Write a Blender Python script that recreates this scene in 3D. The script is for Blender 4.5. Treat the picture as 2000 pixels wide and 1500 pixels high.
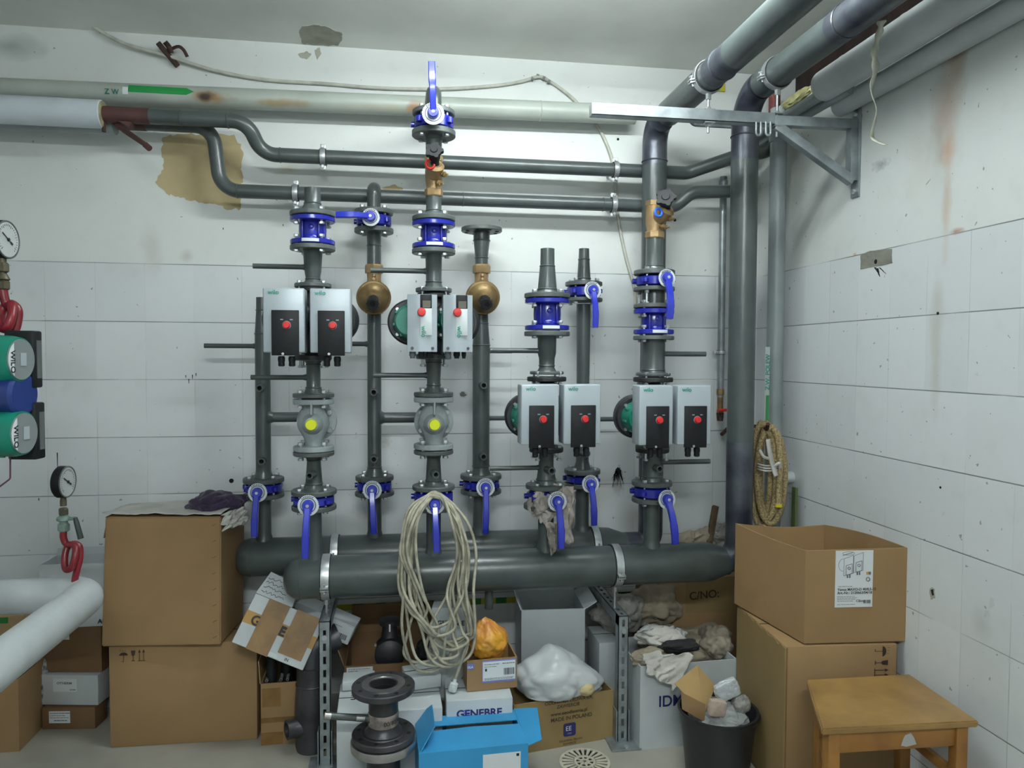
import bpy, bmesh, math, random
from mathutils import Vector, Matrix, noise
PI = math.pi; R = math.radians
for o in list(bpy.data.objects): bpy.data.objects.remove(o)
SC = bpy.context.scene; COL = SC.collection
# ------------------------------------------------------------ camera
FPX = 1441.0
CAMP = Vector((0, -3.40, 1.54))
yaw, pitch, roll = R(8.68), R(-2.107), R(0.26)
fw = Vector((math.sin(yaw)*math.cos(pitch), math.cos(yaw)*math.cos(pitch), math.sin(pitch)))
rt0 = Vector((math.cos(yaw), -math.sin(yaw), 0)); up0 = rt0.cross(fw)
rt = rt0*math.cos(roll) + up0*math.sin(roll); up = rt.cross(fw)
cd = bpy.data.cameras.new('camera'); cam = bpy.data.objects.new('camera', cd); COL.objects.link(cam)
m = Matrix((rt, up, -fw)).transposed().to_4x4(); m.translation = CAMP
cam.matrix_world = m
cd.sensor_width = 36; cd.lens = 36*FPX/2000; cd.clip_start = 0.05
SC.camera = cam
# ------------------------------------------------------------ world, exposure, lights
w = bpy.data.worlds.new('world'); SC.world = w; w.use_nodes = True
w.node_tree.nodes['Background'].inputs[0].default_value = (0.5, 0.55, 0.55, 1)
w.node_tree.nodes['Background'].inputs[1].default_value = 0.05
SC.view_settings.view_transform = 'Standard'; SC.view_settings.look = 'None'
SC.view_settings.exposure = 0.36; SC.view_settings.gamma = 1.0
def area(name, loc, sx, sy, power, col, rot=(0, 0, 0)):
    l = bpy.data.lights.new(name, 'AREA'); l.shape = 'RECTANGLE'; l.size = sx; l.size_y = sy
    l.energy = power; l.color = col
    o = bpy.data.objects.new(name, l); COL.objects.link(o); o.location = loc; o.rotation_euler = rot
    return o
LCOL = (0.93, 1.0, 0.985)
LAMPS = [(0.55, -1.22, 54), (0.0, -4.2, 104)]   # x, y, radiant power; second is an unseen lamp added as fill
# each lamp's light comes from its own glowing tubes, built with the lamp below

# ------------------------------------------------------------ pixel -> place
def ray(px, py):
    return (fw + rt*((px-1000)/FPX) - up*((py-750)/FPX))
def PY(px, py, Y):
    d = ray(px, py); return CAMP + d*((Y-CAMP.y)/d.y)
def PZ(px, py, Z=0.0):
    d = ray(px, py); return CAMP + d*((Z-CAMP.z)/d.z)
def PX(px, py, X):
    d = ray(px, py); return CAMP + d*((X-CAMP.x)/d.x)
def depth(p): return (p-CAMP).dot(fw)
def wm(px, Y, wpx): return wpx*depth(PY(px, 700, Y))/FPX
V = Vector
# ------------------------------------------------------------ materials
MATS = {}
def mat(name, col, rough=0.5, metal=0.0, var=0.0, vscale=8.0, bump=0.0, bscale=40.0, col2=None, alpha=1.0, trans=0.0, coat=0.0, emit=None, sheen=0.0, voct=4):
    if name in MATS: return MATS[name]
    M = bpy.data.materials.new(name); M.use_nodes = True; nt = M.node_tree; N = nt.nodes; L = nt.links
    b = N['Principled BSDF']
    b.inputs['Base Color'].default_value = (*col, 1); b.inputs['Roughness'].default_value = rough
    b.inputs['Metallic'].default_value = metal
    if coat: b.inputs['Coat Weight'].default_value = coat; b.inputs['Coat Roughness'].default_value = 0.15
    if trans: b.inputs['Transmission Weight'].default_value = trans; b.inputs['IOR'].default_value = 1.2
    if alpha < 1: b.inputs['Alpha'].default_value = alpha
    if emit: b.inputs['Emission Color'].default_value = (*emit[0], 1); b.inputs['Emission Strength'].default_value = emit[1]
    if sheen: b.inputs['Sheen Weight'].default_value = sheen
    tc = N.new('ShaderNodeTexCoord')
    if var or col2:
        n = N.new('ShaderNodeTexNoise'); n.inputs['Scale'].default_value = vscale; n.inputs['Detail'].default_value = voct
        L.new(tc.outputs['Object'], n.inputs['Vector'])
        r = N.new('ShaderNodeValToRGB'); L.new(n.outputs['Fac'], r.inputs[0])
        c2 = col2 if col2 else tuple(max(0, c*(1-var)) for c in col)
        r.color_ramp.elements[0].color = (*c2, 1); r.color_ramp.elements[1].color = (*col, 1)
        r.color_ramp.elements[0].position = 0.32; r.color_ramp.elements[1].position = 0.62
        L.new(r.outputs[0], b.inputs['Base Color'])
    if bump:
        n2 = N.new('ShaderNodeTexNoise'); n2.inputs['Scale'].default_value = bscale; n2.inputs['Detail'].default_value = 5
        L.new(tc.outputs['Object'], n2.inputs['Vector'])
        bp = N.new('ShaderNodeBump'); bp.inputs['Strength'].default_value = bump; bp.inputs['Distance'].default_value = 0.01
        L.new(n2.outputs['Fac'], bp.inputs['Height']); L.new(bp.outputs[0], b.inputs['Normal'])
    MATS[name] = M; return M
PAINT = mat('grey_pipe_enamel', (0.062, 0.077, 0.076), 0.30, 0, 0.28, 9, 0.05, 60)
FLG = mat('grey_flange_enamel', (0.085, 0.10, 0.098), 0.42, 0, 0.3, 14, 0.1, 80)
BURN = mat('scorched_steel', (0.10, 0.11, 0.13), 0.38, 0.5, 0, 7, 0.12, 50, col2=(0.03, 0.033, 0.055))
STEEL = mat('raw_dark_steel', (0.085, 0.085, 0.095), 0.42, 0.6, 0.5, 9, 0.1, 60)
MACH = mat('machined_steel', (0.5, 0.5, 0.5), 0.3, 0.9, 0.3, 20)
RUST = mat('rusty_brown_steel', (0.055, 0.026, 0.022), 0.8, 0.1, 0.5, 18, 0.3, 60)
OXBR = mat('brown_primer', (0.075, 0.028, 0.026), 0.6, 0, 0.35, 12, 0.1, 40)
ZINC = mat('zinc_plated_steel', (0.55, 0.58, 0.6), 0.32, 0.75, 0.3, 25)
GALV = mat('galvanised_steel', (0.32, 0.36, 0.38), 0.4, 0.6, 0.35, 18, 0.05, 60)
BLUE = mat('blue_valve_paint', (0.012, 0.018, 0.30), 0.26, 0, 0.25, 12, 0.05, 90, coat=0.3)
BLUEL = mat('blue_lever_paint', (0.022, 0.035, 0.42), 0.22, 0, 0, 12, 0.03, 60, coat=0.5)
GREYV = mat('pale_grey_cast_paint', (0.30, 0.34, 0.35), 0.45, 0, 0.2, 14, 0.15, 90)
BRASS = mat('brass_casting', (0.37, 0.25, 0.125), 0.45, 0.5, 0.3, 16, 0.12, 80)
BRASSD = mat('dull_brass', (0.28, 0.19, 0.085), 0.42, 0.6, 0.35, 16, 0.1, 80)
BLACK = mat('black_plastic', (0.009, 0.010, 0.012), 0.5)
BLACK.node_tree.nodes['Principled BSDF'].inputs['Specular IOR Level'].default_value = 0.25
RUB = mat('black_rubber', (0.014, 0.014, 0.015), 0.75)
DARKC = mat('black_cast_iron', (0.012, 0.014, 0.016), 0.5, 0, 0.2, 12, 0.1, 60)
WHITEP = mat('white_plastic', (0.55, 0.6, 0.62), 0.4)
SILV = mat('silver_grey_housing', (0.36, 0.41, 0.45), 0.34, 0.1)
SILVD = mat('dark_silver_housing', (0.12, 0.14, 0.16), 0.4, 0.2)
RED = mat('red_plastic', (0.55, 0.015, 0.015), 0.35)
REDP = mat('red_painted_pipe', (0.20, 0.010, 0.018), 0.35, 0, 0.4, 14)
YEL = mat('yellow_plastic_cap', (0.72, 0.78, 0.01), 0.4)
GREEN = mat('green_pump_paint', (0.005, 0.19, 0.13), 0.35, 0, 0.2, 8, 0.03, 60)
GRTX = mat('green_print', (0.01, 0.25, 0.18), 0.5)
INKB = mat('black_ink', (0.012, 0.012, 0.014), 0.6)
INKR = mat('dark_brown_ink', (0.035, 0.015, 0.010), 0.7)
INKN = mat('navy_ink', (0.02, 0.02, 0.13), 0.5)
HOLE = mat('dark_hole', (0.004, 0.004, 0.004), 0.9)
CARD = mat('brown_cardboard', (0.285, 0.175, 0.078), 0.72, 0, 0.14, 3.5, 0.03, 120)
CARDL = mat('light_cardboard', (0.35, 0.235, 0.115), 0.72, 0, 0.16, 4, 0.03, 120)
CARDY = mat('olive_cardboard', (0.27, 0.185, 0.075), 0.7, 0, 0.15, 4, 0.03, 120)
CARDD = mat('dark_cardboard', (0.19, 0.105, 0.046), 0.75, 0, 0.3, 5, 0.04, 120)
CARDW = mat('white_cardboard', (0.50, 0.54, 0.56), 0.6, 0, 0.12, 5, 0.03, 90)
CARDB = mat('blue_cardboard', (0.035, 0.29, 0.58), 0.5, 0, 0.12, 5, 0.02, 90)
TAPE = mat('brown_packing_tape', (0.22, 0.115, 0.028), 0.5, 0, 0.35, 16, 0.1, 60)
OCHRE = mat('ochre_print', (0.36, 0.20, 0.05), 0.6)
PAPER = mat('white_paper', (0.62, 0.66, 0.68), 0.6)
INSUL = mat('white_insulation_jacket', (0.46, 0.50, 0.51), 0.6, 0, 0.16, 6, 0.12, 30)
INSUC = mat('glossy_white_pipe_jacket', (0.52, 0.57, 0.62), 0.32, 0, 0.1, 8, 0.03, 30)
OLDP = mat('old_cream_pipe_paint', (0.38, 0.41, 0.37), 0.42, 0, 0.2, 5, 0.04, 30)
OLDG = mat('old_grey_pipe_paint', (0.27, 0.31, 0.32), 0.4, 0, 0.25, 5, 0.04, 30)
CABW = mat('white_cable_sheath', (0.50, 0.50, 0.44), 0.5, 0, 0.3, 20)
CABC = mat('dirty_white_cable', (0.42, 0.40, 0.31), 0.55, 0, 0.45, 26)
WOOD = mat('old_wood', (0.10, 0.06, 0.03), 0.8, 0, 0.4, 20, 0.2, 60)
CLW = mat('white_cloth', (0.48, 0.47, 0.44), 0.9, 0, 0.25, 10, 0.2, 60)
CLG = mat('dirty_grey_cloth', (0.27, 0.265, 0.25), 0.9, 0, 0.5, 12, 0.2, 60)
CLB = mat('beige_sack_cloth', (0.32, 0.27, 0.20), 0.9, 0, 0.4, 9, 0.2, 60)
CLP = mat('purple_cloth', (0.028, 0.012, 0.05), 0.8, 0, 0.5, 10, 0.2, 60, sheen=0.2)
CLK = mat('black_cloth', (0.012, 0.012, 0.015), 0.85, 0, 0.3, 10, 0.2, 60)
KRAFT = mat('kraft_paper', (0.42, 0.28, 0.12), 0.75, 0, 0.15, 8)
FOAM = mat('pinkish_foam', (0.42, 0.34, 0.28), 0.8, 0, 0.15, 12)
PLW = mat('white_plastic_film', (0.62, 0.66, 0.68), 0.35, 0, 0.15, 8, 0.15, 40, alpha=0.88)
PLC = mat('clear_plastic_film', (0.7, 0.75, 0.76), 0.2, 0, 0, 8, 0.25, 40, alpha=0.35)
PLO = mat('orange_plastic_film', (0.62, 0.30, 0.03), 0.35, 0, 0, 9, 0.2, 40, col2=(0.45, 0.15, 0.06))
BIN = mat('black_bin_plastic', (0.016, 0.018, 0.021), 0.4, 0, 0.25, 6, 0.04, 30)
GLASS = mat('gauge_dial_face', (0.50, 0.54, 0.54), 0.2, 0, 0.1, 20, coat=0.5)
TAN = mat('bare_tan_plaster', (0.46, 0.375, 0.21), 0.8, 0, 0.15, 7, 0.15, 40)
PLAS = mat('bare_pale_plaster', (0.38, 0.38, 0.32), 0.85, 0, 0.25, 14, 0.3, 60)
VIOL = mat('violet_wire', (0.10, 0.03, 0.06), 0.5)
DRAIN = mat('cream_drain_plastic', (0.55, 0.52, 0.42), 0.5, 0, 0.2, 30)
GRNT = mat('green_tape', (0.01, 0.16, 0.03), 0.45)
YELT = mat('yellow_tape', (0.40, 0.36, 0.03), 0.45)

# ------------------------------------------------------------ mesh builder
def basis(axis):
    a = V(axis).normalized()
    t = V((0, 0, 1)) if abs(a.z) < 0.9 else V((0, 1, 0))
    x = t.cross(a).normalized(); return x, a.cross(x), a
class B:
    def __init__(s): s.bm = bmesh.new()
    def box(s, c, size, ux=(1, 0, 0), uy=(0, 1, 0), uz=(0, 0, 1), bev=0.0, seg=2):
        ux, uy, uz, c = V(ux), V(uy), V(uz), V(c)
        g = bmesh.ops.create_cube(s.bm, size=1.0); vs = g['verts']
        if bev:
            es = list({e for v in vs for e in v.link_edges})
            for v in vs: v.co = V((v.co.x*size[0], v.co.y*size[1], v.co.z*size[2]))
            r = bmesh.ops.bevel(s.bm, geom=es, offset=bev, segments=seg, affect='EDGES', profile=0.5)
            vs = list({v for f in r['faces'] for v in f.verts} | {v for v in vs if v.is_valid})
            for v in vs: v.co = c + ux*v.co.x + uy*v.co.y + uz*v.co.z
        else:
            for v in vs: v.co = c + ux*v.co.x*size[0] + uy*v.co.y*size[1] + uz*v.co.z*size[2]
        return s
    def lathe(s, prof, o=(0, 0, 0), axis=(0, 0, 1), seg=32, caps=True, sq=None):
        x, y, a = basis(axis); o = V(o); rings = []
        for r, h in prof:
            if r < 1e-6: rings.append([s.bm.verts.new(o+a*h)])
            else: rings.append([s.bm.verts.new(o+a*h+x*(r*math.cos(2*PI*i/seg))+y*(r*math.sin(2*PI*i/seg))) for i in range(seg)])
        for p, q in zip(rings, rings[1:]):
            for i in range(seg):
                j = (i+1) % seg
                if len(p) == 1 and len(q) == 1: continue
                if len(p) == 1: s.bm.faces.new((p[0], q[j], q[i]))
                elif len(q) == 1: s.bm.faces.new((p[i], p[j], q[0]))
                else: s.bm.faces.new((p[i], p[j], q[j], q[i]))
        if caps:
            if len(rings[0]) > 1: s.bm.faces.new(rings[0][::-1])
            if len(rings[-1]) > 1: s.bm.faces.new(rings[-1])
        return s
    def cyl(s, p0, p1, r, seg=24, r2=None, bev=0.0, caps=True):
        p0, p1 = V(p0), V(p1); h = (p1-p0).length; r2 = r if r2 is None else r2
        if bev: prof = [(r-bev, 0), (r, bev), (r2, h-bev), (r2-bev, h)]
        else: prof = [(r, 0), (r2, h)]
        return s.lathe(prof, p0, p1-p0, seg, caps)
    def tube(s, pts, r, seg=16, caps=True, closed=False, flat=1.0):
        pts = [V(p) for p in pts]; n = len(pts)
        rr = r if hasattr(r, '__len__') else [r]*n
        T = []
        for i in range(n):
            if closed: t = pts[(i+1) % n]-pts[i-1]
            else: t = pts[min(i+1, n-1)]-pts[max(i-1, 0)]
            T.append(t.normalized() if t.length > 1e-9 else V((0, 0, 1)))
        nx = basis(T[0])[0]; rings = []
        for i in range(n):
            nx = (nx - T[i]*nx.dot(T[i]))
            nx = nx.normalized() if nx.length > 1e-6 else basis(T[i])[0]
            ny = T[i].cross(nx)
            rings.append([s.bm.verts.new(pts[i]+nx*(rr[i]*math.cos(2*PI*k/seg))+ny*(rr[i]*flat*math.sin(2*PI*k/seg))) for k in range(seg)])
        for i in range(n if closed else n-1):
            p, q = rings[i], rings[(i+1) % n]
            for k in range(seg):
                j = (k+1) % seg; s.bm.faces.new((p[k], p[j], q[j], q[k]))
        if caps and not closed:
            s.bm.faces.new(rings[0][::-1]); s.bm.faces.new(rings[-1])
        return s
    def prism(s, poly, o, ux, uy, th, n=None):
        """poly in (ux,uy) plane from o, extruded th along n (default ux x uy)"""
        o, ux, uy = V(o), V(ux), V(uy); nn = V(n) if n is not None else ux.cross(uy).normalized()
        a = [s.bm.verts.new(o+ux*p[0]+uy*p[1]) for p in poly]
        b = [s.bm.verts.new(o+ux*p[0]+uy*p[1]+nn*th) for p in poly]
        s.bm.faces.new(a[::-1]); s.bm.faces.new(b)
        for i in range(len(a)):
            j = (i+1) % len(a); s.bm.faces.new((a[i], a[j], b[j], b[i]))
        return s
    def hexp(s, c, axis, r, h):
        return s.lathe([(r*0.92, 0), (r, h*0.12), (r, h*0.88), (r*0.92, h)], c, axis, 6)
    def torus(s, c, axis, R_, r, seg=40, ms=10, flat=1.0):
        x, y, a = basis(axis); c = V(c)
        return s.tube([c+x*(R_*math.cos(2*PI*i/seg))+y*(R_*math.sin(2*PI*i/seg)) for i in range(seg)], r, ms, closed=True, flat=flat)
    def grid(s, fn, nu, nv, th=0.0):
        vs = [[s.bm.verts.new(fn(i/nu, j/nv)) for j in range(nv+1)] for i in range(nu+1)]
        for i in range(nu):
            for j in range(nv): s.bm.faces.new((vs[i][j], vs[i+1][j], vs[i+1][j+1], vs[i][j+1]))
        return s
    def ball(s, c, rad, fn=None, sub=4):
        g = bmesh.ops.create_icosphere(s.bm, subdivisions=sub, radius=1.0); c = V(c)
        for v in g['verts']:
            d = v.co.copy(); k = fn(d) if fn else 1.0
            v.co = c + V((d.x*rad[0], d.y*rad[1], d.z*rad[2]))*k
        return s
    def obj(s, name, mt, parent=None, smooth=40, loc=None, **props):
        me = bpy.data.meshes.new(name)
        bmesh.ops.recalc_face_normals(s.bm, faces=s.bm.faces)
        if parent is not None:
            off = world_loc(parent)
            if loc is not None: off = off + V(loc)
            for v in s.bm.verts: v.co -= off
        elif loc is not None:
            for v in s.bm.verts: v.co -= V(loc)
        s.bm.to_mesh(me); s.bm.free()
        if smooth:
            for p in me.polygons: p.use_smooth = True
            me.set_sharp_from_angle(angle=R(smooth))
        me.materials.append(mt)
        o = bpy.data.objects.new(name, me); COL.objects.link(o)
        if parent is not None: o.parent = parent
        if loc is not None: o.location = loc
        for k, v in props.items(): o[k] = v
        return o
def world_loc(o):
    l = V((0, 0, 0))
    while o is not None: l = l + o.location; o = o.parent
    return l
def thing(name, label, cat, loc, group=None):
    o = bpy.data.objects.new(name, None); COL.objects.link(o); o.location = loc; o.empty_display_size = 0.05
    o['label'] = label; o['category'] = cat
    if group: o['group'] = group
    return o
def tag(o, label, cat, group=None):
    o['label'] = label; o['category'] = cat
    if group: o['group'] = group
    return o
def struct(o): o['kind'] = 'structure'; return o
def solid(o, th, off=0.0):
    md = o.modifiers.new('thickness', 'SOLIDIFY'); md.thickness = th; md.offset = off; return o
def subd(o, n=1):
    md = o.modifiers.new('smooth', 'SUBSURF'); md.levels = n; md.render_levels = n; return o
def text(s, o, ux, uz, size, mt, parent, name='lettering', ext=0.0006, align='LEFT', bold=0.0, sx=1.0, wrap=None, shear=0.0):
    """text standing in the plane ux,uz with its base line starting at o"""
    c = bpy.data.curves.new('t', 'FONT'); c.body = s; c.size = size; c.extrude = ext; c.align_x = align; c.offset = bold*size; c.shear = shear
    t = bpy.data.objects.new('t', c); COL.objects.link(t)
    me = bpy.data.meshes.new_from_object(t.evaluated_get(bpy.context.evaluated_depsgraph_get()))
    bpy.data.objects.remove(t); me.name = name
    o, ux, uz = V(o), V(ux).normalized(), V(uz).normalized(); n = ux.cross(uz)
    off = world_loc(parent) if parent else V((0, 0, 0))
    for v in me.vertices:
        p = o + ux*(v.co.x*sx) + uz*v.co.y + n*(v.co.z + ext*0.5)
        if wrap: p = wrap(p)
        v.co = p - off
    me.materials.clear(); me.materials.append(mt)
    ob = bpy.data.objects.new(name, me); COL.objects.link(ob)
    if parent: ob.parent = parent
    return ob
def bez(pts, n=10, closed=False):
    """catmull-rom through pts"""
    P = [V(p) for p in pts]; out = []; L = len(P)
    rng = range(L if closed else L-1)
    for i in rng:
        if closed: p0, p1, p2, p3 = P[i-1], P[i], P[(i+1) % L], P[(i+2) % L]
        else: p0, p1, p2, p3 = P[max(i-1, 0)], P[i], P[i+1], P[min(i+2, L-1)]
        for k in range(n):
            t = k/n
            out.append(0.5*((2*p1)+(p2-p0)*t+(2*p0-5*p1+4*p2-p3)*t*t+(3*p1-p0-3*p2+p3)*t*t*t))
    if not closed: out.append(P[-1])
    return out
def elbow(pts, rad, n=10):
    """polyline with rounded corners of radius rad"""
    P = [V(p) for p in pts]; out = [P[0]]
    for i in range(1, len(P)-1):
        a, b, c = P[i-1], P[i], P[i+1]
        u = (a-b).normalized(); v = (c-b).normalized()
        ang = u.angle(v); 
        if ang > PI-0.02: out.append(b); continue
        d = min(rad/math.tan(ang/2), (a-b).length*0.49, (c-b).length*0.49)
        r_ = d*math.tan(ang/2); p = b+u*d; q = b+v*d
        cen = b+(u+v).normalized()*(r_/math.sin(ang/2))
        e1 = (p-cen).normalized(); tot = e1.angle((q-cen).normalized())
        e2 = (q-cen).normalized(); nrm = e1.cross(e2).normalized()
        for k in range(n+1):
            out.append(cen + (Matrix.Rotation(tot*k/n, 3, nrm) @ e1)*r_)
    out.append(P[-1]); return out

# ------------------------------------------------------------ room shell
XR, ZC = 1.731, 2.909; XL, YB = -2.35, -5.3
def wall_mat(name, horiz, x0, tw, stains):
    M = bpy.data.materials.new(name); M.use_nodes = True; nt = M.node_tree; N = nt.nodes; L = nt.links
    b = N['Principled BSDF']; tc = N.new('ShaderNodeTexCoord'); sp = N.new('ShaderNodeSeparateXYZ')
    L.new(tc.outputs['Object'], sp.inputs[0])
    def mth(op, a, b_=None, c=None, clamp=False):
        n = N.new('ShaderNodeMath'); n.operation = op; n.use_clamp = clamp
        for i, q in enumerate((a, b_, c)):
            if q is None: continue
            if isinstance(q, (int, float)): n.inputs[i].default_value = q
            else: L.new(q, n.inputs[i])
        return n.outputs[0]
    def noi(scale, det=4, vec=None):
        n = N.new('ShaderNodeTexNoise'); n.inputs['Scale'].default_value = scale; n.inputs['Detail'].default_value = det
        L.new(vec or tc.outputs['Object'], n.inputs['Vector']); return n.outputs['Fac']
    def mix(f, a, b_):
        n = N.new('ShaderNodeMix'); n.data_type = 'RGBA'
        if isinstance(f, float): n.inputs[0].default_value = f
        else: L.new(f, n.inputs[0])
        for i, q in ((6, a), (7, b_)):
            if isinstance(q, tuple): n.inputs[i].default_value = (*q, 1)
            else: L.new(q, n.inputs[i])
        return n.outputs[2]
    H = sp.outputs[horiz]; Z = sp.outputs['Z']
    def line(co, start, step, half, soft):
        t = mth('DIVIDE', mth('SUBTRACT', co, start), step)
        fr = mth('ABSOLUTE', mth('SUBTRACT', mth('FRACT', mth('ADD', t, 0.5)), 0.5))
        d = mth('MULTIPLY', fr, step)
        mr = N.new('ShaderNodeMapRange'); L.new(d, mr.inputs[0]); mr.inputs[1].default_value = half; mr.inputs[2].default_value = half+soft
        mr.inputs[3].default_value = 1; mr.inputs[4].default_value = 0; return mr.outputs[0], t
    hl, ht = line(Z, 1.934, 0.25, 0.0009, 0.0016); vl, vt = line(H, x0, tw, 0.0007, 0.0014)
    below = mth('LESS_THAN', Z, 1.937)
    n1 = noi(1.3); n2 = noi(14); n3 = noi(60, 3)
    hs = mth('MULTIPLY', hl, mth('MULTIPLY', below, mth('SMOOTH_MIN', 1.0, mth('MULTIPLY_ADD', noi(2.2), 5.0, -1.6, True), 0.1)))
    vs = mth('MULTIPLY', vl, mth('MULTIPLY', below, mth('MULTIPLY_ADD', noi(2.7), 4.0, -1.75, True)))
    # per tile shade
    cmb = N.new('ShaderNodeCombineXYZ'); L.new(mth('FLOOR', vt), cmb.inputs[0]); L.new(mth('FLOOR', ht), cmb.inputs[1])
    wn = N.new('ShaderNodeTexWhiteNoise'); L.new(cmb.outputs[0], wn.inputs['Vector'])
    tile = mix(wn.outputs['Value'], (0.58, 0.61, 0.625), (0.635, 0.665, 0.68))
    plas = mix(n1, (0.58, 0.61, 0.60), (0.66, 0.685, 0.675))
    base = mix(below, plas, tile)
    base = mix(mth('MULTIPLY', mth('MULTIPLY_ADD', n2, 3.0, -1.7, True), 0.25), base, (0.40, 0.43, 0.41))
    base = mix(mth('MULTIPLY', mth('MULTIPLY_ADD', noi(3.1, 6), 4.0, -2.2, True), 0.30), base, (0.47, 0.48, 0.45))
    base = mix(mth('MULTIPLY', mth('GREATER_THAN', noi(38, 2), 0.735), 0.8), base, (0.20, 0.20, 0.19))
    for (h, z, rh, rz, col, amt, sc) in stains:   # real stains: distorted ellipses of rust / grime
        nd = noi(sc)
        dx = mth('DIVIDE', mth('SUBTRACT', H, h), rh); dz = mth('DIVIDE', mth('SUBTRACT', Z, z), rz)
        d = mth('ADD', mth('SQRT', mth('ADD', mth('MULTIPLY', dx, dx), mth('MULTIPLY', dz, dz))), mth('MULTIPLY_ADD', nd, 1.6, -0.8))
        f = mth('MULTIPLY', mth('SUBTRACT', 1.15, d, None, True), amt, None, True)
        base = mix(f, base, col)
    base = mix(mth('MULTIPLY', vs, 0.5), base, (0.22, 0.24, 0.23))
    base = mix(mth('MULTIPLY', hs, 0.85), base, (0.10, 0.11, 0.105))
    L.new(base, b.inputs['Base Color'])
    mr = N.new('ShaderNodeMapRange'); L.new(below, mr.inputs[0]); mr.inputs[3].default_value = 0.5; mr.inputs[4].default_value = 0.24
    L.new(mth('ADD', mr.outputs[0], mth('MULTIPLY', n2, 0.12)), b.inputs['Roughness'])
    bp = N.new('ShaderNodeBump'); bp.inputs['Strength'].default_value = 0.35; bp.inputs['Distance'].default_value = 0.004
    hgt = mth('SUBTRACT', mth('ADD', mth('MULTIPLY', n2, 0.35), mth('MULTIPLY', n1, 1.0)), mth('ADD', hs, mth('MULTIPLY', vs, 0.6)))
    L.new(hgt, bp.inputs['Height']); L.new(bp.outputs[0], b.inputs['Normal'])
    return M
def pyw(px, py): p = PY(px, py, 0); return p.x, p.z
def pxw(px, py): p = PX(px, py, XR); return p.y, p.z
st = []
for (px, py, a, b_, col, amt, sc) in [(295, 490, .05, .12, (0.42, 0.38, 0.33), .35, 9), (365, 500, .03, .03, (0.35, 0.30, 0.27), .4, 9),
        (565, 330, .05, .03, (0.42, 0.36, 0.2), .5, 12), (1180, 360, .05, .05, (0.5, 0.5, 0.45), .3, 9), (20, 90, .12, .05, (0.2, 0.24, 0.22), .6, 5),
        (1208, 925, .018, .035, (0.03, 0.02, 0.02), .9, 60), (1208, 945, .03, .05, (0.10, 0.08, 0.07), .55, 70), (905, 770, .02, .016, (0.08, 0.08, 0.08), .7, 90),
        (752, 862, .03, .035, (0.22, 0.20, 0.15), .5, 90), (1150, 960, .16, .12, (0.36, 0.33, 0.26), .35, 5), (700, 1010, .12, .06, (0.4, 0.38, 0.33), .3, 5), (1240, 1010, .1, .1, (0.35, 0.32, 0.25), .4, 5)]:
    x, z = pyw(px, py); st.append((x, z, a, b_, col, amt, sc))
WB = wall_mat('white_tiles_and_plaster_back', 'X', -0.686, 0.2, st)
st = []
for (px, py, a, b_, col, amt, sc) in [(1868, 80, .045, .14, (0.36, 0.20, 0.12), .8, 9), (1850, 200, .07, .24, (0.42, 0.30, 0.22), .65, 7), (1852, 290, .03, .10, (0.50, 0.27, 0.15), .6, 14),
        (1848, 400, .022, .18, (0.52, 0.36, 0.26), .55, 11), (1868, 452, .035, .012, (0.36, 0.15, 0.09), .8, 25), (1670, 497, .014, .006, (0.5, 0.2, 0.06), .9, 30), (1830, 600, .03, .16, (0.42, 0.41, 0.36), .5, 9),
        (1828, 730, .025, .14, (0.45, 0.42, 0.37), .5, 9), (1720, 322, .05, .02, (0.1, 0.12, 0.13), .5, 60), (1550, 330, .12, .25, (0.36, 0.36, 0.32), .4, 4),
        (1918, 1215, .04, .06, (0.42, 0.44, 0.44), .5, 12), (1795, 300, .10, .2, (0.5, 0.46, 0.4), .35, 5)]:
    y, z = pxw(px, py); st.append((y, z, a, b_, col, amt, sc))
WR = wall_mat('white_tiles_and_plaster_right', 'Y', -0.617, 0.187, st)
def quad(name, pts, mt, n=1):
    b = B(); vs = [b.bm.verts.new(V(p)) for p in pts]; b.bm.faces.new(vs)
    return struct(b.obj(name, mt, smooth=0))
def slab(name, lo, hi, mt):
    lo, hi = V(lo), V(hi); return struct(B().box((lo+hi)/2, hi-lo).obj(name, mt, smooth=0))
wall_back = slab('wall_back', (XL-0.1, 0, -0.1), (XR+0.3, 0.12, ZC+0.1), WB)
ZS = 2.70
b = B(); b.box((XR+0.06, (YB)/2, (ZS-0.1)/2), (0.12, -YB, ZS+0.1))
wall_right = struct(b.obj('wall_right', WR, smooth=0))
DKR = mat('dark_brown_recess', (0.035, 0.018, 0.014), 0.9, 0, 0.6, 14, 0.3, 30)  # slot above the right wall, lined in mottled dark brown
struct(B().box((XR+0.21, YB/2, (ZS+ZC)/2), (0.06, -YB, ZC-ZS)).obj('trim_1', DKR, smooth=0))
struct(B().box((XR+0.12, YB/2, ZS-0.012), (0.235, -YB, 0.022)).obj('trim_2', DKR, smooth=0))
PLM = wall_mat('white_tiles_left', 'Y', 0.0, 0.2, [])
slab('wall_left', (XL-0.1, YB, -0.1), (XL, 0, ZC+0.1), PLM)
slab('wall_rear', (XL-0.1, YB-0.1, -0.1), (XR+0.3, YB, ZC+0.1), PLM)
CEIL = mat('grimy_painted_ceiling', (0.80, 0.81, 0.775), 0.45, 0, 0, 1.3, 0.15, 5, col2=(0.60, 0.615, 0.575))
slab('ceiling', (XL-0.1, YB-0.1, ZC), (XR+0.3, 0, ZC+0.1), CEIL)
FLOORM = mat('worn_concrete_floor', (0.36, 0.35, 0.30), 0.45, 0, 0, 2.2, 0.08, 12, col2=(0.255, 0.25, 0.22))
slab('floor', (XL-0.1, YB-0.1, -0.1), (XR+0.3, 0, 0), FLOORM)
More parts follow.
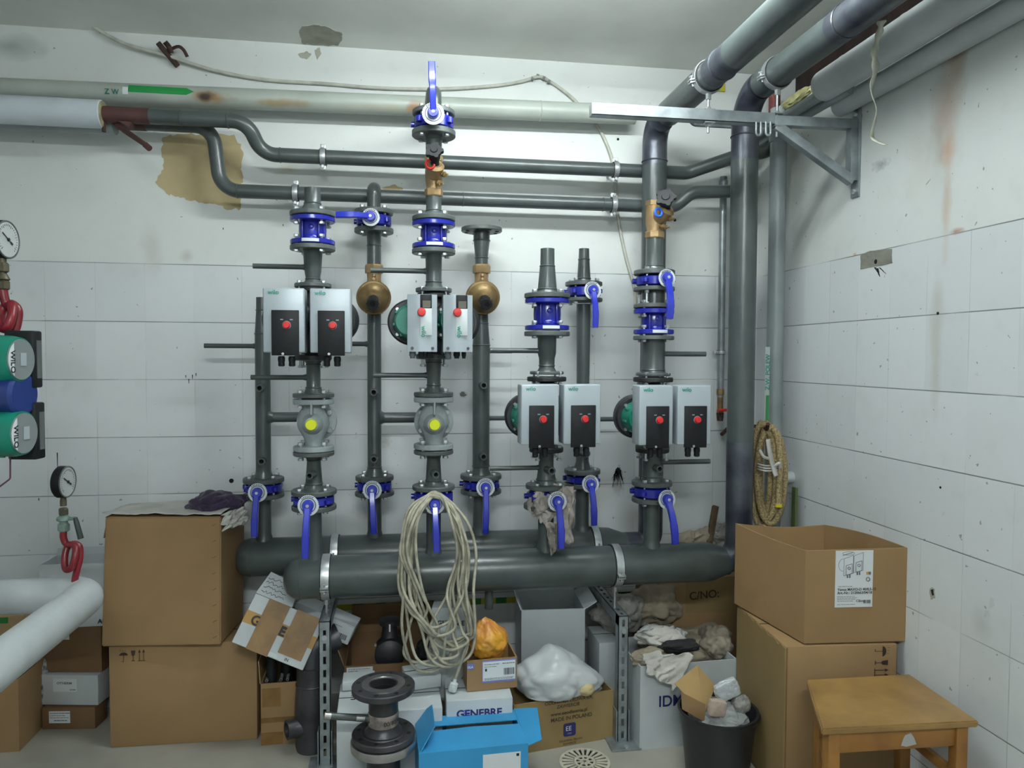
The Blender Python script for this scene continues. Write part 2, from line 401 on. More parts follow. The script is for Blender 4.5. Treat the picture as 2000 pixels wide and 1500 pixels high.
# ceiling lamps (one above the view, one added unseen behind it for fill)
for (lx, ly, pw) in LAMPS:
    t = thing('ceiling_lamp', 'long white twin-tube fluorescent ceiling lamp ' + ('over the middle of the room' if ly > -3 else 'near the rear wall, added unseen as fill'), 'lamp', (lx, ly, ZC))
    B().box((lx, ly, ZC-0.035), (1.3, 0.10, 0.07), bev=0.01).obj('housing', WHITEP, t)
    TUBEM = mat('lit_fluorescent_tube_%d' % pw, (1, 1, 1), 0.4, emit=(LCOL, pw/(PI*0.196)))
    for s_ in (-1, 1): B().cyl((lx-0.6, ly+s_*0.045, ZC-0.086), (lx+0.6, ly+s_*0.045, ZC-0.086), 0.013).obj('tube', TUBEM, t)
# peeled patches
def patch(name, pxs, fn, mt, nrm, parent, th=0.003, jit=5, seed=1):
    random.seed(seed); out = []
    for i in range(len(pxs)):
        a, c = pxs[i], pxs[(i+1) % len(pxs)]
        for k in range(5):
            f = k/5; q = 0 if k == 0 else jit
            out.append((a[0]+(c[0]-a[0])*f+random.uniform(-q, q), a[1]+(c[1]-a[1])*f+random.uniform(-q, q)))
    P = [fn(*p) for p in out]; b = B(); n = V(nrm)*th
    a = [b.bm.verts.new(p+n) for p in P]; c = [b.bm.verts.new(p-n*0.3) for p in P]
    b.bm.faces.new(a)
    for i in range(len(a)):
        j = (i+1) % len(a); b.bm.faces.new((a[i], a[j], c[j], c[i]))
    o = b.obj(name, mt, parent, smooth=0); return o
fb = lambda x, y: PY(x, y, 0); fr = lambda x, y: PX(x, y, XR); fc = lambda x, y: PZ(x, y, ZC)
patch('bare_plaster_patch', [(318, 268), (355, 262), (400, 262), (458, 263), (476, 298), (470, 330), (474, 350), (468, 378), (470, 408), (452, 410), (420, 398), (388, 396), (352, 386), (325, 378), (303, 356), (320, 330), (316, 300)], fb, TAN, (0, -1, 0), wall_back, 0.0015, 3, 3)
patch('bare_plaster_patch', [(745, 368), (770, 360), (788, 369), (770, 374)], fb, TAN, (0, -1, 0), wall_back, 0.0015, 1, 4)
patch('bare_plaster_patch', [(582, 106), (600, 100), (608, 106), (600, 116), (586, 112)], fb, PLAS, (0, -1, 0), wall_back, 0.0015, 1, 4)
patch('bare_plaster_patch', [(614, 98), (624, 92), (628, 104), (620, 117)], fb, PLAS, (0, -1, 0), wall_back, 0.0015, 1, 5)
ce = bpy.data.objects['ceiling']
patch('bare_plaster_patch', [(584, 62), (590, 51), (618, 48), (640, 52), (668, 64), (668, 78), (660, 89), (612, 87), (590, 84)], fc, PLAS, (0, 0, -1), ce, 0.002, 1.5, 6)
MORT = mat('ribbed_mortar', (0.20, 0.20, 0.17), 0.9, 0, 0.3, 20, 0.4, 80)
patch('broken_tile_gap', [(1681, 499), (1700, 490), (1742, 486), (1743, 514), (1725, 518), (1705, 521), (1681, 526)], fr, MORT, (-1, 0, 0), wall_right, 0.0015, 0.6, 7)
def hole(px, py, fn, nrm, r, parent, name='drill_hole'):
    p = fn(px, py); B().lathe([(r, -0.001), (r, 0.0015), (r*0.6, 0.002)], p, nrm, 14).obj(name, HOLE, parent)
hole(1711, 511, fr, (-1, 0, 0), 0.009, wall_right); hole(1837, 952, fr, (-1, 0, 0), 0.004, wall_right); hole(1832, 612, fr, (-1, 0, 0), 0.005, wall_right)
patch('broken_tile_gap', [(1816, 1152), (1820, 1146), (1826, 1150), (1827, 1168), (1818, 1171)], fr, PLAS, (-1, 0, 0), wall_right, 0.0012, 0.8, 8)
patch('broken_tile_gap', [(1819, 1152), (1824, 1151), (1825, 1162), (1821, 1163)], fr, HOLE, (-1, 0, 0), wall_right, 0.002, 0.8, 8)
hole(452, 939, fb, (0, -1, 0), 0.010, wall_back); hole(1207, 272, fb, (0, -1, 0), 0.006, wall_back); hole(1318, 430, fb, (0, -1, 0), 0.007, wall_back)
random.seed(17)
patch('soot_mark', [(1201, 920), (1204, 914), (1210, 913), (1214, 919), (1211, 926), (1205, 928)], fb, HOLE, (0, -1, 0), wall_back, 0.001, 1.4, 11)
for k in range(16):
    a_ = random.uniform(-1, 1); x_ = 1207+a_*6; y_ = 922+random.uniform(-4, 6); ln_ = random.uniform(10, 34)
    patch('soot_streak', [(x_-0.9, y_), (x_+0.9, y_), (x_+a_*10+random.uniform(-3, 3), y_+ln_)], fb, HOLE, (0, -1, 0), wall_back, 0.0011, 0.5, 30+k)
patch('soot_mark', [(898, 768), (905, 765), (911, 770), (906, 775), (900, 774)], fb, mat('grey_soot', (0.12, 0.12, 0.12), 0.8), (0, -1, 0), wall_back, 0.001, 1.5, 13)
for pts_ in ([(1707, 522), (1711, 522), (1717, 538), (1714, 532)], [(1716, 522), (1720, 523), (1731, 535), (1727, 532)], [(1712, 524), (1716, 524), (1719, 541), (1716, 536)]):
    patch('crack', pts_, fr, HOLE, (-1, 0, 0), wall_right, 0.001, 0.4, 14)
for k, (x, y, s) in enumerate([(362, 733, 5), (368, 740, 9), (375, 732, 8), (382, 729, 6), (111, 884, 30), (75, 973, 5), (435, 445, 4), (552, 438, 4), (700, 447, 3), (812, 548, 4), (1100, 800, 20)]):
    a = fb(x, y); c = fb(x+2, y+s); d = (c-a)
    B().prism([(0, 0), (0.004, 0), (0.003, d.z), (0.001, d.z)], a+V((0, -0.0005, 0)), (1, 0, 0), (0, 0, 1), 0.0008).obj('scratch', HOLE, wall_back, smooth=0)
# ============================================================ PIPEWORK
YF, YK = -0.52, -0.20      # front / back row of risers
UP = V((0, 0, 1)); FR = V((0, -1, 0)); RX_ = V((1, 0, 0))
class Colm:
    def __init__(s, px, Y, pyr=700):
        s.Y = Y; s.X = PY(px, pyr, Y).x; s.px = px
    def z(s, py): # project the axis: find z for image row py
        lo, hi = -0.5, 3.2
        for _ in range(40):
            mid = (lo+hi)/2; p = V((s.X, s.Y, mid))-CAMP
            y = 750 - FPX*p.dot(up)/p.dot(fw)
            if y > py: lo = mid
            else: hi = mid
        return mid
    def w(s, wpx): return wpx*(V((s.X, s.Y, 1.5))-CAMP).dot(fw)/FPX
    def P(s, py): return V((s.X, s.Y, s.z(py)))
def flange_mesh(c, ax, r, th, bolts=4, rb=None, a0=45, hole=False, rin=0):
    """disc flange centred at c with bolt holes left out, returned as builder"""
    c, ax = V(c), V(ax).normalized(); b = B()
    prof = [(r-0.0025, -th/2), (r, -th/2+0.0025), (r, th/2-0.0025), (r-0.0025, th/2)]
    b.lathe(prof, c, ax, 48)
    return b
def bolt(parent, c, ax, l0, l1, r=0.0072, name='bolt', nut=0.011):
    """threaded bolt along ax from l0 to l1 with head and nut"""
    c, ax = V(c), V(ax).normalized(); b = B()
    b.cyl(c+ax*(l0-0.004), c+ax*(l1+0.010), r*0.72, 8)
    b.hexp(c+ax*(l0-nut*0.8), ax, r*1.5, nut*0.8); b.hexp(c+ax*l1, ax, r*1.5, nut)
    return b.obj(name, ZINC, parent, smooth=30)
def bolts4(parent, C, ax, rb, l0, l1, n=4, a0=45, r=0.0072):
    x, y, a = basis(ax)
    for k in range(n):
        t = R(a0+360*k/n)
        bolt(parent, V(C)+x*(rb*math.cos(t))+y*(rb*math.sin(t)), ax, l0, l1, r)
def weld(b, c, ax, r, s=0.004):
    b.torus(c, ax, r, s, 36, 6)
def stub(parent, c, d, r=0.0155, l=0.055, name='socket'):
    """small open threaded socket welded on a pipe"""
    c, d = V(c), V(d).normalized(); b = B()
    b.lathe([(r*1.35, -0.01), (r*1.1, 0.006), (r, 0.012), (r, l), (r*0.62, l), (r*0.62, l-0.03), (0, l-0.03)], c, d, 20, caps=False)
    o = b.obj(name, PAINT, parent)
    B().lathe([(r*0.60, l-0.024), (0, l-0.024)], c, d, 16, caps=False).obj('bore', HOLE, o)
    return o
def branch(parent, p0, p1, r, name='side_branch', openend=True):
    b = B(); p0, p1 = V(p0), V(p1); d = (p1-p0).normalized(); L = (p1-p0).length
    b.lathe([(r*1.7, -0.004), (r*1.15, 0.014), (r, 0.02), (r, L), (r*0.78, L), (r*0.78, L-0.02)], p0, d, 20, caps=False)
    o = b.obj(name, PAINT, parent)
    B().lathe([(r*0.77, L-0.012), (0, L-0.012)], p0, d, 16, caps=False).obj('bore', HOLE, o)
    return o
def spool(C, label, prof, flanges, name='pipe_spool', cat='pipe', openend=False, welds=(), fmat=None):
    """prof: list (py, half width px); flanges: list (py, width px, thick px)"""
    zs = [C.z(p[0]) for p in prof]
    base = V((C.X, C.Y, min(zs)))
    t = thing(name, label, cat, base)
    pr = [(C.w(p[1]), z-base.z) for p, z in zip(prof, zs)]
    b = B()
    if openend:
        r0 = pr[0][0]; z0 = pr[0][1]
        b.lathe([(0, z0-0.05), (r0*0.86, z0-0.05), (r0*0.86, z0)] + pr, base, (0, 0, 1), 36, caps=False)
    else: b.lathe(pr, base, (0, 0, 1), 36)
    for wy in welds:
        zz = C.z(wy); 
        # radius at that height
        rr = pr[0][0]
        for (r1, h1), (r2, h2) in zip(pr, pr[1:]):
            if min(h1, h2) <= zz-base.z <= max(h1, h2): rr = r1+(r2-r1)*((zz-base.z-h1)/((h2-h1) or 1))
        weld(b, (C.X, C.Y, zz), (0, 0, 1), rr, 0.003)
    b.obj('pipe', PAINT, t)
    for (fy, fwid, fth) in flanges:
        flange_mesh((C.X, C.Y, C.z(fy)), (0, 0, 1), C.w(fwid/2), C.w(fth)).obj('flange', fmat or FLG, t)
    return t
# ------------------------------------------------------------ butterfly valve
def butterfly(C, y0, y1, rb_px, dial, tip, label, dial_r=18, bend=1, L=None):
    """between flange rows y0 (top) and y1; dial=(px,py), tip = lever end (px,py)"""
    z0, z1 = C.z(y1), C.z(y0); zc = (z0+z1)/2; h = z1-z0
    L = L or 0.115
    D = PY(dial[0], dial[1], C.Y-L); D.z = D.z
    ctr = V((C.X, C.Y, zc))
    t = thing('butterfly_valve', label, 'valve', (C.X, C.Y, z0), 'blue butterfly valves')
    r = C.w(rb_px*0.36)
    b = B(); b.lathe([(r, -h*0.5), (r*1.25, -h*0.32), (r*1.25, h*0.32), (r, h*0.5)], ctr, (0, 0, 1), 40)
    for k in range(4):   # lugs
        a = R(45+90*k); q = ctr+V((math.cos(a), math.sin(a), 0))*C.w(rb_px*0.48)
        b.cyl(q-UP*h*0.16, q+UP*h*0.16, 0.013, 14)
        b.cyl(ctr+V((math.cos(a), math.sin(a), 0))*r, q, 0.010, 10)
    b.cyl((C.X-C.w(rb_px*0.52), C.Y+0.02, zc), (C.X-r, C.Y+0.02, zc), 0.011, 12)
    b.obj('body', BLUE, t)
    dirv = (D-ctr); 
    b = B(); b.cyl(ctr+dirv*0.35, D-dirv.normalized()*0.012, 0.015, 18); b.lathe([(0.020, 0), (0.024, 0.012), (0.024, 0.02)], D-dirv.normalized()*0.032, dirv, 18)
    b.obj('neck', BLUE, t)
    fn_ = V((dirv.x*0.6, dirv.y, 0)).normalized() + V((0, 0, 0.06)); fn_.normalize()
    x, y, a = basis(fn_)
    rd = C.w(dial_r)
    # dial with notched lower edge
    b = B(); T = PZ_lever = None
    pts = []
    n = 72
    for k in range(n):
        an = 2*PI*k/n; rr = rd*(0.93 if (k % 2 and k < 44) else 1.0); pts.append((rr*math.cos(an), rr*math.sin(an)))
    b.prism(pts, D, x, y, 0.003, a); o = b.obj('notch_plate', WHITEP, t, smooth=20)
    b = B(); b.torus(D+a*0.0035, a, rd*0.70, 0.0014, 30, 6); o2 = b.obj('scale_ring', INKN, o)
    # small arc marks (open / closed scale)
    b = B()
    for k in range(7):
        an = R(60+12*k); q = D+a*0.0036+x*(rd*0.84*math.cos(an))+y*(rd*0.84*math.sin(an))
        b.box(q, (0.004, 0.0035, 0.0008), x, y, a)
    b.obj('scale_marks', INKB, o, smooth=0)
    # lever
    E = PY(tip[0], tip[1], D.y-0.02*bend)
    ld = (E-D); LL = ld.length; ld.normalize(); side = ld.cross(a).normalized(); nn = side.cross(ld)
    if nn.dot(a) < 0: nn = -nn
    b = B(); wid = 0.0115
    b.lathe([(0.0215, 0.0), (0.0215, 0.010), (0.017, 0.018), (0.0, 0.018)], D+a*0.004, a, 26)
    for k in (-1, 1):
        b.prism([(0.006, k*0.020), (0.030, k*0.014), (0.030, 0), (0.0, 0)], D+a*0.005, ld, side, 0.009, nn)
    N_ = 14; segs = []
    for i in range(N_+1):
        f = i/N_; d = 0.010+(LL-0.010)*f
        off = 0.014 + 0.018*math.sin(PI*min(1, f*1.0))*0.8 - 0.004*f
        wv = wid*(0.95+0.12*math.sin(f*PI)+(0.12 if f > 0.5 else 0))
        th = 0.0085
        cc = D+ld*d+nn*off
        segs.append([cc+side*wv-nn*th, cc+side*wv+nn*th*0.6, cc+side*wv*0.75+nn*th, cc-side*wv*0.75+nn*th, cc-side*wv+nn*th*0.6, cc-side*wv-nn*th])
    rv = [[b.bm.verts.new(p) for p in s_] for s_ in segs]
    for p, q in zip(rv, rv[1:]):
        for k in range(6): b.bm.faces.new((p[k], p[(k+1) % 6], q[(k+1) % 6], q[k]))
    b.bm.faces.new(rv[0]); b.bm.faces.new(rv[-1][::-1])
    lv = b.obj('lever', BLUEL, t, smooth=35)
    b = B(); b.hexp(D+a*0.021, a, 0.0065, 0.004); b.obj('screw', ZINC, lv)
    fl = C.w(rb_px*0.40)
    bolts4(t, (C.X, C.Y, z0), (0, 0, 1), fl, -C.w(9), h+C.w(9), 4, 45, 0.0066)
    return t
# ------------------------------------------------------------ check valve
def check_valve(C, y0, y1, wpx, label, stickerside=0.0):
    z1, z0 = C.z(y0), C.z(y1); h = z1-z0; rf = C.w(wpx/2)*0.985; rbody = rf*0.60; th = C.w(9)
    base = V((C.X, C.Y, z0)); t = thing('check_valve', label, 'valve', base, 'blue flanged check valves')
    b = B()
    b.lathe([(rbody*0.9, th*0.8), (rbody, h*0.25), (rbody*1.03, h*0.5), (rbody*1.02, h*0.7), (rbody*0.92, h-th*0.8)], base, UP, 40)
    b.ball(base+V((0, -rbody*0.98, h*0.60)), (rbody*0.22, rbody*0.12, rbody*0.22), sub=3)
    b.ball(base+V((0, -rbody*0.85, h*0.22)), (rbody*0.5, rbody*0.25, rbody*0.32), sub=3)
    b.box(base+V((rbody*0.55, -rbody*0.8, h*0.5)), (0.006, 0.02, h*0.6), bev=0.002)
    b.box(base+V((-rbody*0.65, -rbody*0.75, h*0.5)), (0.006, 0.02, h*0.6), bev=0.002)
    b.obj('body', BLUE, t)
    for zz in (z0+th/2, z1-th/2):
        flange_mesh((C.X, C.Y, zz), UP, rf, th).obj('flange', BLUE, t)
    q = base+V((stickerside, 0, th*0.55)); pts = []
    b = B(); n = 12
    rr = rf+0.0007
    for i in range(n+1):
        an = R(-90-22+44*i/n)
        pts.append((rr*math.cos(an), rr*math.sin(an)))
    lo = [b.bm.verts.new(base+V((p[0], p[1], th*0.2))) for p in pts]; hi = [b.bm.verts.new(base+V((p[0], p[1], th*0.85))) for p in pts]
    for i in range(n): b.bm.faces.new((lo[i], lo[i+1], hi[i+1], hi[i]))
    b.obj('name_strip', PAPER, t)
    bolts4(t, (C.X, C.Y, z1), UP, rf*0.80, -th-0.006, th+0.004, 4, 35)
    bolts4(t, (C.X, C.Y, z0), UP, rf*0.80, -th-0.004, th+0.006, 4, 35)
    return t
def bolted_pair(t, C, y0, y1, wpx, n=4, a0=45):
    z1, z0 = C.z(y0), C.z(y1); bolts4(t, (C.X, C.Y, z0), UP, C.w(wpx/2)*0.80, 0, z1-z0, n, a0, 0.0066)
# ------------------------------------------------------------ columns
A = Colm(513, YK); Bc = Colm(612, YF); Cc = Colm(731, YK); D = Colm(847, YF)
E = Colm(940, YK); F = Colm(1068, YF); G = Colm(1139, YK); H = Colm(1276, YF)
H2 = Colm(1274, YK); J = Colm(1448, YF)
def at(px, py, Y): return PY(px, py, Y)
# --- manifolds
MZ = 0.693; MR = 0.0797
def manifold(label, X0, X1, Y, risers, capleft=True, x1end=None):
    t = thing('pipe_manifold', label, 'pipe manifold', (X0, Y, MZ-MR))
    prof = [(0.0, 0.0), (MR*0.45, 0.006), (MR*0.75, 0.020), (MR*0.93, 0.040), (MR, 0.062), (MR, X1-X0), (MR*0.97, X1-X0+0.02)]
    b = B(); b.lathe(prof, (X0, Y, MZ), (1, 0, 0), 56); weld(b, (X0+0.066, Y, MZ), (1, 0, 0), MR, 0.0025)
    b.obj('header', PAINT, t)
    for (C, ytop, hw, fy, fwid, fth) in risers:
        zt = C.z(ytop); r = C.w(hw)
        bb = B(); bb.lathe([(r*1.22, MZ+MR*0.88-MZ), (r*1.06, MR+0.012), (r, MR+0.02), (r, zt-MZ)], (C.X, C.Y, MZ), UP, 36)
        rr = bb.obj('riser', PAINT, t)
        flange_mesh((C.X, C.Y, C.z(fy)), UP, C.w(fwid/2), C.w(fth)).obj('flange', FLG, rr)
    return t
xl = PY(553, 1131, YF).x; xr = PY(1372, 1100, YF).x
mf = manifold('thick grey front manifold pipe with domed left end, lying on the two slotted posts', xl, xr, YF,
    [(Bc, 990, 14.5, 990, 86, 9), (D, 990, 14.5, 990, 84, 9), (F, 988, 15.5, 988, 88, 9), (H, 972, 15.5, 975, 78, 9)])
xl2 = PY(459, 1092, YK).x; xr2 = PY(1180, 1060, YK).x
mb = manifold('thick grey rear manifold pipe running close to the tiled wall', xl2, xr2, YK,
    [(A, 966, 14, 967, 78, 8), (Cc, 962, 13.5, 963, 76, 8), (E, 958, 15.5, 959, 80, 8), (G, 945, 13.5, 946, 70, 8)])
# reducer end of rear manifold and the bend up into the main pipe
b = B(); xe = xr2+0.02
b.lathe([(MR, 0), (MR*0.98, 0.02), (0.0545, 0.085), (0.0545, 0.10)], (xe-0.02, YK, MZ), (1, 0, 0), 44); b.obj('reducer', PAINT, mb)
weld(B(), (0, 0, 0), (0, 0, 1), 1, .1)
rm = 0.0545
# main pipe I : rises from rear manifold, bends into the overhead run
X1 = H2.X; ov1 = PX(1368, 165, X1); zI = ov1.z
t = thing('main_pipe', 'thick grey main pipe behind the right brass valve bending overhead, left of the two', 'pipe', (X1, YK, MZ), 'overhead main pipes')
pth = elbow([(xe+0.08, YK, MZ), (X1, YK, MZ), (X1, YK, MZ+0.4)], 0.15)
pth = [p for p in pth]
n_e = [i for i, p in enumerate(pth) if p.z > MZ+0.149][0]
B().tube(pth[:n_e+1], rm*1.003, 40).obj('lower_elbow', BURN, t)
zt = zI-0.16
B().tube([(X1, YK, MZ+0.15), (X1, YK, 1.2), (X1, YK, zt)], rm, 40).obj('riser', PAINT, t)
pe = elbow([(X1, YK, zt-0.02), (X1, YK, zI), (X1, YK-0.5, zI)], 0.16)
pe = [p for p in pe if p.y > YK-0.18]
bb = B(); bb.tube(pe, rm*1.004, 40); weld(bb, (X1, YK, zt), UP, rm, 0.004); bb.obj('upper_elbow', BURN, t)
yo = YK-0.17
bb = B(); bb.tube([(X1, yo, zI), (X1, -1.15, zI), (X1, -1.6, zI), (X1, -3.3, zI)], rm, 40); bb.obj('overhead_run', PAINT, t)
wy = PX(1412, 122, X1).y
bb = B(); bb.tube([(X1, wy+0.07, zI), (X1, wy-0.10, zI)], rm*1.004, 40); weld(bb, (X1, wy, zI), FR, rm, 0.004); bb.obj('weld_joint', BURN, t)
# main pipe J : rises from front manifold end
X2 = J.X; ov2 = PX(1506, 152, X2); zJ = ov2.z
t = thing('main_pipe', 'thick grey main pipe in the corner bending overhead, right one of the two', 'pipe', (X2, YF, MZ), 'overhead main pipes')
pth = elbow([(xr-0.01, YF, MZ), (X2, YF, MZ), (X2, YF, MZ+0.5)], 0.155)
bb = B(); bb.lathe([(MR, 0), (MR*0.985, 0.03), (0.056, 0.10), (0.0555, 0.11)], (xr, YF, MZ), (1, 0, 0), 44); bb.obj('reducer', PAINT, t)
n_e = [i for i, p in enumerate(pth) if p.z > MZ+0.154][0]
bb = B(); bb.tube([p for p in pth[:n_e+1] if p.x > xr+0.09], rm*1.003, 40); bb.obj('lower_elbow', BURN, t)
zt2 = zJ-0.16
bb = B(); bb.tube([(X2, YF, MZ+0.155), (X2, YF, zt2)], rm*1.0, 40); bb.obj('riser', PAINT, t)
pe = [p for p in elbow([(X2, YF, zt2-0.10), (X2, YF, zJ), (X2, YF-0.5, zJ)], 0.14) if p.y > YF-0.155]
bb = B(); bb.tube(pe, rm*1.004, 40); weld(bb, (X2, YF, zt2), UP, rm, 0.004); bb.obj('upper_elbow', BURN, t)
bb = B(); bb.tube([(X2, YF-0.15, zJ), (X2, -1.3, zJ), (X2, -3.3, zJ)], rm, 40); bb.obj('overhead_run', PAINT, t)
wy = PX(1655, 42, X2).y
bb = B(); bb.tube([(X2, wy+0.05, zJ), (X2, wy-0.22, zJ)], rm*1.004, 40); weld(bb, (X2, wy, zJ), FR, rm, 0.004); bb.obj('weld_joint', BURN, t)
# --- column A spool (rear, leftmost)
def hb(C, t, py, px_end, r_px, name='side_branch'):   # horizontal branch along X from column C to a pixel column
    p0 = C.P(py); s = -1 if px_end < C.px else 1
    pe_ = PY(px_end, py, C.Y); r0 = C.w(10)
    branch(t, p0+V((s*r0, 0, 0)), V((pe_.x, C.Y, p0.z)), C.w(r_px), name)
def fs(C, t, py, dx=0, r=7):   # socket facing the room
    p = C.P(py); stub(t, p+V((0, -C.w(11), 0)), (dx, -1, 0.02), C.w(r))
def bypass(t, C, T, py, r_px, rear):
    """grey pipe from rear column C to the back port of three-way valve on T"""
    p0 = C.P(py); r = C.w(r_px)
    b = B(); b.tube(elbow([p0+V((C.w(12), 0, 0)), (T.X, C.Y, p0.z), (T.X, rear, p0.z)], 0.07), r, 20)
    b.lathe([(r*1.5, 0), (r*1.1, 0.012), (r, 0.02)], p0+V((C.w(11), 0, 0)), (1, 0, 0), 20)
    b.obj('cross_pipe', PAINT, t)
t = spool(A, 'grey leftmost riser beside the upper left pump with a thin branch to the left', [(581, 11.5), (606, 11.5), (652, 14.5), (700, 14.5), (916, 14.5), (922, 15), (934, 20)], [(937, 78, 9)], openend=True, welds=(606, 652), name='riser_pipe')
hb(A, t, 676, 399, 4.6); fs(A, t, 757); fs(A, t, 897, 0.1); bypass(t, A, Bc, 815, 10, YF+0.10)
t = spool(Cc, 'grey riser with two front sockets between the two grey three-way valves', [(606, 13.5), (912, 13.5), (918, 15), (930, 19)], [(933, 74, 9)], welds=(912,), name='riser_pipe')
hb(Cc, t, 672, 688, 4.6); fs(Cc, t, 765, 0.0); fs(Cc, t, 893, 0.0); bypass(t, Cc, D, 816, 10.5, YF+0.10)
t = spool(E, 'grey riser with two front sockets under the right-hand round brass valve', [(606, 13), (632, 13.5), (674, 17), (908, 16.5), (916, 16), (928, 20)], [(930, 81, 9)], welds=(632, 674, 910), name='riser_pipe')
fs(E, t, 752, 0.05, 7); fs(E, t, 888, 0.05, 7); hb(E, t, 685, 1000, 5); hb(E, t, 817, 1003, 4.6)
t = spool(G, 'slim grey riser behind the pump with the open socket below its right module', [(594, 14), (750, 12.5), (900, 12.5), (906, 14), (917, 18)], [(920, 71, 9), (586, 73, 7)], welds=(), name='riser_pipe')
fs(G, t, 882, 0.0, 7); hb(G, t, 819, 1212, 4.6)
# --- butterfly valves
butterfly(A, 941, 962, 78, (503, 962), (498, 1048), 'blue butterfly valve with lever down, foot of the leftmost riser behind the cartons')
butterfly(Bc, 965, 986, 86, (602, 987), (597, 1090), 'blue butterfly valve with lever down under the left three-way valve', 20)
butterfly(Cc, 937, 959, 74, (727, 957), (731, 1042), 'blue butterfly valve with lever down, left of the hanging cable coil')
butterfly(D, 956, 984, 84, (849, 985), (853, 1078), 'blue butterfly valve carrying the hanging white cable coil', 19)
butterfly(E, 935, 955, 80, (948, 952), (947, 1041), 'blue butterfly valve with lever down, right of the hanging cable coil')
butterfly(F, 955, 984, 80, (1088, 979), (1094, 1071), 'blue butterfly valve wrapped in a dirty rag', 19)
butterfly(G, 925, 943, 71, (1153, 945), (1159, 1026), 'blue butterfly valve with lever down, right of the rag-wrapped one', 17)
butterfly(H, 948, 971, 78, (1302, 975), (1317, 1062), 'blue butterfly valve with slanting lever at the foot of the rightmost riser', 18)
butterfly(D, 227, 258, 84, (846, 222), (843, 122), 'blue butterfly valve at the top with its lever pointing up', 21)
butterfly(Cc, 419, 446, 74, (724, 424), (655, 421), 'blue butterfly valve with lever pointing left, below the lower wall pipe', 17)
butterfly(G, 559, 582, 73, (1157, 567), (1161, 641), 'blue butterfly valve below the short open pipe stub, lever down', 17)
butterfly(H, 538, 561, 78, (1302, 543), (1306, 624), 'blue butterfly valve under the right brass valve, lever down', 17)
# --- column B (front)
spool(Bc, 'short grey pipe with flange on top of the leftmost check valve', [(368, 15.5), (398, 15.5), (403, 18), (413, 24)], [(419, 86, 9)], openend=True, welds=(398,))
check_valve(Bc, 425, 479, 86, 'blue check valve above the pump with the two black panels at upper left')
t = spool(Bc, 'grey reducer with thin left branch between check valve and upper left pump', [(487, 23), (493, 18.5), (530, 16), (546, 13.5), (556, 20)], [(485, 86, 9), (558, 70, 8)], welds=(545,))
hb(Bc, t, 522, 494, 5)
t = spool(Bc, 'short grey pipe with thin left branch under the upper left pump', [(703, 18), (711, 13.5), (755, 13.5), (768, 19)], [(701, 68, 7), (772, 79, 8)], welds=(712, 757))
hb(Bc, t, 737, 490, 4.8)
t = spool(Bc, 'flared grey pipe with one socket under the left three-way valve', [(889, 19), (898, 13), (940, 16), (950, 16.5), (958, 22)], [(885, 79, 8), (960, 87, 9)], welds=(898, 944))
fs(Bc, t, 924, -0.15)
# --- column C (rear)
t = spool(Cc, 'grey pipe with flange between the left round brass valve and the side-lever valve', [(452, 18), (458, 14), (480, 13.5), (520, 13.5)], [(451, 75, 9)], welds=(480,))
# --- column D (front)
t = spool(D, 'grey pipe with flange between the top butterfly valve and the brass valve below it', [(262, 20), (270, 16), (305, 15)], [(262, 84, 11)], welds=(274,))
spool(D, 'short grey pipe with flange between brass valve and middle check valve', [(383, 15), (412, 15), (416, 17), (424, 22)], [(428, 83, 9)], welds=(412,))
check_valve(D, 434, 486, 84, 'blue check valve on the middle riser above the silver pump')
t = spool(D, 'grey pipe with thin left branch between check valve and silver pump', [(492, 22), (500, 16), (552, 15), (564, 19)], [(492, 84, 9), (567, 70, 8)], welds=(551,))
hb(D, t, 530, 724, 5)
t = spool(D, 'short bent grey pipe with thin left branch under the silver pump', [(700, 17), (708, 15.5), (745, 13), (756, 13.5), (767, 20)], [(698, 68, 7), (770, 77, 8)], welds=(708, 752))
hb(D, t, 733, 729, 4.8)
t = spool(D, 'flared grey pipe with one socket under the right three-way valve', [(885, 19), (893, 13), (930, 15), (940, 15.5), (948, 20)], [(882, 77, 8), (951, 83, 9)], welds=(893, 938))
fs(D, t, 922, 0.1)
# --- column E (rear)
t = spool(E, 'tapered grey pipe topped by an open unused flange', [(452, 16), (470, 16), (500, 12.5), (518, 12.5)], [(449, 79, 8)], welds=(470, 504))
zt_ = E.z(445); 
for k in range(8):
    a = R(22.5+45*k); B().cyl((E.X+E.w(31)*math.cos(a), E.Y+E.w(31)*math.sin(a), E.z(454)), (E.X+E.w(31)*math.cos(a), E.Y+E.w(31)*math.sin(a), E.z(454)+0.001), 0.008, 14).obj('bolt_hole', HOLE, t)
# --- column F (front)
spool(F, 'open tapered grey pipe end on top of the right-hand middle check valve', [(486, 13.5), (519, 14), (523, 15), (563, 18.5), (566, 18.5), (574, 24)], [(578, 89, 9)], openend=True, welds=(520, 565))
check_valve(F, 584, 645, 88, 'large blue check valve below the open tapered pipe end')
t = spool(F, 'grey reducer with thin left branch between large check valve and lower pump', [(653, 22), (660, 18.5), (690, 18), (700, 15.5), (718, 15), (725, 19)], [(652, 89, 9), (728, 66, 6)], welds=(714,))
hb(F, t, 685, 957, 5)
t = spool(F, 'grey pipe with socket and thin left branch under the lower left pump', [(876, 18), (884, 14.5), (910, 15), (936, 19), (946, 22)], [(875, 66, 6), (949, 80, 9)], welds=(884, 936))
hb(F, t, 913, 957, 4.6); fs(F, t, 915, 0.15, 7.5)
# --- column G (rear)
spool(G, 'slim open tapered grey pipe end above the small lever valve', [(486, 10), (505, 10.5), (509, 11), (542, 13), (546, 13), (553, 17)], [(555, 72, 8)], openend=True, welds=(507, 544))
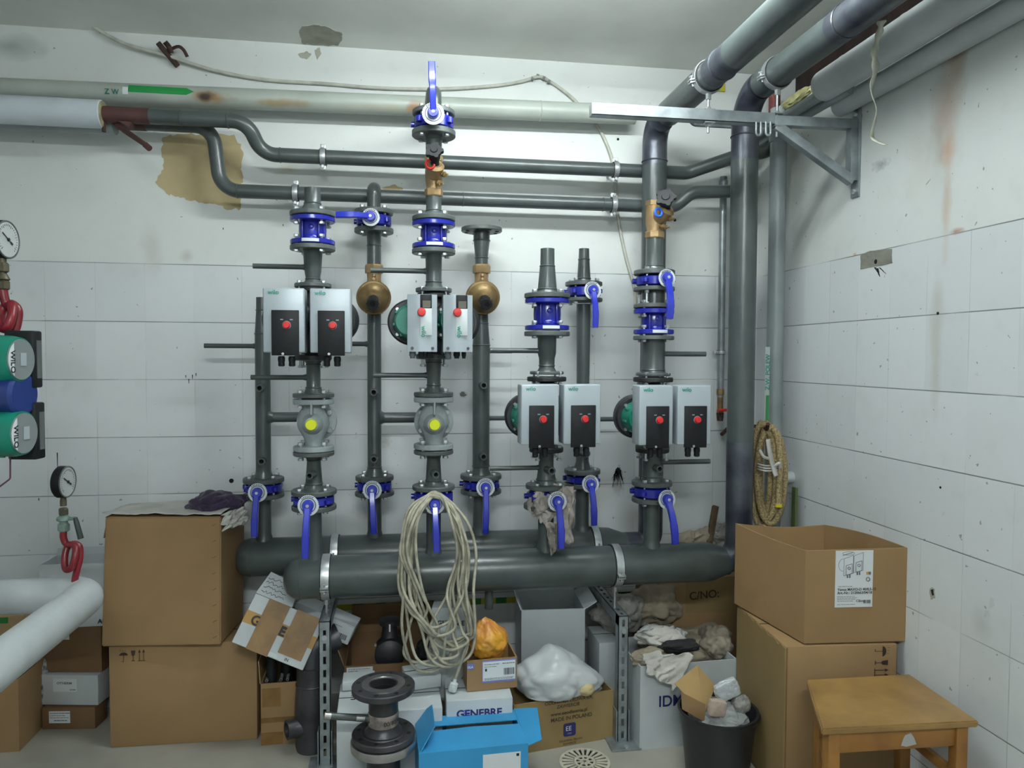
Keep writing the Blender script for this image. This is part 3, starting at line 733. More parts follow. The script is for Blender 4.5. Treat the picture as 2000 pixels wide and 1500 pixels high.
# --- column H (front)
spool(H, 'grey pipe with flange between the right brass valve and the lever valve', [(462, 16.5), (520, 17), (526, 20)], [(533, 79, 9)], welds=(520,))
t = spool(H, 'very short grey pipe between two flanges under the right lever valve', [(566, 20), (572, 21), (590, 21), (598, 22)], [(565, 79, 8), (598, 79, 8)])
bolted_pair(t, H, 572, 591, 79)
check_valve(H, 604, 653, 79, 'blue check valve on the rightmost riser')
t = spool(H, 'grey pipe with thin right branch between check valve and lower right pump', [(660, 23), (664, 22.5), (722, 22.5), (728, 24)], [(660, 79, 8), (731, 67, 6)], welds=(722,))
hb(H, t, 691, 1378, 5)
t = spool(H, 'thick grey pipe with socket and thin right branch under the lower right pump', [(876, 20), (930, 19), (940, 22)], [(873, 66, 6), (943, 79, 9)], welds=(930,))
hb(H, t, 903, 1386, 5); fs(H, t, 911, 0.1, 7)
# ------------------------------------------------------------ three-way valves
def three_way(C, y0, y1, wpx, label):
    z1, z0 = C.z(y0), C.z(y1); h = z1-z0; zc = C.z(826); base = V((C.X, C.Y, z0)); t = thing('three_way_valve', label, 'valve', base, 'grey cast three-way valves')
    r = C.w(22); rf = C.w(wpx/2); th = C.w(10)
    b = B(); b.lathe([(C.w(19), 0), (C.w(16), th), (C.w(19), h*0.25), (C.w(28), h*0.42), (C.w(31), h*0.52), (C.w(27), h*0.66), (C.w(20), h*0.8), (C.w(20), h)], base, UP, 40)
    c = V((C.X, C.Y, zc)); b.lathe([(C.w(27), -0.01), (C.w(20), 0.05), (C.w(13), 0.075)], c, FR, 30)
    b.lathe([(C.w(25), 0), (C.w(24), 0.085)], c, (0, 1, 0), 30)
    b.box(c+V((0, -0.055, h*0.30)), (0.008, 0.05, h*0.24), bev=0.002)
    b.obj('body', GREYV, t)
    for zz in (z0+th/2, z1-th/2): flange_mesh((C.X, C.Y, zz), UP, rf, th).obj('flange', GREYV, t)
    fl = flange_mesh(c+V((0.004, 0.075, 0)), (0, 1, 0), C.w(39), 0.018); o = fl.obj('side_flange', GREYV, t)
    fl = flange_mesh(c+V((0.004, 0.097, 0)), (0, 1, 0), C.w(38), 0.018); fl.obj('counter_flange', FLG, t)
    x, y, a = basis((0, -1, 0))
    for an in (35, 145, 215, 325): bolt(t, c+V((0.004+C.w(31)*math.cos(R(an)), 0.1, C.w(31)*math.sin(R(an)))), (0, -1, 0), 0, 0.034, 0.0075)
    B().lathe([(C.w(10.5), 0), (C.w(10.5), 0.018), (C.w(9.5), 0.022), (0, 0.022)], c+V((0, -0.070, 0)), FR, 30).obj('cap', YEL, t)
    bolts4(t, (C.X, C.Y, z1), UP, rf*0.80, -th-0.004, th+0.004, 4, 45, 0.0075); bolts4(t, (C.X, C.Y, z0), UP, rf*0.80, -th-0.004, th+0.006, 4, 45, 0.0075)
    return t
three_way(Bc, 779, 880, 78, 'pale grey three-way valve with yellow cap, left of the pair')
three_way(D, 775, 876, 77, 'pale grey three-way valve with yellow cap, right of the pair')
# ------------------------------------------------------------ round brass pressure valves
def round_brass(C, label):
    zt_, zb = C.z(516), C.z(610); base = V((C.X, C.Y, zb)); t = thing('pressure_control_valve', label, 'valve', base, 'round brass pressure valves')
    z = lambda py: C.z(py)
    b = B(); b.lathe([(C.w(17), z(534)), (C.w(17.5), z(532)), (C.w(17.5), z(520)), (C.w(16), z(517))], (C.X, C.Y, 0), UP, 8)
    b.obj('hex_end', BRASS, t, smooth=20)
    b = B(); b.lathe([(C.w(14), z(534)), (C.w(13), z(545)), (C.w(15), z(556)), (C.w(18), z(575)), (C.w(17), z(612))], (C.X, C.Y, 0), UP, 30)
    b.ball((C.X, C.Y-C.w(12), z(540)), (0.010, 0.012, 0.010), sub=2); b.ball((C.X, C.Y-C.w(12), z(548)), (0.012, 0.015, 0.012), sub=2)
    b.obj('body', BRASS, t)
    B().torus((C.X, C.Y-C.w(16), z(547)), FR, 0.006, 0.0035, 16, 6).obj('test_port', BRASSD, t)
    ax = V((0.0, -1, -0.22)).normalized(); c = V((C.X, C.Y-0.05, z(583)))
    r = C.w(33)
    b = B(); b.lathe([(C.w(15), -0.045), (r*0.75, -0.02), (r*0.97, -0.010), (r, -0.004), (r, 0.006), (r*0.96, 0.012), (r*0.88, 0.013), (r*0.84, 0.020), (r*0.6, 0.030), (r*0.42, 0.046), (r*0.36, 0.065), (r*0.30, 0.07)], c, ax, 56)
    b.obj('diaphragm_housing', BRASSD, t)
    c2 = c+ax*0.068
    b = B(); rk = C.w(10.5)
    b.lathe([(rk*0.95, 0), (rk, 0.01), (rk, 0.045), (rk*0.9, 0.048), (rk*0.9, 0.052), (rk*1.04, 0.055), (rk*1.04, 0.08), (rk*0.9, 0.085), (rk*0.5, 0.085), (rk*0.45, 0.078), (0, 0.078)], c2, V((0, -1, -0.30)), 28)
    for k in range(12):
        x, y, a = basis(V((0, -1, -0.30))); b.box(c2+a*0.067+x*(rk*1.04*math.cos(k*PI/6))+y*(rk*1.04*math.sin(k*PI/6)), (0.004, 0.004, 0.02), x, y, a)
    b.obj('adjusting_knob', BLACK, t)
    return t
round_brass(Cc, 'brass pressure valve with round bell housing just right of the upper left pump')
round_brass(E, 'brass pressure valve with round bell housing below the open flange')
# ------------------------------------------------------------ oblique brass balancing valves
def star_wheel(t, c, ax, r, h, mt=BLACK):
    x, y, a = basis(ax); pts = []
    for k in range(60):
        an = 2*PI*k/60; rr = r*(0.78+0.22*max(0, math.cos(5*an))**0.6 if math.cos(5*an) > 0 else 0.78); pts.append((rr*math.cos(an), rr*math.sin(an)))
    b = B(); b.prism(pts, c, x, y, h, a); b.cyl(V(c)-a*0.03, c, r*0.62, 20); b.lathe([(r*0.4, 0), (r*0.35, 0.004)], V(c)+a*h, a, 20)
    return b.obj('hand_wheel', mt, t)
def oblique(C, y0, y1, hw, label, ax, ring, ringmat, wheelc):
    z1, z0 = C.z(y0), C.z(y1); base = V((C.X, C.Y, z0)); h = z1-z0; t = thing('balancing_valve', label, 'valve', base, 'oblique brass balancing valves')
    r = C.w(hw)
    b = B(); b.lathe([(r*1.03, 0), (r*1.08, 0.004), (r*1.08, h*0.16), (r, h*0.18)], base, UP, 8); b.obj('hex_end', BRASS, t, smooth=20)
    b = B(); b.lathe([(r*1.0, h*0.86), (r*1.08, h*0.87), (r*1.08, h-0.004), (r*1.02, h)], base, UP, 8)
    b.obj('hex_end', BRASS, t, smooth=20)
    b = B(); b.lathe([(r*0.95, h*0.14), (r*0.86, h*0.22), (r*1.0, h*0.4), (r*1.02, h*0.6), (r*0.98, h*0.9)], base, UP, 32)
    c = base+UP*h*0.40; a = V(ax).normalized()
    b.lathe([(r*0.7, 0), (r*0.95, r*1.2), (r*1.0, r*1.9), (r*1.05, r*2.0), (r*0.75, r*2.3)], c, a, 28); b.obj('body', BRASS, t)
    for k, zz in ((0.20, 0.30), (0.25, 0.52)):
        q = base+V((0.012+0.5*r*(k > .22), -r*0.9, h*zz)); b = B(); b.cyl(q, q+V((0.012, -0.03, -0.01)), 0.0085, 14); b.hexp(q+V((0.005, -0.013, -0.004)), V((0.4, -1, -0.33)), 0.0125, 0.008); b.cyl(q+V((0.012, -0.03, -0.01)), q+V((0.020, -0.045, -0.012)), 0.004, 10)
        b.obj('test_cock', BRASSD, t)
    b = B(); b.torus(ring, V((0.2, -1, 0.1)), 0.0155, 0.005, 24, 8); b.obj('coloured_ring', ringmat, t)
    top = V(wheelc); e = c+a*r*2.3
    B().cyl(e-a*0.01, top, r*0.5, 20).obj('bonnet', BLACK, t)
    star_wheel(t, top, (top-e).normalized()+V((0, -0.5, 0)), C.w(20) if hw > 16.5 else C.w(18), 0.014, BLACK)
    return t
oblique(D, 305, 384, 16.5, 'brass balancing valve with red ring and dark star handwheel on the middle riser', (0.05, -0.75, 0.66), PY(840, 321, YF-0.075), RED, PY(848, 297, YF-0.10))
oblique(H, 393, 466, 18, 'brass balancing valve with blue ring and black handwheel in front of the main pipe', (0.35, -0.65, 0.66), PY(1286, 415, YF-0.08), mat('blue_plastic', (0.02, 0.12, 0.6), 0.4), PY(1300, 388, YF-0.09))
# ------------------------------------------------------------ pumps
def twin_pump(C, py_top, py_bot, kind, label, Wm=0.139, dxm=0.006, rtop=0.064, ftop=-0.006, text_col=GRTX):
    zt_, zb = C.z(py_top), C.z(py_bot); zc = (zt_+zb)/2; base = V((C.X, C.Y, zb-0.03))
    t = thing('twin_head_pump', label, 'pump', base, 'twin head circulation pumps')
    hh = zt_-zb
    # cast housing: two volutes side by side + flanged neck
    b = B()
    b.lathe([(0.030, -0.025), (0.034, 0.0), (0.050, hh*0.25), (0.055, hh*0.5), (0.050, hh*0.75), (0.034, hh), (0.030, hh+0.012)], (C.X, C.Y, zb), UP, 32)
    for s in (-1, 1): b.lathe([(0.035, 0.02), (0.078, 0.015), (0.088, 0), (0.088, -0.035), (0.075, -0.05)], (C.X+s*0.085, C.Y-0.02, zc), (0, 1, 0), 36)
    b.box((C.X, C.Y-0.01, zc), (0.16, 0.07, 0.13), bev=0.02)
    b.obj('volute_housing', DARKC, t)
    for zz, rr in ((zb-0.018, 0.068), (zt_+ftop, rtop)):
        f = flange_mesh((C.X, C.Y, zz), UP, rr, 0.018).obj('pump_flange', DARKC, t)
    bolts4(t, (C.X, C.Y, zb-0.018), UP, 0.060, -0.030, 0.012, 4, 45, 0.007)
    bolts4(t, (C.X, C.Y, zt_+ftop), UP, 0.062, -0.012, 0.020, 4, 45, 0.006)
    for s in (-1, 1):
        c = V((C.X+(-0.092 if s < 0 else 0.072), C.Y-0.045, zc)); b = B()
        B().lathe([(0.080, 0), (0.084, 0.008), (0.084, 0.020), (0.078, 0.028)], c, FR, 40).obj('round_cover', DARKC, t)
        b.lathe([(0.064, 0.028), (0.064, 0.045), (0.058, 0.06), (0.058, 0.085), (0.052, 0.10)], c, FR, 36)
        for k in range(8):
            a = k*PI/4+0.2; b.box(c+V((0.060*math.cos(a), -0.055, 0.060*math.sin(a))), (0.010, 0.05, 0.010), bev=0.002)
        m_ = b.obj('motor', GREEN, t)
        for k in range(4):
            a = k*PI/2+PI/4; q = c+V((0.067*math.cos(a), -0.030, 0.067*math.sin(a))); B().hexp(q, FR, 0.007, 0.01).obj('cap_screw', ZINC, m_)
    yf = C.Y-0.235; zmt, zmb = PY(C.px, py_top, yf).z, PY(C.px, py_bot, yf).z; zc = (zmt+zmb)/2
    if kind == 'A':
        W_, Hh, gap, yf, th = Wm, zmt-zmb, 0.018, C.Y-0.235, 0.085
        for s in (-1, 1):
            cx = C.X+dxm+s*(W_+gap)/2; c = V((cx, yf+th/2, zc))
            m_ = B().box(c, (W_, th, Hh), bev=0.005, seg=3).obj('control_module', SILV, t)
            pw, ph = W_*0.66, Hh*0.70
            px0 = cx+W_*0.04+ (0.0 if s < 0 else -0.002); pz = c.z-Hh/2+ph/2-0.010
            p_ = B().box((px0, yf-0.002, pz), (pw, 0.012, ph), bev=0.002).obj('control_panel', BLACK, m_)
            kc = V((px0+0.005, yf-0.008, pz+ph*0.17))
            B().torus(kc, FR, 0.0135, 0.0012, 26, 6).obj('knob_ring', mat('grey_print', (0.25, 0.26, 0.28), 0.4), p_)
            B().lathe([(0.0125, 0), (0.0125, 0.009), (0.010, 0.013), (0, 0.0135)], kc, FR, 24).obj('knob', RED, p_)
            b = B(); b.box(kc+V((-0.016, 0.0003, 0.019)), (0.010, 0.0012, 0.004)); b.box(kc+V((0.016, 0.0003, 0.019)), (0.010, 0.0012, 0.004)); b.obj('panel_symbols', mat('grey_print', (0.25, 0.26, 0.28), 0.4), p_, smooth=0)
            text('wilo', (cx-W_*0.38, yf-0.0006, zc+Hh*0.40), RX_, UP, 0.021, text_col, m_, 'maker_name', bold=0.012, sx=1.05)
            B().lathe([(0.0045, 0), (0.0045, 0.002), (0, 0.002)], (px0-0.008, yf-0.008, pz-ph/2+0.006), FR, 12).obj('fixing_screw', ZINC, p_)
            for gx in (-0.018, 0.018):
                q = V((px0+gx, yf+0.025, pz-ph/2-0.002)); b = B()
                b.lathe([(0.010, 0), (0.0125, -0.006), (0.0125, -0.016), (0.011, -0.02), (0.0115, -0.033), (0.008, -0.036)], q, UP, 14); b.obj('cable_gland', BLACK, m_)
            b = B()
            for k in range(9): b.box((cx, yf+th+0.012, zc-Hh*0.42+k*Hh*0.105), (W_*0.9, 0.03, 0.004))
            b.box((cx, yf+th+0.004, zc), (W_*0.92, 0.012, Hh*0.92), bev=0.002); b.obj('heat_sink', SILVD, m_, smooth=0)
    else:
        W_, Hh, gap, yf, th = Wm, zmt-zmb, 0.022, C.Y-0.235, 0.10
        for s in (-1, 1):
            cx = C.X+dxm+s*(W_+gap)/2; c = V((cx, yf+th/2, zc))
            b = B(); n = 14; pts = [(-W_/2, th), (-W_/2, 0.012)]
            pts += [(-W_/2+W_*i/n, 0.012-0.014*math.sin(PI*i/n)) for i in range(1, n)] + [(W_/2, 0.012), (W_/2, th)]
            b.prism(pts, (cx, yf, zc-Hh/2), RX_, (0, 1, 0), Hh, UP); m_ = b.obj('control_module', SILV, t, smooth=30)
            sx_ = cx+W_*0.12
            d_ = B().box((sx_, yf-0.001, zc+Hh*0.375), (W_*0.39, 0.006, Hh*0.24), bev=0.002).obj('display', BLACK, m_)
            B().box((sx_+0.002, yf-0.0035, zc+Hh*0.325), (W_*0.27, 0.003, Hh*0.125)).obj('screen', mat('display_glass', (0.10, 0.09, 0.07), 0.15), d_, smooth=0)
            B().box((sx_, yf-0.0015, zc+Hh*0.02), (W_*0.40, 0.006, Hh*0.47), bev=0.0015).obj('label_plate', WHITEP, m_)
            B().lathe([(0.015, 0), (0.015, 0.01), (0.0125, 0.015), (0, 0.016)], (sx_-0.016, yf-0.003, zc+Hh*0.19), FR, 26).obj('knob', RED, m_)
            text('wilo', (sx_-0.016, yf-0.0050, zc-Hh*0.05), (0, 0, -1), (1, 0, 0), 0.024, GRTX, m_, 'maker_name', bold=0.01)
            for k in (-1, 1): B().lathe([(0.0055, 0), (0.0055, 0.003), (0, 0.003)], (cx+k*0.036, yf-0.0005+0.006, zc-Hh*0.44), FR, 12).obj('fixing_screw', STEEL, m_)
            for gx in (-0.034, -0.002, 0.024):
                rg = 0.011 if gx < 0.01 else 0.0075; q = V((cx+gx, yf+0.04, zc-Hh/2)); b = B()
                b.lathe([(rg, 0.002), (rg*1.1, -0.006), (rg*1.1, -0.014), (rg*0.85, -0.018), (rg*0.85, -0.024)], q, UP, 12); b.obj('cable_gland', SILVD if gx < -0.03 else BLACK, m_)
            b = B()
            for k in range(9): b.box((cx, yf+th+0.012, zc-Hh*0.42+k*Hh*0.105), (W_*0.9, 0.03, 0.004))
            b.obj('heat_sink', DARKC, m_, smooth=0)
    return t
twin_pump(Bc, 563, 689, 'A', 'twin pump with two grey modules and black panels at upper left')
twin_pump(D, 575, 687, 'B', 'twin pump with two curved silver modules and small dark displays', 0.105, 0.013)
twin_pump(F, 751, 869, 'A', 'twin pump with grey modules, lower left of the two low-hanging ones', 0.1405, 0.008, 0.078, 0.022)
twin_pump(H, 753, 870, 'A', 'twin pump with grey modules, rightmost beside the corner main pipe', 0.133, 0.006, 0.080, 0.024)
# large black discs and green motors peeping out at the left of the two low pumps
# ------------------------------------------------------------ wall pipes
def zat(px, py, Y): return PY(px, py, Y).z
YW = -0.14
def clamp(parent_label, c, ax, r, rod=None, name='pipe_clamp', group='zinc pipe clamps', ears=UP, wdt=0.022):
    c, ax = V(c), V(ax).normalized(); t = thing(name, parent_label, 'clamp', c, group)
    x, y, a = basis(ax)
    b = B(); b.lathe([(r+0.0005, -wdt*0.62), (r+0.004, -wdt*0.62), (r+0.004, wdt*0.62), (r+0.0005, wdt*0.62)], c, ax, 40, caps=False); b.obj('rubber_lining', RUB, t)
    b = B(); b.lathe([(r+0.004, -wdt/2), (r+0.0065, -wdt/2), (r+0.0075, 0), (r+0.0065, wdt/2), (r+0.004, wdt/2)], c, ax, 44, caps=False); b.obj('band', ZINC, t)
    ears = V(ears)
    for s in (-1, 1):
        e = c+ears*s*(r+0.012); sd = ears.cross(ax).normalized(); b = B()
        b.box(e, (0.006, wdt, 0.022), sd, ax, ears, bev=0.001); b.box(e+sd*0.009, (0.006, wdt, 0.022), sd, ax, ears, bev=0.001)
        b.cyl(e-sd*0.012, e+sd*0.022, 0.0035, 8); b.hexp(e-sd*0.016, sd, 0.0075, 0.005); b.obj('clamp_screw', ZINC, t)
    if rod:
        p0 = c + (V(rod)-c).normalized()*(r+0.006); b = B(); b.cyl(p0, rod, 0.005, 10); d_ = (V(rod)-c).normalized(); b.hexp(p0, d_, 0.011, 0.022); b.obj('threaded_rod', ZINC, t)
    return t
rW = 0.0302
def wallpipe(name, label, pts, r, mt, group=None, parts=None, seg=28, rad=0.09, base=None):
    t = thing(name, label, 'pipe', base or pts[0], group); b = B(); b.tube(elbow(pts, rad, 12), r, seg); b.obj('pipe', mt, t); return t
zu = zat(1000, 323, YW); zl = zat(1000, 391, YW)
# left run: after primer section at px 215..305, Z-bend down
xs = PY(300, 228, YW-0.06).x
zA = zat(300, 226, YW-0.06); 
def xw(px, py=300): return PY(px, py, YW).x
YU = YW-0.06
pU = [(PY(216, 222, YU).x, YU, zat(216, 222, YU)), (PY(300, 226, YU).x, YU, zat(300, 226, YU)), (xw(478, 240), YU, zat(300, 226, YU)), (xw(508, 300), YW, zu), (xw(1385, 330), YW, zu)]
pU[2] = V((xw(470, 240), YU, zat(470, 240, YU)))
pU[1] = V((pU[1][0], YU, zat(300, 226, YU)))
zz_ = zat(380, 232, YU); pU = [V((xw(216), YU, zz_)), V((xw(488), YU, zz_)), V((xw(512), YW, zu)), V((xw(1000), YW, zu)), V((xw(1342), YW, zu)), V((xw(1425), YW-0.05, zat(1425, 306, YW-0.05))), V((xw(1480)+0.02, YW-0.12, zat(1480, 292, YW-0.12))), V((xw(1480)+0.05, YW-0.14, zat(1488, 215, YW-0.14)))]
t = thing('wall_pipe', 'grey pipe along the wall, upper of two, with an S-bend at left', 'pipe', pU[0], 'grey wall pipes')
B().tube(elbow(pU, 0.085, 12), rW, 28).obj('pipe', PAINT, t)
YL = YW+0.02
zz2 = zat(380, 250, YL)
zz2 = zat(330, 243, YL)
pL = [V((xw(230), YL, zz2)), V((xw(414), YL, zz2)), V((xw(428), YL, zl)), V((xw(1000), YL, zl)), V((xw(1322), YL, zl)), V((xw(1352), YL-0.02, zat(1356, 376, YL-0.02))), V((xw(1425)+0.02, YL-0.05, zat(1425, 373, YL-0.05)))]
t2 = thing('wall_pipe', 'grey pipe along the wall, lower of two, bending over the bare plaster', 'pipe', pL[0], 'grey wall pipes')
B().tube(elbow(pL, 0.085, 12), rW*0.97, 28).obj('pipe', PAINT, t2)
bb = B()
for px_ in (362, 452, 547): weld(bb, (xw(px_, 240), YU if px_ < 500 else YW, zz_ if px_ < 500 else zu), (1, 0, 0), rW, 0.0028)
bb.obj('weld_seams', PAINT, t)
bb = B()
for px_ in (462, 905, 1180): weld(bb, (xw(px_, 385), YL, zl), (1, 0, 0), rW*0.97, 0.0025)
bb.obj('weld_seams', PAINT, t2)
# primed ends
B().cyl((xw(216), YU, zz_), (xw(303), YU, zz_), rW*1.06, 28).obj('primed_end', OXBR, t)
B().cyl((xw(228), YL, zz2), (xw(283), YL, zz2), rW*1.05, 28).obj('primed_end', OXBR, t2)
# short stub from D top elbow back into the wall pipe above, C top elbow into lower pipe
topz = D.z(176); b = B()
t = thing('elbow_pipe', 'grey pipe elbow bending back over the cream pipe behind the raised lever', 'pipe', (D.X, D.Y, D.z(226)))
b.tube([p for p in elbow([(D.X, D.Y, D.z(222)), (D.X, D.Y, topz), (D.X, -0.02, topz)], 0.10, 14)], 0.0295, 28); b.obj('elbow', PAINT, t)
flange_mesh((D.X, D.Y, D.z(222)), UP, D.w(41), D.w(9)).obj('flange', FLG, t)
t = thing('elbow_pipe', 'grey pipe elbow joining the lower wall pipe above the side-lever valve', 'pipe', (Cc.X, Cc.Y, Cc.z(415)))
b = B(); b.tube(elbow([(Cc.X, Cc.Y, Cc.z(415)), (Cc.X, Cc.Y, zl+0.03), (Cc.X, YL+0.01, zl+0.005)], 0.04, 14), 0.0285, 28)
b.obj('elbow', PAINT, t); flange_mesh((Cc.X, Cc.Y, Cc.z(415)), UP, Cc.w(37), Cc.w(9)).obj('flange', FLG, t)
for (px_, zc_, yy, r_, lab) in [(631, zu, YW, rW, 'zinc clamp on the upper wall pipe, left one'), (577, zl, YL, rW, 'zinc clamp on the lower wall pipe, left one'), (1202, zu, YW, rW, 'zinc clamp on the upper wall pipe, right one'), (1199, zl, YL, rW, 'zinc clamp on the lower wall pipe, right one')]:
    clamp(lab, (PY(px_, 330, yy).x, yy, zc_), (1, 0, 0), r_, rod=(PY(px_, 330, yy).x, -0.003, zc_))
# cream pipe with ZW
YZ = -0.10; rZ = 0.043
zz3 = lambda px_, py_: zat(px_, py_, YZ)
pa_, pb_ = PY(350, 188, YZ), PY(1000, 214.5, YZ); sl_ = (pb_.z-pa_.z)/(pb_.x-pa_.x)
def zcz(x): return pa_.z+sl_*(x-pa_.x)
cp = [V((XL+0.02, YZ, zcz(XL+0.02))), V((PY(1240, 225, YZ).x, YZ, zcz(PY(1240, 225, YZ).x)))]
zc1 = zcz(PY(300, 180, YZ).x)
t = thing('old_water_pipe', 'cream painted old pipe marked ZW with a green arrow and a rust spot', 'pipe', cp[0])
rot_ = Matrix.Identity(3)
# rust: separate zones in the material, with their own shape
def cream_mat():
    M = mat('cream_pipe_with_rust', (0.37, 0.41, 0.37), 0.4, 0, 0.18, 4, 0.04, 30).copy(); nt = M.node_tree; N = nt.nodes; L = nt.links
    b_ = N['Principled BSDF']; src = b_.inputs['Base Color'].links[0].from_socket; tc = [n for n in N if n.type == 'TEX_COORD'][0]
    for (c, rx, rz, col, k) in RUSTS:
        mp = N.new('ShaderNodeMapping'); mp.vector_type = 'POINT'; L.new(tc.outputs['Object'], mp.inputs[0])
        mp.inputs['Scale'].default_value = (1/rx, 1/rz, 1/rz); mp.inputs['Location'].default_value = (-c.x/rx, -c.y/rz, -c.z/rz)
        ln = N.new('ShaderNodeVectorMath'); ln.operation = 'LENGTH'; L.new(mp.outputs[0], ln.inputs[0])
        nz = N.new('ShaderNodeTexNoise'); nz.inputs['Scale'].default_value = 14; L.new(tc.outputs['Object'], nz.inputs[0])
        ad = N.new('ShaderNodeMath'); ad.operation = 'MULTIPLY_ADD'; L.new(nz.outputs[0], ad.inputs[0]); ad.inputs[1].default_value = 1.4; L.new(ln.outputs['Value'], ad.inputs[2])
        mr = N.new('ShaderNodeMapRange'); L.new(ad.outputs[0], mr.inputs[0]); mr.inputs[1].default_value = 1.2; mr.inputs[2].default_value = 1.9; mr.inputs[3].default_value = k; mr.inputs[4].default_value = 0
        mx = N.new('ShaderNodeMix'); mx.data_type = 'RGBA'; L.new(mr.outputs[0], mx.inputs[0]); L.new(src, mx.inputs[6]); mx.inputs[7].default_value = (*col, 1); src = mx.outputs[2]
    L.new(src, b_.inputs['Base Color']); return M
yfz = YZ-rZ
def rel(p): return V(p)-cp[0]
RUSTS = [(rel(PY(408, 190, yfz)), .09, .03, (0.28, 0.15, 0.04), .8), (rel(PY(402, 189, yfz)), .042, .022, (0.035, 0.015, 0.01), .97), (rel(PY(550, 202, yfz)), .12, .02, (0.27, 0.18, 0.06), .7),
         (rel(PY(812, 212, yfz)), .045, .03, (0.28, 0.13, 0.04), .8), (rel(PY(740, 212, yfz)), .14, .022, (0.36, 0.30, 0.18), .5)]
B().tube([cp[0], (cp[0]+cp[1])/2, cp[1]], rZ, 36).obj('pipe', cream_mat(), t)
bb = B(); weld(bb, (PY(1055, 208, YZ).x, YZ, zcz(PY(1055, 208, YZ).x)), (1, 0, 0), rZ, 0.0025); bb.obj('weld_seam', OLDP, t)
def wrapX(yc, zc, r, off=0.0012):
    def f(p):
        dz = max(-r*0.95, min(r*0.95, p.z-zcz(p.x))); return V((p.x, yc-math.sqrt((r+off)**2-dz*dz) + (p.y-yfz)*0.0, p.z))
    return f
tp = PY(204, 183, yfz)
text('Z', (tp.x, yfz, tp.z), RX_, UP, 0.030, GRTX, t, 'lettering', wrap=wrapX(YZ, zc1, rZ, 0.0028), bold=0.015); text('W', (tp.x+0.027, yfz, tp.z), RX_, UP, 0.030, GRTX, t, 'lettering', wrap=wrapX(YZ, zc1, rZ, 0.0028), bold=0.015, sx=0.9)
def strip(x0, x1, z0, z1, mt, name, arrow=0.0):
    b = B(); n = 10; f = wrapX(YZ, zc1, rZ)
    lo = []
    for i in range(n+1):
        x = x0+(x1-x0)*i/n; lo.append((b.bm.verts.new(f(V((x, 0, z0)))), b.bm.verts.new(f(V((x, 0, (z0+z1)/2)))), b.bm.verts.new(f(V((x, 0, z1))))))
    if arrow:
        x = x1+arrow; tpv = b.bm.verts.new(f(V((x, 0, (z0+z1)/2))))
        b.bm.faces.new((lo[-1][0], tpv, lo[-1][1])); b.bm.faces.new((lo[-1][1], tpv, lo[-1][2]))
    for p, q in zip(lo, lo[1:]):
        b.bm.faces.new((p[0], q[0], q[1], p[1])); b.bm.faces.new((p[1], q[1], q[2], p[2]))
    b.obj(name, mt, t)
a0_ = PY(239, 169, yfz); a1_ = PY(250, 184, yfz); strip(a0_.x, a1_.x, a1_.z, a0_.z, PAPER, 'marking_tape')
a0_ = PY(250, 170, yfz); a1_ = PY(364, 188, yfz); strip(a0_.x, a1_.x, zc1-0.006, zc1+0.024, mat('green_arrow', (0.01, 0.23, 0.05), 0.45), 'green_arrow', 0.03)
# white jacketed pipe, left, two of them
YJ = YU; zj = zz_-0.001
x0_, x1_ = XL+0.02, xw(214)
t = thing('insulated_pipe', 'glossy white jacketed pipe at left ending where the grey wall pipe comes out', 'pipe', (x0_, YJ, zj))
B().cyl((x0_, YJ, zj), (x1_, YJ, zj), 0.055, 40, bev=0.003).obj('jacket', INSUC, t)
B().cyl((x1_, YJ, zj), (x1_+0.004, YJ, zj), 0.051, 40).obj('foam_end', mat('foam_edge', (0.36, 0.33, 0.2), 0.9, 0, 0.4, 30), t)
t = thing('insulated_pipe', 'dull grey jacketed pipe just under the glossy white one at left', 'pipe', (x0_, YL, zz2-0.02))
B().cyl((x0_, YL-0.01, zz2-0.012), (x1_+0.02, YL-0.01, zz2-0.012), 0.043, 36).obj('jacket', OLDG, t)
# rusty angle bracket under it
t = thing('pipe_bracket', 'brown rusty angle bracket sticking out below the end of the white jacketed pipe', 'bracket', PY(245, 250, -0.15))
b = B(); p = [PY(222, 238, -0.16), PY(245, 256, -0.24), PY(290, 287, -0.30)]; b.tube(p, [0.010, 0.012, 0.010], 8); b.cyl(PY(284, 283, -0.30), PY(292, 290, -0.31), 0.012, 12)
b.box(PY(245, 240, -0.19), (0.06, 0.05, 0.02), V((1, 0, -0.5)).normalized(), (0, 1, 0), V((0.5, 0, 1)).normalized()); b.obj('arm', OXBR, t)
B().cyl((xw(214)+0.002, YU, zz_+0.03), (xw(214)+0.002, YU, zz_-0.07), 0.008, 10).obj('hook', RUST, t)
# brown hook with tape on the wall, upper left
t = thing('wall_hook', 'dark brown strap hook with loose tape ends holding the white cable', 'hook', PY(330, 105, -0.01))
b = B(); d0, d1 = PY(308, 83, -0.06), PY(348, 130, -0.012); dd = (d1-d0).normalized(); b.box((d0+d1)/2, ((d1-d0).length, 0.012, 0.022), dd, dd.cross(UP).normalized(), dd.cross(UP).normalized().cross(dd), bev=0.003); b.obj('hook_arm', RUST, t)
def ribbon(pts, wd, nrm, mt, name, parent, th=0.0012, n=8):
    P = bez(pts, n); b = B(); nrm = V(nrm)
    rows = []
    for i, p in enumerate(P):
        tt = (P[min(i+1, len(P)-1)]-P[max(i-1, 0)]).normalized(); s_ = tt.cross(nrm).normalized()
        rows.append((b.bm.verts.new(p-s_*wd/2), b.bm.verts.new(p+s_*wd/2)))
    for p, q in zip(rows, rows[1:]): b.bm.faces.new((p[0], p[1], q[1], q[0]))
    return solid(b.obj(name, mt, parent), th)
ribbon([PY(322, 82, -0.03), PY(330, 92, -0.05), PY(334, 104, -0.04)], 0.022, FR, RUST, 'tape_end', t)
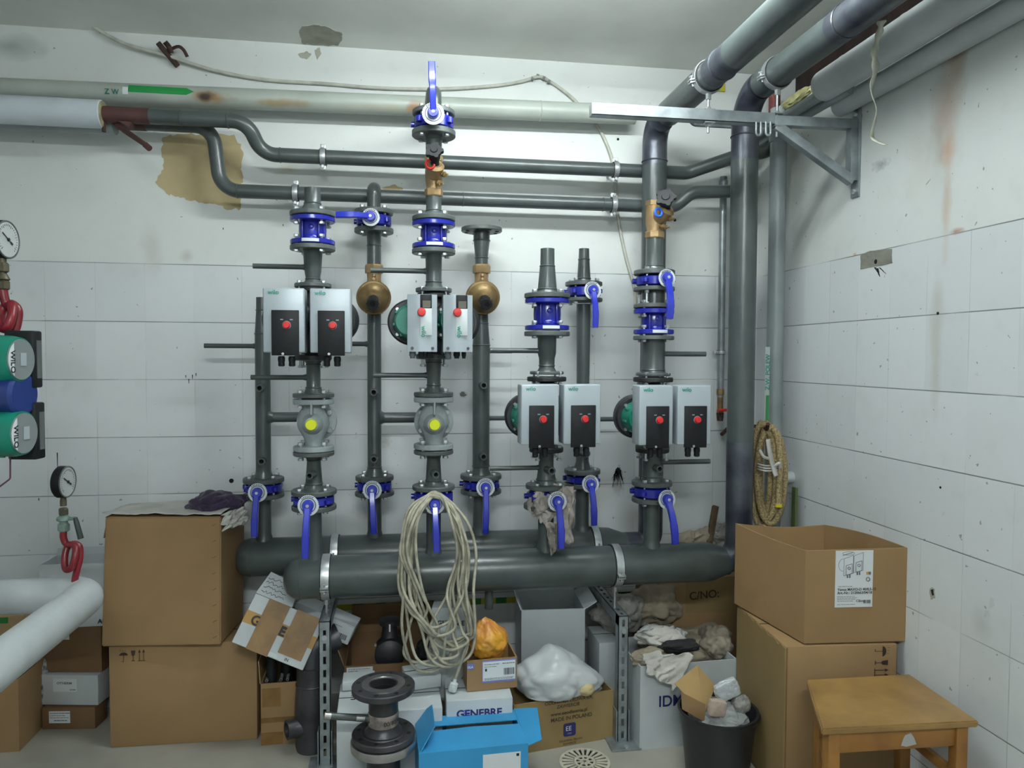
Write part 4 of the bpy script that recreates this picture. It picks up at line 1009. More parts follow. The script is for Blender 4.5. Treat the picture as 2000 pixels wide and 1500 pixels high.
ribbon([PY(334, 96, -0.04), PY(348, 91, -0.05), PY(358, 97, -0.045), PY(366, 111, -0.03)], 0.014, FR, RUST, 'tape_end', t)
# white cable along the wall
pts = [PY(108, -12, -0.03), PY(165, 40, -0.03), PY(240, 84, -0.03), PY(330, 110, -0.03), PY(420, 138, -0.015), PY(520, 156, -0.01), PY(640, 164, -0.01), PY(740, 172, -0.01), PY(860, 174, -0.01), PY(960, 168, -0.01), PY(1015, 160, -0.01), PY(1052, 150, -0.015), PY(1072, 158, -0.01), PY(1110, 185, -0.01), PY(1150, 225, -0.01), PY(1176, 262, -0.01), PY(1198, 320, -0.012), PY(1204, 380, -0.012), PY(1208, 430, -0.01), PY(1222, 500, -0.01), PY(1238, 560, -0.01), PY(1242, 610, -0.01)]
t = tag(B().tube(bez(pts, 8), 0.0075, 10).obj('power_cable', CABW, loc=pts[0]), 'white cable sagging across the top of the wall and down behind the pipes', 'cable')
for a_, c_ in ((1040, 154), (1050, 149), (1062, 153), (1072, 160)):
    q = PY(a_, c_, -0.012); B().cyl(q-V((0.006, 0, -0.002)), q+V((0.006, 0, -0.002)), 0.010, 10).obj('tape_wrap', mat('grey_tape', (0.16, 0.17, 0.17), 0.5), t)
# ============================================================ CORNER AND OVERHEAD
YBk = -0.76
# bracket of square strut: long beam, arm, brace, wall plate
def strut(b, p0, p1, wd=0.041, up_=UP):
    p0, p1 = V(p0), V(p1); d = (p1-p0).normalized(); s_ = d.cross(V(up_)).normalized(); u_ = s_.cross(d)
    b.box((p0+p1)/2, ((p1-p0).length, wd, wd), d, s_, u_, bev=0.0025)
t = thing('wall_bracket', 'galvanised triangular wall bracket whose long beam carries the two overhead pipes', 'bracket', PX(1685, 235, XR-0.02))
zb_ = PY(1500, 238, YBk).z
pw = V((XR-0.006, YBk-0.02, zb_)); pe0 = V((PY(1152, 214, YBk).x, YBk-0.02, zb_)); pe1 = V((PY(1503, 234, YBk).x, YBk-0.02, zb_))
b = B(); L_ = (pe1-pe0).length; mid = (pe0+pe1)/2
b.box(mid+V((0, -0.0195, 0)), (L_, 0.002, 0.041)); b.box(mid+V((0, 0.0195, 0)), (L_, 0.002, 0.041)); b.box(mid+V((0, 0, -0.0195)), (L_, 0.041, 0.002))
b.box(mid+V((0, -0.013, 0.0195)), (L_, 0.013, 0.002)); b.box(mid+V((0, 0.013, 0.0195)), (L_, 0.013, 0.002)); b.obj('beam', GALV, t)
b = B(); strut(b, pe1+V((0.002, 0, -0.004)), pw, 0.036); b.obj('arm', GALV, t)
zlow = PX(1680, 352, XR).z
b = B(); strut(b, pe1+V((0.012, 0, -0.020)), V((XR-0.02, YBk-0.02, zlow)), 0.034); b.obj('brace', GALV, t)
b = B(); b.box((XR-0.0045, YBk-0.02, (zb_+zlow)/2+0.0), (0.007, 0.05, zb_-zlow+0.12), bev=0.001); b.box((XR-0.022, YBk-0.02, (zb_+zlow)/2), (0.03, 0.035, zb_-zlow), bev=0.002); b.obj('wall_plate', GALV, t)
for zz in (zb_+0.04, zlow-0.04): B().hexp((XR-0.008, YBk-0.02, zz), (-1, 0, 0), 0.011, 0.012).obj('anchor_bolt', ZINC, t)
B().box(pe0+V((-0.001, 0, 0)), (0.002, 0.040, 0.040), bev=0.0005).obj('end_cap', ZINC, t)
# ruler-like pressed marks along the beam top
for nm, X_, z_, lab in (('pipe_clamp', X1, zI, 'large zinc clamp of the left overhead pipe standing on the bracket beam'), ('pipe_clamp', X2, zJ, 'large zinc clamp of the right overhead pipe standing on the bracket beam')):
    clamp(lab, (X_, YBk-0.02, z_), FR, rm, rod=(X_, YBk-0.02, zb_-0.06), ears=(1, 0, 0.25), wdt=0.026)
    tt = [o for o in bpy.data.objects if o.get('label') == lab][0]
    b = B(); b.box((X_, YBk-0.02, zb_+0.023), (0.04, 0.036, 0.004)); b.hexp((X_, YBk-0.02, zb_+0.025), UP, 0.011, 0.009); b.obj('washer_plate', ZINC, tt); b = B(); b.box((X_, YBk-0.02, zb_-0.024), (0.04, 0.036, 0.004)); b.hexp((X_, YBk-0.02, zb_-0.036), UP, 0.011, 0.009); b.obj('washer_plate', ZINC, tt)
# U bolts and small galvanised pipe behind the beam
t = thing('galvanised_pipe', 'thin galvanised pipe with elbows looping behind the bracket beam', 'pipe', PY(1350, 242, -0.3))
zz = PY(1400, 244, -0.3).z
B().tube(elbow([(PY(1350, 232, -0.3).x, -0.3, zz+0.05), (PY(1350, 232, -0.3).x, -0.3, zz), (PY(1486, 243, -0.3).x, -0.3, zz), (PY(1486, 243, -0.3).x, -0.3, zz+0.06)], 0.03), 0.0125, 16).obj('pipe', GALV, t)
for k in (0, 1):
    B().tube(elbow([PY(1477+k*19, 238, -0.8), PY(1477+k*19, 264, -0.8), PY(1486+k*19, 264, -0.8), PY(1486+k*19, 238, -0.8)], 0.02), 0.0045, 10).obj('u_bolt', GALV, t)
# old pipes along right wall (parallel to it)
def along(name, label, px_, py_, X, y0, y1, r, mt, cat='pipe', parts='jacket', group=None, cap=True):
    p = PX(px_, py_, X); t = thing(name, label, cat, (X, y0, p.z), group)
    b = B(); n = 12
    b.tube([V((X, y0+(y1-y0)*i/n, p.z)) for i in range(n+1)], r, 36); b.obj(parts, mt, t); return t, p.z
Xa = 1.60
ya = PX(1612, 168, Xa).y
t, za = along('insulated_pipe', 'thick white insulated pipe high along the right wall with an open front end', 1725, 95, Xa, ya, YB+0.02, 0.058, INSUL)
for k in range(9):
    yy = ya-0.33*k-0.15
    B().lathe([(0.0584, -0.008), (0.0592, 0), (0.0584, 0.008)], (Xa, yy, za), FR, 36, caps=False).obj('seam', INSUL, t)
B().lathe([(0.030, -0.02), (0.057, -0.006), (0.0585, 0.012)], (Xa, ya, za), FR, 30).obj('open_end', CLW, t)
Xb = 1.688
pz_ = za-0.062; t = thing('insulated_pipe', 'thinner white insulated pipe just below the thick one along the right wall', 'pipe', (Xb, PX(1640, 222, Xb).y, pz_)); B().tube([V((Xb, PX(1640, 222, Xb).y+(YB+0.02-PX(1640, 222, Xb).y)*i/12, pz_)) for i in range(13)], 0.038, 36).obj('jacket', INSUL, t)
t, z3 = along('old_wall_pipe', 'thin grey pipe coming out of the thick insulation along the right wall', 1560, 212, 1.60, -0.10, ya-0.05, 0.022, OLDG)
t, z4 = along('old_wall_pipe', 'thin grey pipe below the other one along the right wall corner', 1590, 216, 1.64, -0.12, ya-0.1, 0.018, OLDG)
# torn insulation near the end
fib = mat('torn_yellow_foam', (0.40, 0.38, 0.18), 0.9, 0, 0.4, 30, 0.4, 60)
b = B(); p = PX(1556, 192, 1.66); b.ball(p, (0.02, 0.12, 0.025), lambda d: 1+0.4*noise.noise(d*4), 3); tag(b.obj('foam_scrap', fib, loc=p), 'scrap of torn yellow foam at the end of the wall pipe insulation', 'foam')
# yellow square sign behind clamp
t = thing('warning_plate', 'small yellow square plate on the back wall behind the left overhead pipe', 'sign', PY(1408, 166, -0.004)); 
p = PY(1405, 163, -0.006); B().box(p, (0.055, 0.006, 0.075), bev=0.001).obj('plate', YELT.copy(), t); bpy.data.objects[-1] if False else None
YP = mat('yellow_plate', (0.55, 0.50, 0.01), 0.5); t.children[0].data.materials[0] = YP
# hanging tape strip
pts = [PX(1722, 40, 1.47), PX(1718, 62, 1.48), PX(1708, 100, 1.49), PX(1710, 135, 1.50), PX(1702, 175, 1.50), PX(1712, 215, 1.50), PX(1704, 255, 1.50), PX(1706, 272, 1.50), PX(1730, 283, 1.49)]
P = bez(pts, 8); b = B(); rows = []
for i, q in enumerate(P):
    f = i/len(P); wd = 0.030+0.010*math.sin(i*0.9)*(1-f) - 0.014*f; a = 0.9*math.sin(f*7+0.5)
    s_ = V((math.cos(a)*0.8, -math.sin(a)*0.6, 0.1)); rows.append((b.bm.verts.new(q-s_*wd/2), b.bm.verts.new(q+s_*wd/2)))
for p, q in zip(rows, rows[1:]): b.bm.faces.new((p[0], p[1], q[1], q[0]))
tag(solid(b.obj('torn_tape', mat('torn_white_tape', (0.42, 0.43, 0.38), 0.8, 0, 0, 30, 0.3, 60, col2=(0.3, 0.3, 0.22)), loc=pts[0]), 0.0015), 'long torn white tape hanging from the right overhead pipe', 'tape')
# brown short pipe behind upper right (red oxide) at corner and brown drop
t = thing('oxide_red_pipe', 'short red-brown pipe in the corner behind the right overhead clamp', 'pipe', PY(1512, 235, -0.12))
q = PY(1512, 235, -0.12); B().cyl((q.x, q.y, q.z-0.02), (q.x, q.y, q.z+0.14), 0.026, 24).obj('pipe', mat('oxide_red_paint', (0.17, 0.035, 0.03), 0.6, 0, 0.3, 20), t)
# vertical grey plastic pipe near the corner on the right wall
Xg = 1.655; yg = PX(1515, 600, Xg).y
zg1 = PX(1513, 262, Xg).z
t = thing('drain_pipe', 'light grey vertical pipe in the corner beside the main pipe, marked with green lettering', 'pipe', (Xg, yg, 0))
B().cyl((Xg, yg, 0), (Xg, yg, zg1+0.1), 0.036, 32).obj('pipe', OLDG, t)
B().lathe([(0.036, -0.05), (0.041, -0.045), (0.041, 0.02), (0.036, 0.025)], (Xg, yg, zg1), UP, 32).obj('coupling', OLDG, t)
xq, yq = Xg-0.052, yg-0.025
z0_, z1_ = PX(1496, 842, xq).z, PX(1496, 682, xq).z
b = B(); b.box((xq+0.004, yq, (z0_+z1_)/2), (0.020, 0.002, z1_-z0_+0.02), V((1, -0.35, 0)).normalized(), V((0.35, 1, 0)).normalized(), UP); pl = b.obj('marking_strip', mat('pale_strip', (0.42, 0.47, 0.46), 0.5), t, smooth=0)
text('Z.W. POLEW', (xq+0.012, yq-0.006, PX(1496, 762, xq).z), UP, V((-1, 0.35, 0)), 0.024, GRTX, t, 'lettering', sx=1.15, bold=0.02)
b = B(); zc_ = PX(1496, 772, xq).z; b.box((xq+0.005, yq-0.004, (z0_+zc_)/2), (0.013, 0.002, zc_-z0_), V((1, -0.35, 0)).normalized(), V((0.35, 1, 0)).normalized(), UP); b.obj('green_arrow', mat('green_arrow', (0, 0, 0)), t, smooth=0)
# small white socket pipe in the right wall
q = PX(1530, 932, 1.69); t = thing('white_pipe_stub', 'short white plastic pipe stub sticking out of the corner beside the hose', 'pipe', q); B().cyl((XR+0.0, q.y, q.z), (XR-0.09, q.y-0.01, q.z), 0.026, 24, bev=0.002).obj('stub', WHITEP, t)
# green plant-like batten
q = PX(1550, 985, 1.70); t = thing('green_batten', 'narrow green batten leaning on the right wall behind the open carton', 'batten', (1.70, q.y, 0)); B().box((1.705, q.y, PX(1550, 952, 1.70).z/2), (0.012, 0.030, PX(1550, 952, 1.70).z)).obj('batten', mat('olive_green_paint', (0.12, 0.16, 0.06), 0.7, 0, 0.3, 10), t)
# thin galvanised vertical pipe with red tap
Yt = -0.07; xt = PY(1410, 560, Yt).x
t = thing('tap_pipe', 'thin galvanised pipe on the back wall ending in a small red-handled brass tap', 'pipe', (xt, Yt, PY(1408, 820, Yt).z))
za_, zb_2 = PY(1410, 345, Yt).z, PY(1406, 745, Yt).z
b = B(); b.cyl((xt, Yt, za_), (xt, Yt, zb_2), 0.0165, 20); b.lathe([(0.0165, 0), (0.021, 0.002), (0.021, 0.03), (0.0165, 0.034)], (xt, Yt, za_-0.05), UP, 20); b.obj('pipe', GALV, t)
B().cyl((xt, Yt, PY(1406, 776, Yt).z), (xt, Yt, zb_2), 0.0155, 18).obj('lower_pipe', GALV, t); zt3 = PY(1406, 772, Yt).z; b = B(); b.lathe([(0.015, 0), (0.019, 0.003), (0.019, 0.028), (0.015, 0.031)], (xt, Yt, zt3), UP, 8); b.cyl((xt, Yt, PY(1406, 800, Yt).z), (xt, Yt, zt3), 0.014, 16); b.lathe([(0.013, -0.035), (0.017, -0.03), (0.017, 0)], (xt, Yt, PY(1406, 800, Yt).z), UP, 8); b.obj('tap_body', BRASSD, t)
q = V((xt, Yt-0.03, PY(1406, 800, Yt).z)); b = B(); b.box(q, (0.045, 0.008, 0.014), bev=0.003); b.cyl(q, q+V((0, 0.03, 0)), 0.006, 10); b.obj('tap_handle', RED, t)
B().cyl((xt, Yt, PY(1406, 822, Yt).z), (xt, Yt, PY(1406, 806, Yt).z), 0.014, 10, r2=0.018).obj('spout', RUST, t)
clamp('small clamp on the thin galvanised tap pipe', (xt, Yt, PY(1406, 688, Yt).z), UP, 0.0165, rod=(xt, -0.003, PY(1406, 688, Yt).z), ears=(1, 0, 0), wdt=0.016)
t = thing('wall_peg', 'short brown rod sticking out of the back wall left of the corner main pipe', 'rod', PY(1418, 842, -0.01)); B().cyl(PY(1420, 838, -0.01), PY(1410, 848, -0.10), 0.009, 12).obj('rod', RUST, t)
# hose coil on a hook
braid = mat('braided_hose', (0.42, 0.33, 0.17), 0.55, 0, 0, 150, 0.6, 220, col2=(0.20, 0.14, 0.06), voct=1)
Yh = -0.42
t = thing('hose_coil', 'beige braided hose coiled and tied, hanging in the corner', 'hose', PY(1500, 830, Yh))
random.seed(5); hs = []
loops = [(1484, 1502, 824, 1026), (1490, 1510, 826, 1020), (1476, 1516, 830, 1030), (1494, 1522, 828, 1010), (1488, 1528, 835, 1024)]
path = []
for i, (xa, xb, ya_, yb_) in enumerate(loops):
    for k in range(16):
        a = 2*PI*k/16; cx_ = (xa+xb)/2 - 6 + 3*math.sin(i*2); rx_ = max(9, (xb-xa)/2+8)
        px_ = cx_ - rx_*math.sin(a)*(1.0 if math.sin(a) < 0 else 0.55+0.1*i); py_ = (ya_+yb_)/2 - (yb_-ya_)/2*math.cos(a)
        path.append(PY(px_, py_, Yh-0.012*i + 0.03*math.sin(a)))
B().tube(bez(path, 3), 0.0125, 14).obj('hose', braid, t)
B().tube(bez([PY(1520, 850, Yh-0.09), PY(1524, 900, Yh-0.09), PY(1522, 950, Yh-0.09), PY(1521, 986, Yh-0.09)], 6), 0.0125, 14).obj('loose_end', braid, t)
B().cyl(PY(1521, 984, Yh-0.09), PY(1521, 990, Yh-0.09), 0.0145, 14).obj('yellow_ring', mat('yellow_ring', (0.6, 0.5, 0.02), 0.5), t)
for k, py_ in enumerate((908, 913, 918)):
    B().tube([PY(1502+22*math.sin(a), py_+2*math.cos(a*2), Yh-0.05-0.06*math.cos(a)) for a in [2*PI*i/20 for i in range(20)]], 0.0035, 8, closed=True).obj('tie', CLW, t)
ribbon([PY(1500, 858, Yh-0.12), PY(1504, 885, Yh-0.125), PY(1510, 910, Yh-0.12), PY(1516, 930, Yh-0.125)], 0.020, FR, CLW, 'rag_strip', t)
ribbon([PY(1512, 912, Yh-0.12), PY(1522, 905, Yh-0.13), PY(1524, 915, Yh-0.12)], 0.014, FR, CLW, 'rag_strip', t)
ribbon([PY(1484, 878, Yh-0.12), PY(1492, 892, Yh-0.125), PY(1504, 896, Yh-0.12)], 0.012, FR, CLW, 'rag_strip', t)
B().tube([V((1.60, -0.003, PY(1495, 838, Yh).z)), V((1.585, -0.25, PY(1495, 838, Yh).z)), PY(1498, 838, Yh-0.06), PY(1500, 828, Yh-0.08)], 0.008, 10).obj('hook', RUST, t)
# ------------------------------------------------------------ clamps on the manifolds + slotted posts
def slotted(b_p0, b_p1, wd, nrm, t, name='channel', slot_dir=None):
    """C-channel from p0 to p1 with slots on the face of direction nrm: real slots cut by building web from strips"""
    p0, p1, n = V(b_p0), V(b_p1), V(nrm).normalized(); d = (p1-p0).normalized(); s_ = d.cross(n).normalized(); L = (p1-p0).length
    b = B(); h2 = wd/2; tk = 0.0025
    b.box((p0+p1)/2+s_*(h2-tk/2)-n*h2, (L, tk, wd), d, s_, n); b.box((p0+p1)/2-s_*(h2-tk/2)-n*h2, (L, tk, wd), d, s_, n)
    # front web with slots
    sw = 0.0055; pitch_ = 0.05; sl = 0.028; nsl = int(L/pitch_)
    st0 = (L-nsl*pitch_)/2
    b.box((p0+p1)/2+s_*(h2+sw)/2-n*tk/2, (L, h2-sw, tk), d, s_, n); b.box((p0+p1)/2-s_*(h2+sw)/2-n*tk/2, (L, h2-sw, tk), d, s_, n)
    a = 0.0
    for k in range(nsl+1):
        e = st0+k*pitch_+(pitch_-sl)/2 if k < nsl else L
        b.box(p0+d*((a+e)/2)-n*tk/2, (e-a, 2*sw, tk), d, s_, n); a = e+sl
    o = b.obj(name, GALV, t, smooth=0); return o
def post(px_, py_top, label, Ypost):
    Xp = PY(px_, 1300, Ypost).x; zt = 1.54-0; zt = PY(px_, py_top, Ypost).z
    t = thing('strut_post', label, 'post', (Xp, Ypost, 0), 'slotted galvanised posts')
    slotted((Xp, Ypost, 0.006), (Xp, Ypost, zt), 0.041, FR, t, 'upright')
    slotted((Xp, Ypost, zt), (Xp, -0.003, zt), 0.041, UP, t, 'arm')
    b = B(); b.box((Xp, Ypost+0.0, 0.004), (0.12, 0.12, 0.008), bev=0.001)
    for s in (-1, 1): b.box((Xp+s*0.025, Ypost+0.02, 0.07), (0.004, 0.05, 0.13))
    b.obj('foot_plate', GALV, t); B().hexp((Xp, Ypost-0.05, 0.008), UP, 0.010, 0.008).obj('anchor_bolt', ZINC, t)
    B().cyl((Xp, Ypost-0.002, zt-0.06), (Xp, Ypost-0.008, zt-0.06), 0.010, 16).obj('bolt_head', ZINC, t)
    return Xp, zt
Xp1, zp1 = post(634, 1214, 'slotted galvanised post under the left end of the front manifold', YF-0.09)
Xp2, zp2 = post(1217, 1203, 'slotted galvanised post under the right part of the front manifold', YF-0.09)
clamp('large zinc clamp at the left end of the front manifold', (Xp1, YF, MZ), (1, 0, 0), MR, rod=(Xp1, YF, zp1+0.001), ears=(0, -1, -0.25), wdt=0.03)
clamp('large zinc clamp near the right end of the front manifold', (Xp2-0.01, YF, MZ), (1, 0, 0), MR, rod=(Xp2-0.01, YF, zp2+0.001), ears=(0, -1, -0.25), wdt=0.03)
clamp('large zinc clamp at the left part of the rear manifold', (Xp1+0.005, YK, MZ), (1, 0, 0), MR, rod=(Xp1+0.005, YK, zp1+0.001), ears=(0, -1, 0.1), wdt=0.03)
clamp('large zinc clamp at the right end of the rear manifold', (Xp2-0.012, YK, MZ), (1, 0, 0), MR, rod=(Xp2-0.012, YK, zp2+0.001), ears=(0, -1, 0.1), wdt=0.03)
# drain stub below front manifold
q = PY(957, 1170, YF); t = thing('drain_stub', 'thin grey pipe stub pointing down under the middle of the front manifold', 'pipe', (q.x, YF+0.03, 0.45)); B().cyl((q.x, YF+0.03, MZ-MR+0.006), (q.x, YF+0.03, 0.53), 0.017, 20).obj('pipe', PAINT, t)
# green and yellow tape on the wall behind
z_ = PY(900, 1176, 0).z
t = thing('floor_marking_tape', 'green and yellow striped tape stuck low on the back wall behind the manifolds', 'tape', PY(640, 1176, -0.002))
b1, b2 = B(), B(); x = PY(560, 1176, 0).x; k = 0; xe_ = PY(1300, 1176, 0).x
widths = [0.07, 0.05, 0.055, 0.045]
while x < xe_:
    wd = widths[k % 4] if x < PY(1010, 1176, 0).x else (0.30 if k % 2 else 0.06)
    B().box((x+wd/2, -0.0015, z_), (wd, 0.002, 0.028)).obj('green_band' if k % 2 else 'yellow_band', GRNT if k % 2 else YELT, t, smooth=0); x += wd; k += 1
# ============================================================ LEFT FOREGROUND
# insulated return pipe: far leg from the left wall, bend, near leg towards the room
Yi = -0.78; q = PY(150, 1150, Yi); ri = 0.058
xe_ = PY(172, 1165, Yi).x; zi = PY(100, 1162, Yi).z
t = thing('insulated_pipe', 'white insulated pipe making a hairpin bend at lower left', 'pipe', (xe_, Yi, zi))
P = elbow([(XL+0.01, Yi, zi), (-1.6, Yi, zi), (xe_+0.01, Yi, zi), (xe_+0.01, Yi-0.5, zi), (xe_+0.01, YB+0.01, zi)], 0.075, 14)
bb = B(); bb.tube(P, ri, 36); bb.obj('jacket', INSUL, t)
def gauge(t, c, fc_, r):
    """pressure gauge with case axis fc_ (towards its glass)"""
    c = V(c); a = V(fc_).normalized(); x, y, a = basis(a)
    b = B(); b.lathe([(r*0.9, -r*0.55), (r, -r*0.45), (r, 0.0), (r*0.94, 0.004), (r*0.90, 0.002)], c, a, 44); o = b.obj('case', BLACK, t)
    B().lathe([(r*0.92, 0.0012), (r*0.92, 0.0022), (0, 0.0022)], c, a, 40).obj('dial', GLASS, o)
    u = UP-a*UP.dot(a); u.normalize(); s_ = u.cross(a)
    b = B()
    for k in range(27):
        an = R(-135+270*k/26); d = u*math.cos(an)+s_*math.sin(an); ln = 0.10 if k % 5 else 0.16
        b.box(c+a*0.0027+d*r*(0.80-ln/2), (r*ln, r*0.02, 0.0006), d, a.cross(d), a)
    b.obj('scale_marks', INKB, o, smooth=0)
    d = (u*0.5-s_*0.8).normalized(); b = B(); b.box(c+a*0.0040+d*r*0.15, (r*0.85, r*0.05, 0.001), d, a.cross(d), a); b.cyl(c+a*0.003, c+a*0.006, r*0.09, 16); b.box(c+a*0.0040-d*r*0.32, (r*0.18, r*0.10, 0.001), d, a.cross(d), a); b.obj('needle', INKB, o)
    B().torus(c+a*0.002, a, r*0.955, r*0.045, 44, 8).obj('bezel', mat('grey_bezel', (0.10, 0.11, 0.11), 0.35), o)
    return o
def hexfit(t, p, prof_list, mts):
    pass
Yg = Yi-0.03
qb = PY(146, 1148, Yg)
t = thing('pressure_gauge', 'round pressure gauge on a red siphon loop standing on the lower left insulated pipe', 'gauge', (qb.x, Yg, zi+ri))
gc = PY(131, 941, Yg); gr = 0.052
gauge(t, gc, V((1, -0.10, 0)), gr)
st_ = PY(124, 941, Yg); 
def zc2(py): return PY(124, py, Yg).z
X_ = PY(124, 1000, Yg).x
b = B(); b.cyl((X_, Yg, zc2(985)), (X_, Yg, zc2(970)), 0.009, 14); b.lathe([(0.012, 0), (0.015, 0.003), (0.015, 0.02), (0.011, 0.024)], (X_, Yg, zc2(1006)), UP, 6); b.lathe([(0.010, 0), (0.010, 0.02)], (X_, Yg, zc2(988)), UP, 14)
b.obj('gauge_fitting', mat('tarnished_brass', (0.12, 0.105, 0.07), 0.5, 0.5, 0.4, 30, 0.2, 80), t, smooth=30)
gw = mat('weathered_green_brass', (0.22, 0.30, 0.27), 0.5, 0.4, 0.4, 30, 0.2, 80)
b = B(); b.lathe([(0.014, 0), (0.021, 0.004), (0.021, 0.012), (0.014, 0.018)], (X_, Yg, zc2(1018)), UP, 20); b.lathe([(0.014, 0), (0.019, 0.004), (0.019, 0.024), (0.014, 0.028)], (X_, Yg, zc2(1038)), UP, 6); b.cyl((X_, Yg, zc2(1030)), (X_, Yg, zc2(1000)), 0.012, 14); b.cyl((X_, Yg, zc2(1014)), (X_+0.04, Yg-0.01, zc2(1012)), 0.006, 10); b.obj('gauge_cock', gw, t, smooth=30)
e0 = V((X_+0.04, Yg-0.012, zc2(1010))); e1 = V((PY(158, 1052, Yg-0.012).x, Yg-0.012, PY(158, 1052, Yg-0.012).z)); b = B(); b.tube([e0, e0+(e1-e0)*0.2, e1], [0.006, 0.008, 0.009], 12); b.obj('cock_handle', mat('dark_green_plastic', (0.02, 0.035, 0.03), 0.5), t)
sp_ = [(124, 1038, 0), (123, 1052, 0), (133, 1064, -0.0), (150, 1062, -0.015), (158, 1075, -0.03), (152, 1100, -0.03), (138, 1118, -0.025), (127, 1110, -0.01), (127, 1085, 0.005), (138, 1064, 0.012), (152, 1062, 0.012), (158, 1080, 0.01), (152, 1115, 0.0), (146, 1135, 0), (145, 1152, 0)]
sp_ = [(124, 1038, 0), (124, 1050, 0), (130, 1062, 0.0), (146, 1066, -0.012), (147, 1085, -0.03), (140, 1108, -0.034), (129, 1112, -0.025), (126, 1092, -0.008), (131, 1070, 0.006), (143, 1062, 0.012), (155, 1068, 0.012), (156, 1090, 0.008), (150, 1115, 0.0), (146, 1135, 0), (145, 1156, 0)]
B().tube(bez([PY(a, c, Yg+d) for a, c, d in sp_], 8), 0.0105, 14).obj('siphon_loop', REDP, t)
# pumps in the near left, on a riser just outside the photograph
Yp = -1.33
t = thing('green_twin_pump', 'green pump with two round heads and a blue body at the left edge', 'pump', PY(-40, 770, Yp))
hv = V((0.985, -0.15, 0)).normalized()
for (py_, px_, dz) in ((702, 40, 0), (846, 46, 0)):
    c = PY(px_, py_, Yp-0.02); r = 0.060
    b = B(); b.lathe([(r*0.95, -0.24), (r*1.0, -0.10), (r*1.0, -0.02), (r*0.93, 0)], c, hv, 40)
    for k in range(14): 
        a_ = 2*PI*k/14; x, y, a = basis(hv); b.box(c-hv*0.12+x*r*math.cos(a_)+y*r*math.sin(a_), (0.006, 0.006, 0.16), x, y, a)
    mh = b.obj('motor_head', GREEN, t)
    B().lathe([(r*0.86, -0.002), (r*0.86, 0.003), (0, 0.003)], c, hv, 40).obj('end_disc', mat('grey_end_disc', (0.19, 0.21, 0.22), 0.4), mh)
    x, y, a = basis(hv); u = UP; s_ = u.cross(hv).normalized()
    # white sector at left half of the disc
    pts = [(r*0.84*math.cos(R(q)), r*0.84*math.sin(R(q))) for q in range(125, 236, 10)]
    B().prism(pts, c+hv*0.0032, s_, u, 0.0006, hv).obj('white_label', PAPER, mh, smooth=0)
    text('WILO', c+hv*0.0042-s_*r*0.70+u*r*0.38, -u, s_, 0.022, INKB, mh, 'lettering', bold=0.01)
    B().box(c+hv*0.0045+s_*r*0.08, (r*0.35, r*0.55, 0.002), s_, u, hv).obj('rating_plate', SILV, mh, smooth=0)
    # terminal box with window
    bc = c + s_*(r*1.02) - hv*0.035; 
    b = B(); b.box(bc+s_*0.004, (0.042, 0.150 if py_ < 800 else 0.15, 0.075), s_, u, hv, bev=0.005); tb = b.obj('terminal_box', BLACK, mh)
    B().box(bc+s_*0.008+hv*0.0385, (0.018, 0.10, 0.002), s_, u, hv).obj('window', mat('smoked_window', (0.10, 0.11, 0.11), 0.2), tb, smooth=0)
bc = PY(34, 770, Yp+0.0)
BLD = mat('deep_blue_cast', (0.012, 0.03, 0.16), 0.35, 0, 0.2, 10)
B().lathe([(0.050, -0.26), (0.052, -0.03), (0.058, -0.02), (0.058, 0.012), (0.05, 0.02)], bc, hv, 36).obj('valve_body', BLD, t)
B().lathe([(0.040, -0.03), (0.040, 0.0), (0.036, 0.012), (0.02, 0.018), (0, 0.019)], PY(52, 769, Yp+0.075), hv, 36).obj('white_cap', WHITEP, t)
Xr = PY(-90, 770, Yp+0.1).x
b = B(); b.cyl((Xr, Yp+0.12, 0), (Xr, Yp+0.12, 1.30), 0.032, 24); b.cyl((Xr, Yp+0.12, 1.64), (Xr, Yp+0.12, 2.2), 0.032, 24); b.obj('riser', INSUL, t)
b = B(); b.lathe([(0.05, 1.25), (0.075, 1.3), (0.075, 1.65), (0.05, 1.7)], (Xr, Yp+0.12, 0), UP, 32); b.obj('casing', BLD, t)
B().tube(elbow([PY(20, 885, Yp), PY(20, 935, Yp), PY(-20, 965, Yp)], 0.01), 0.0022, 8).obj('wire', VIOL, t)
# gauge 1 above the pumps
Yq = -1.20
t = thing('pressure_gauge', 'round pressure gauge on a red siphon loop above the green pump', 'gauge', PY(5, 655, Yq))
gauge(t, PY(14, 468, Yq), V((1, -0.10, 0)), 0.052)
X_ = PY(6, 540, Yq).x
z5 = lambda py: PY(6, py, Yq).z
b = B(); b.cyl((X_, Yq, z5(545)), (X_, Yq, z5(500)), 0.009, 14); b.lathe([(0.012, 0), (0.016, 0.003), (0.016, 0.022), (0.012, 0.026)], (X_, Yq, z5(532)), UP, 6); b.lathe([(0.010, 0), (0.017, 0.006), (0.010, 0.02)], (X_, Yq, z5(550)), UP, 20); b.lathe([(0.014, 0), (0.017, 0.003), (0.017, 0.022), (0.014, 0.025)], (X_, Yq, z5(566)), UP, 6); b.obj('gauge_fitting', mat('tarnished_brass', (0.12, 0.105, 0.07), 0.5, 0.5, 0.4, 30, 0.2, 80), t, smooth=30)
sp_ = [(6, 566, 0), (8, 580, 0), (14, 596, 0), (24, 596, -0.015), (22, 620, -0.035), (14, 640, -0.038), (4, 640, -0.02), (2, 615, 0), (10, 598, 0.01), (24, 594, 0.012), (35, 606, 0.012), (34, 628, 0.01), (28, 650, 0), (24, 664, 0)]
B().tube(bez([PY(a, c, Yq+d) for a, c, d in sp_], 8), 0.0115, 14).obj('siphon_loop', REDP, t)
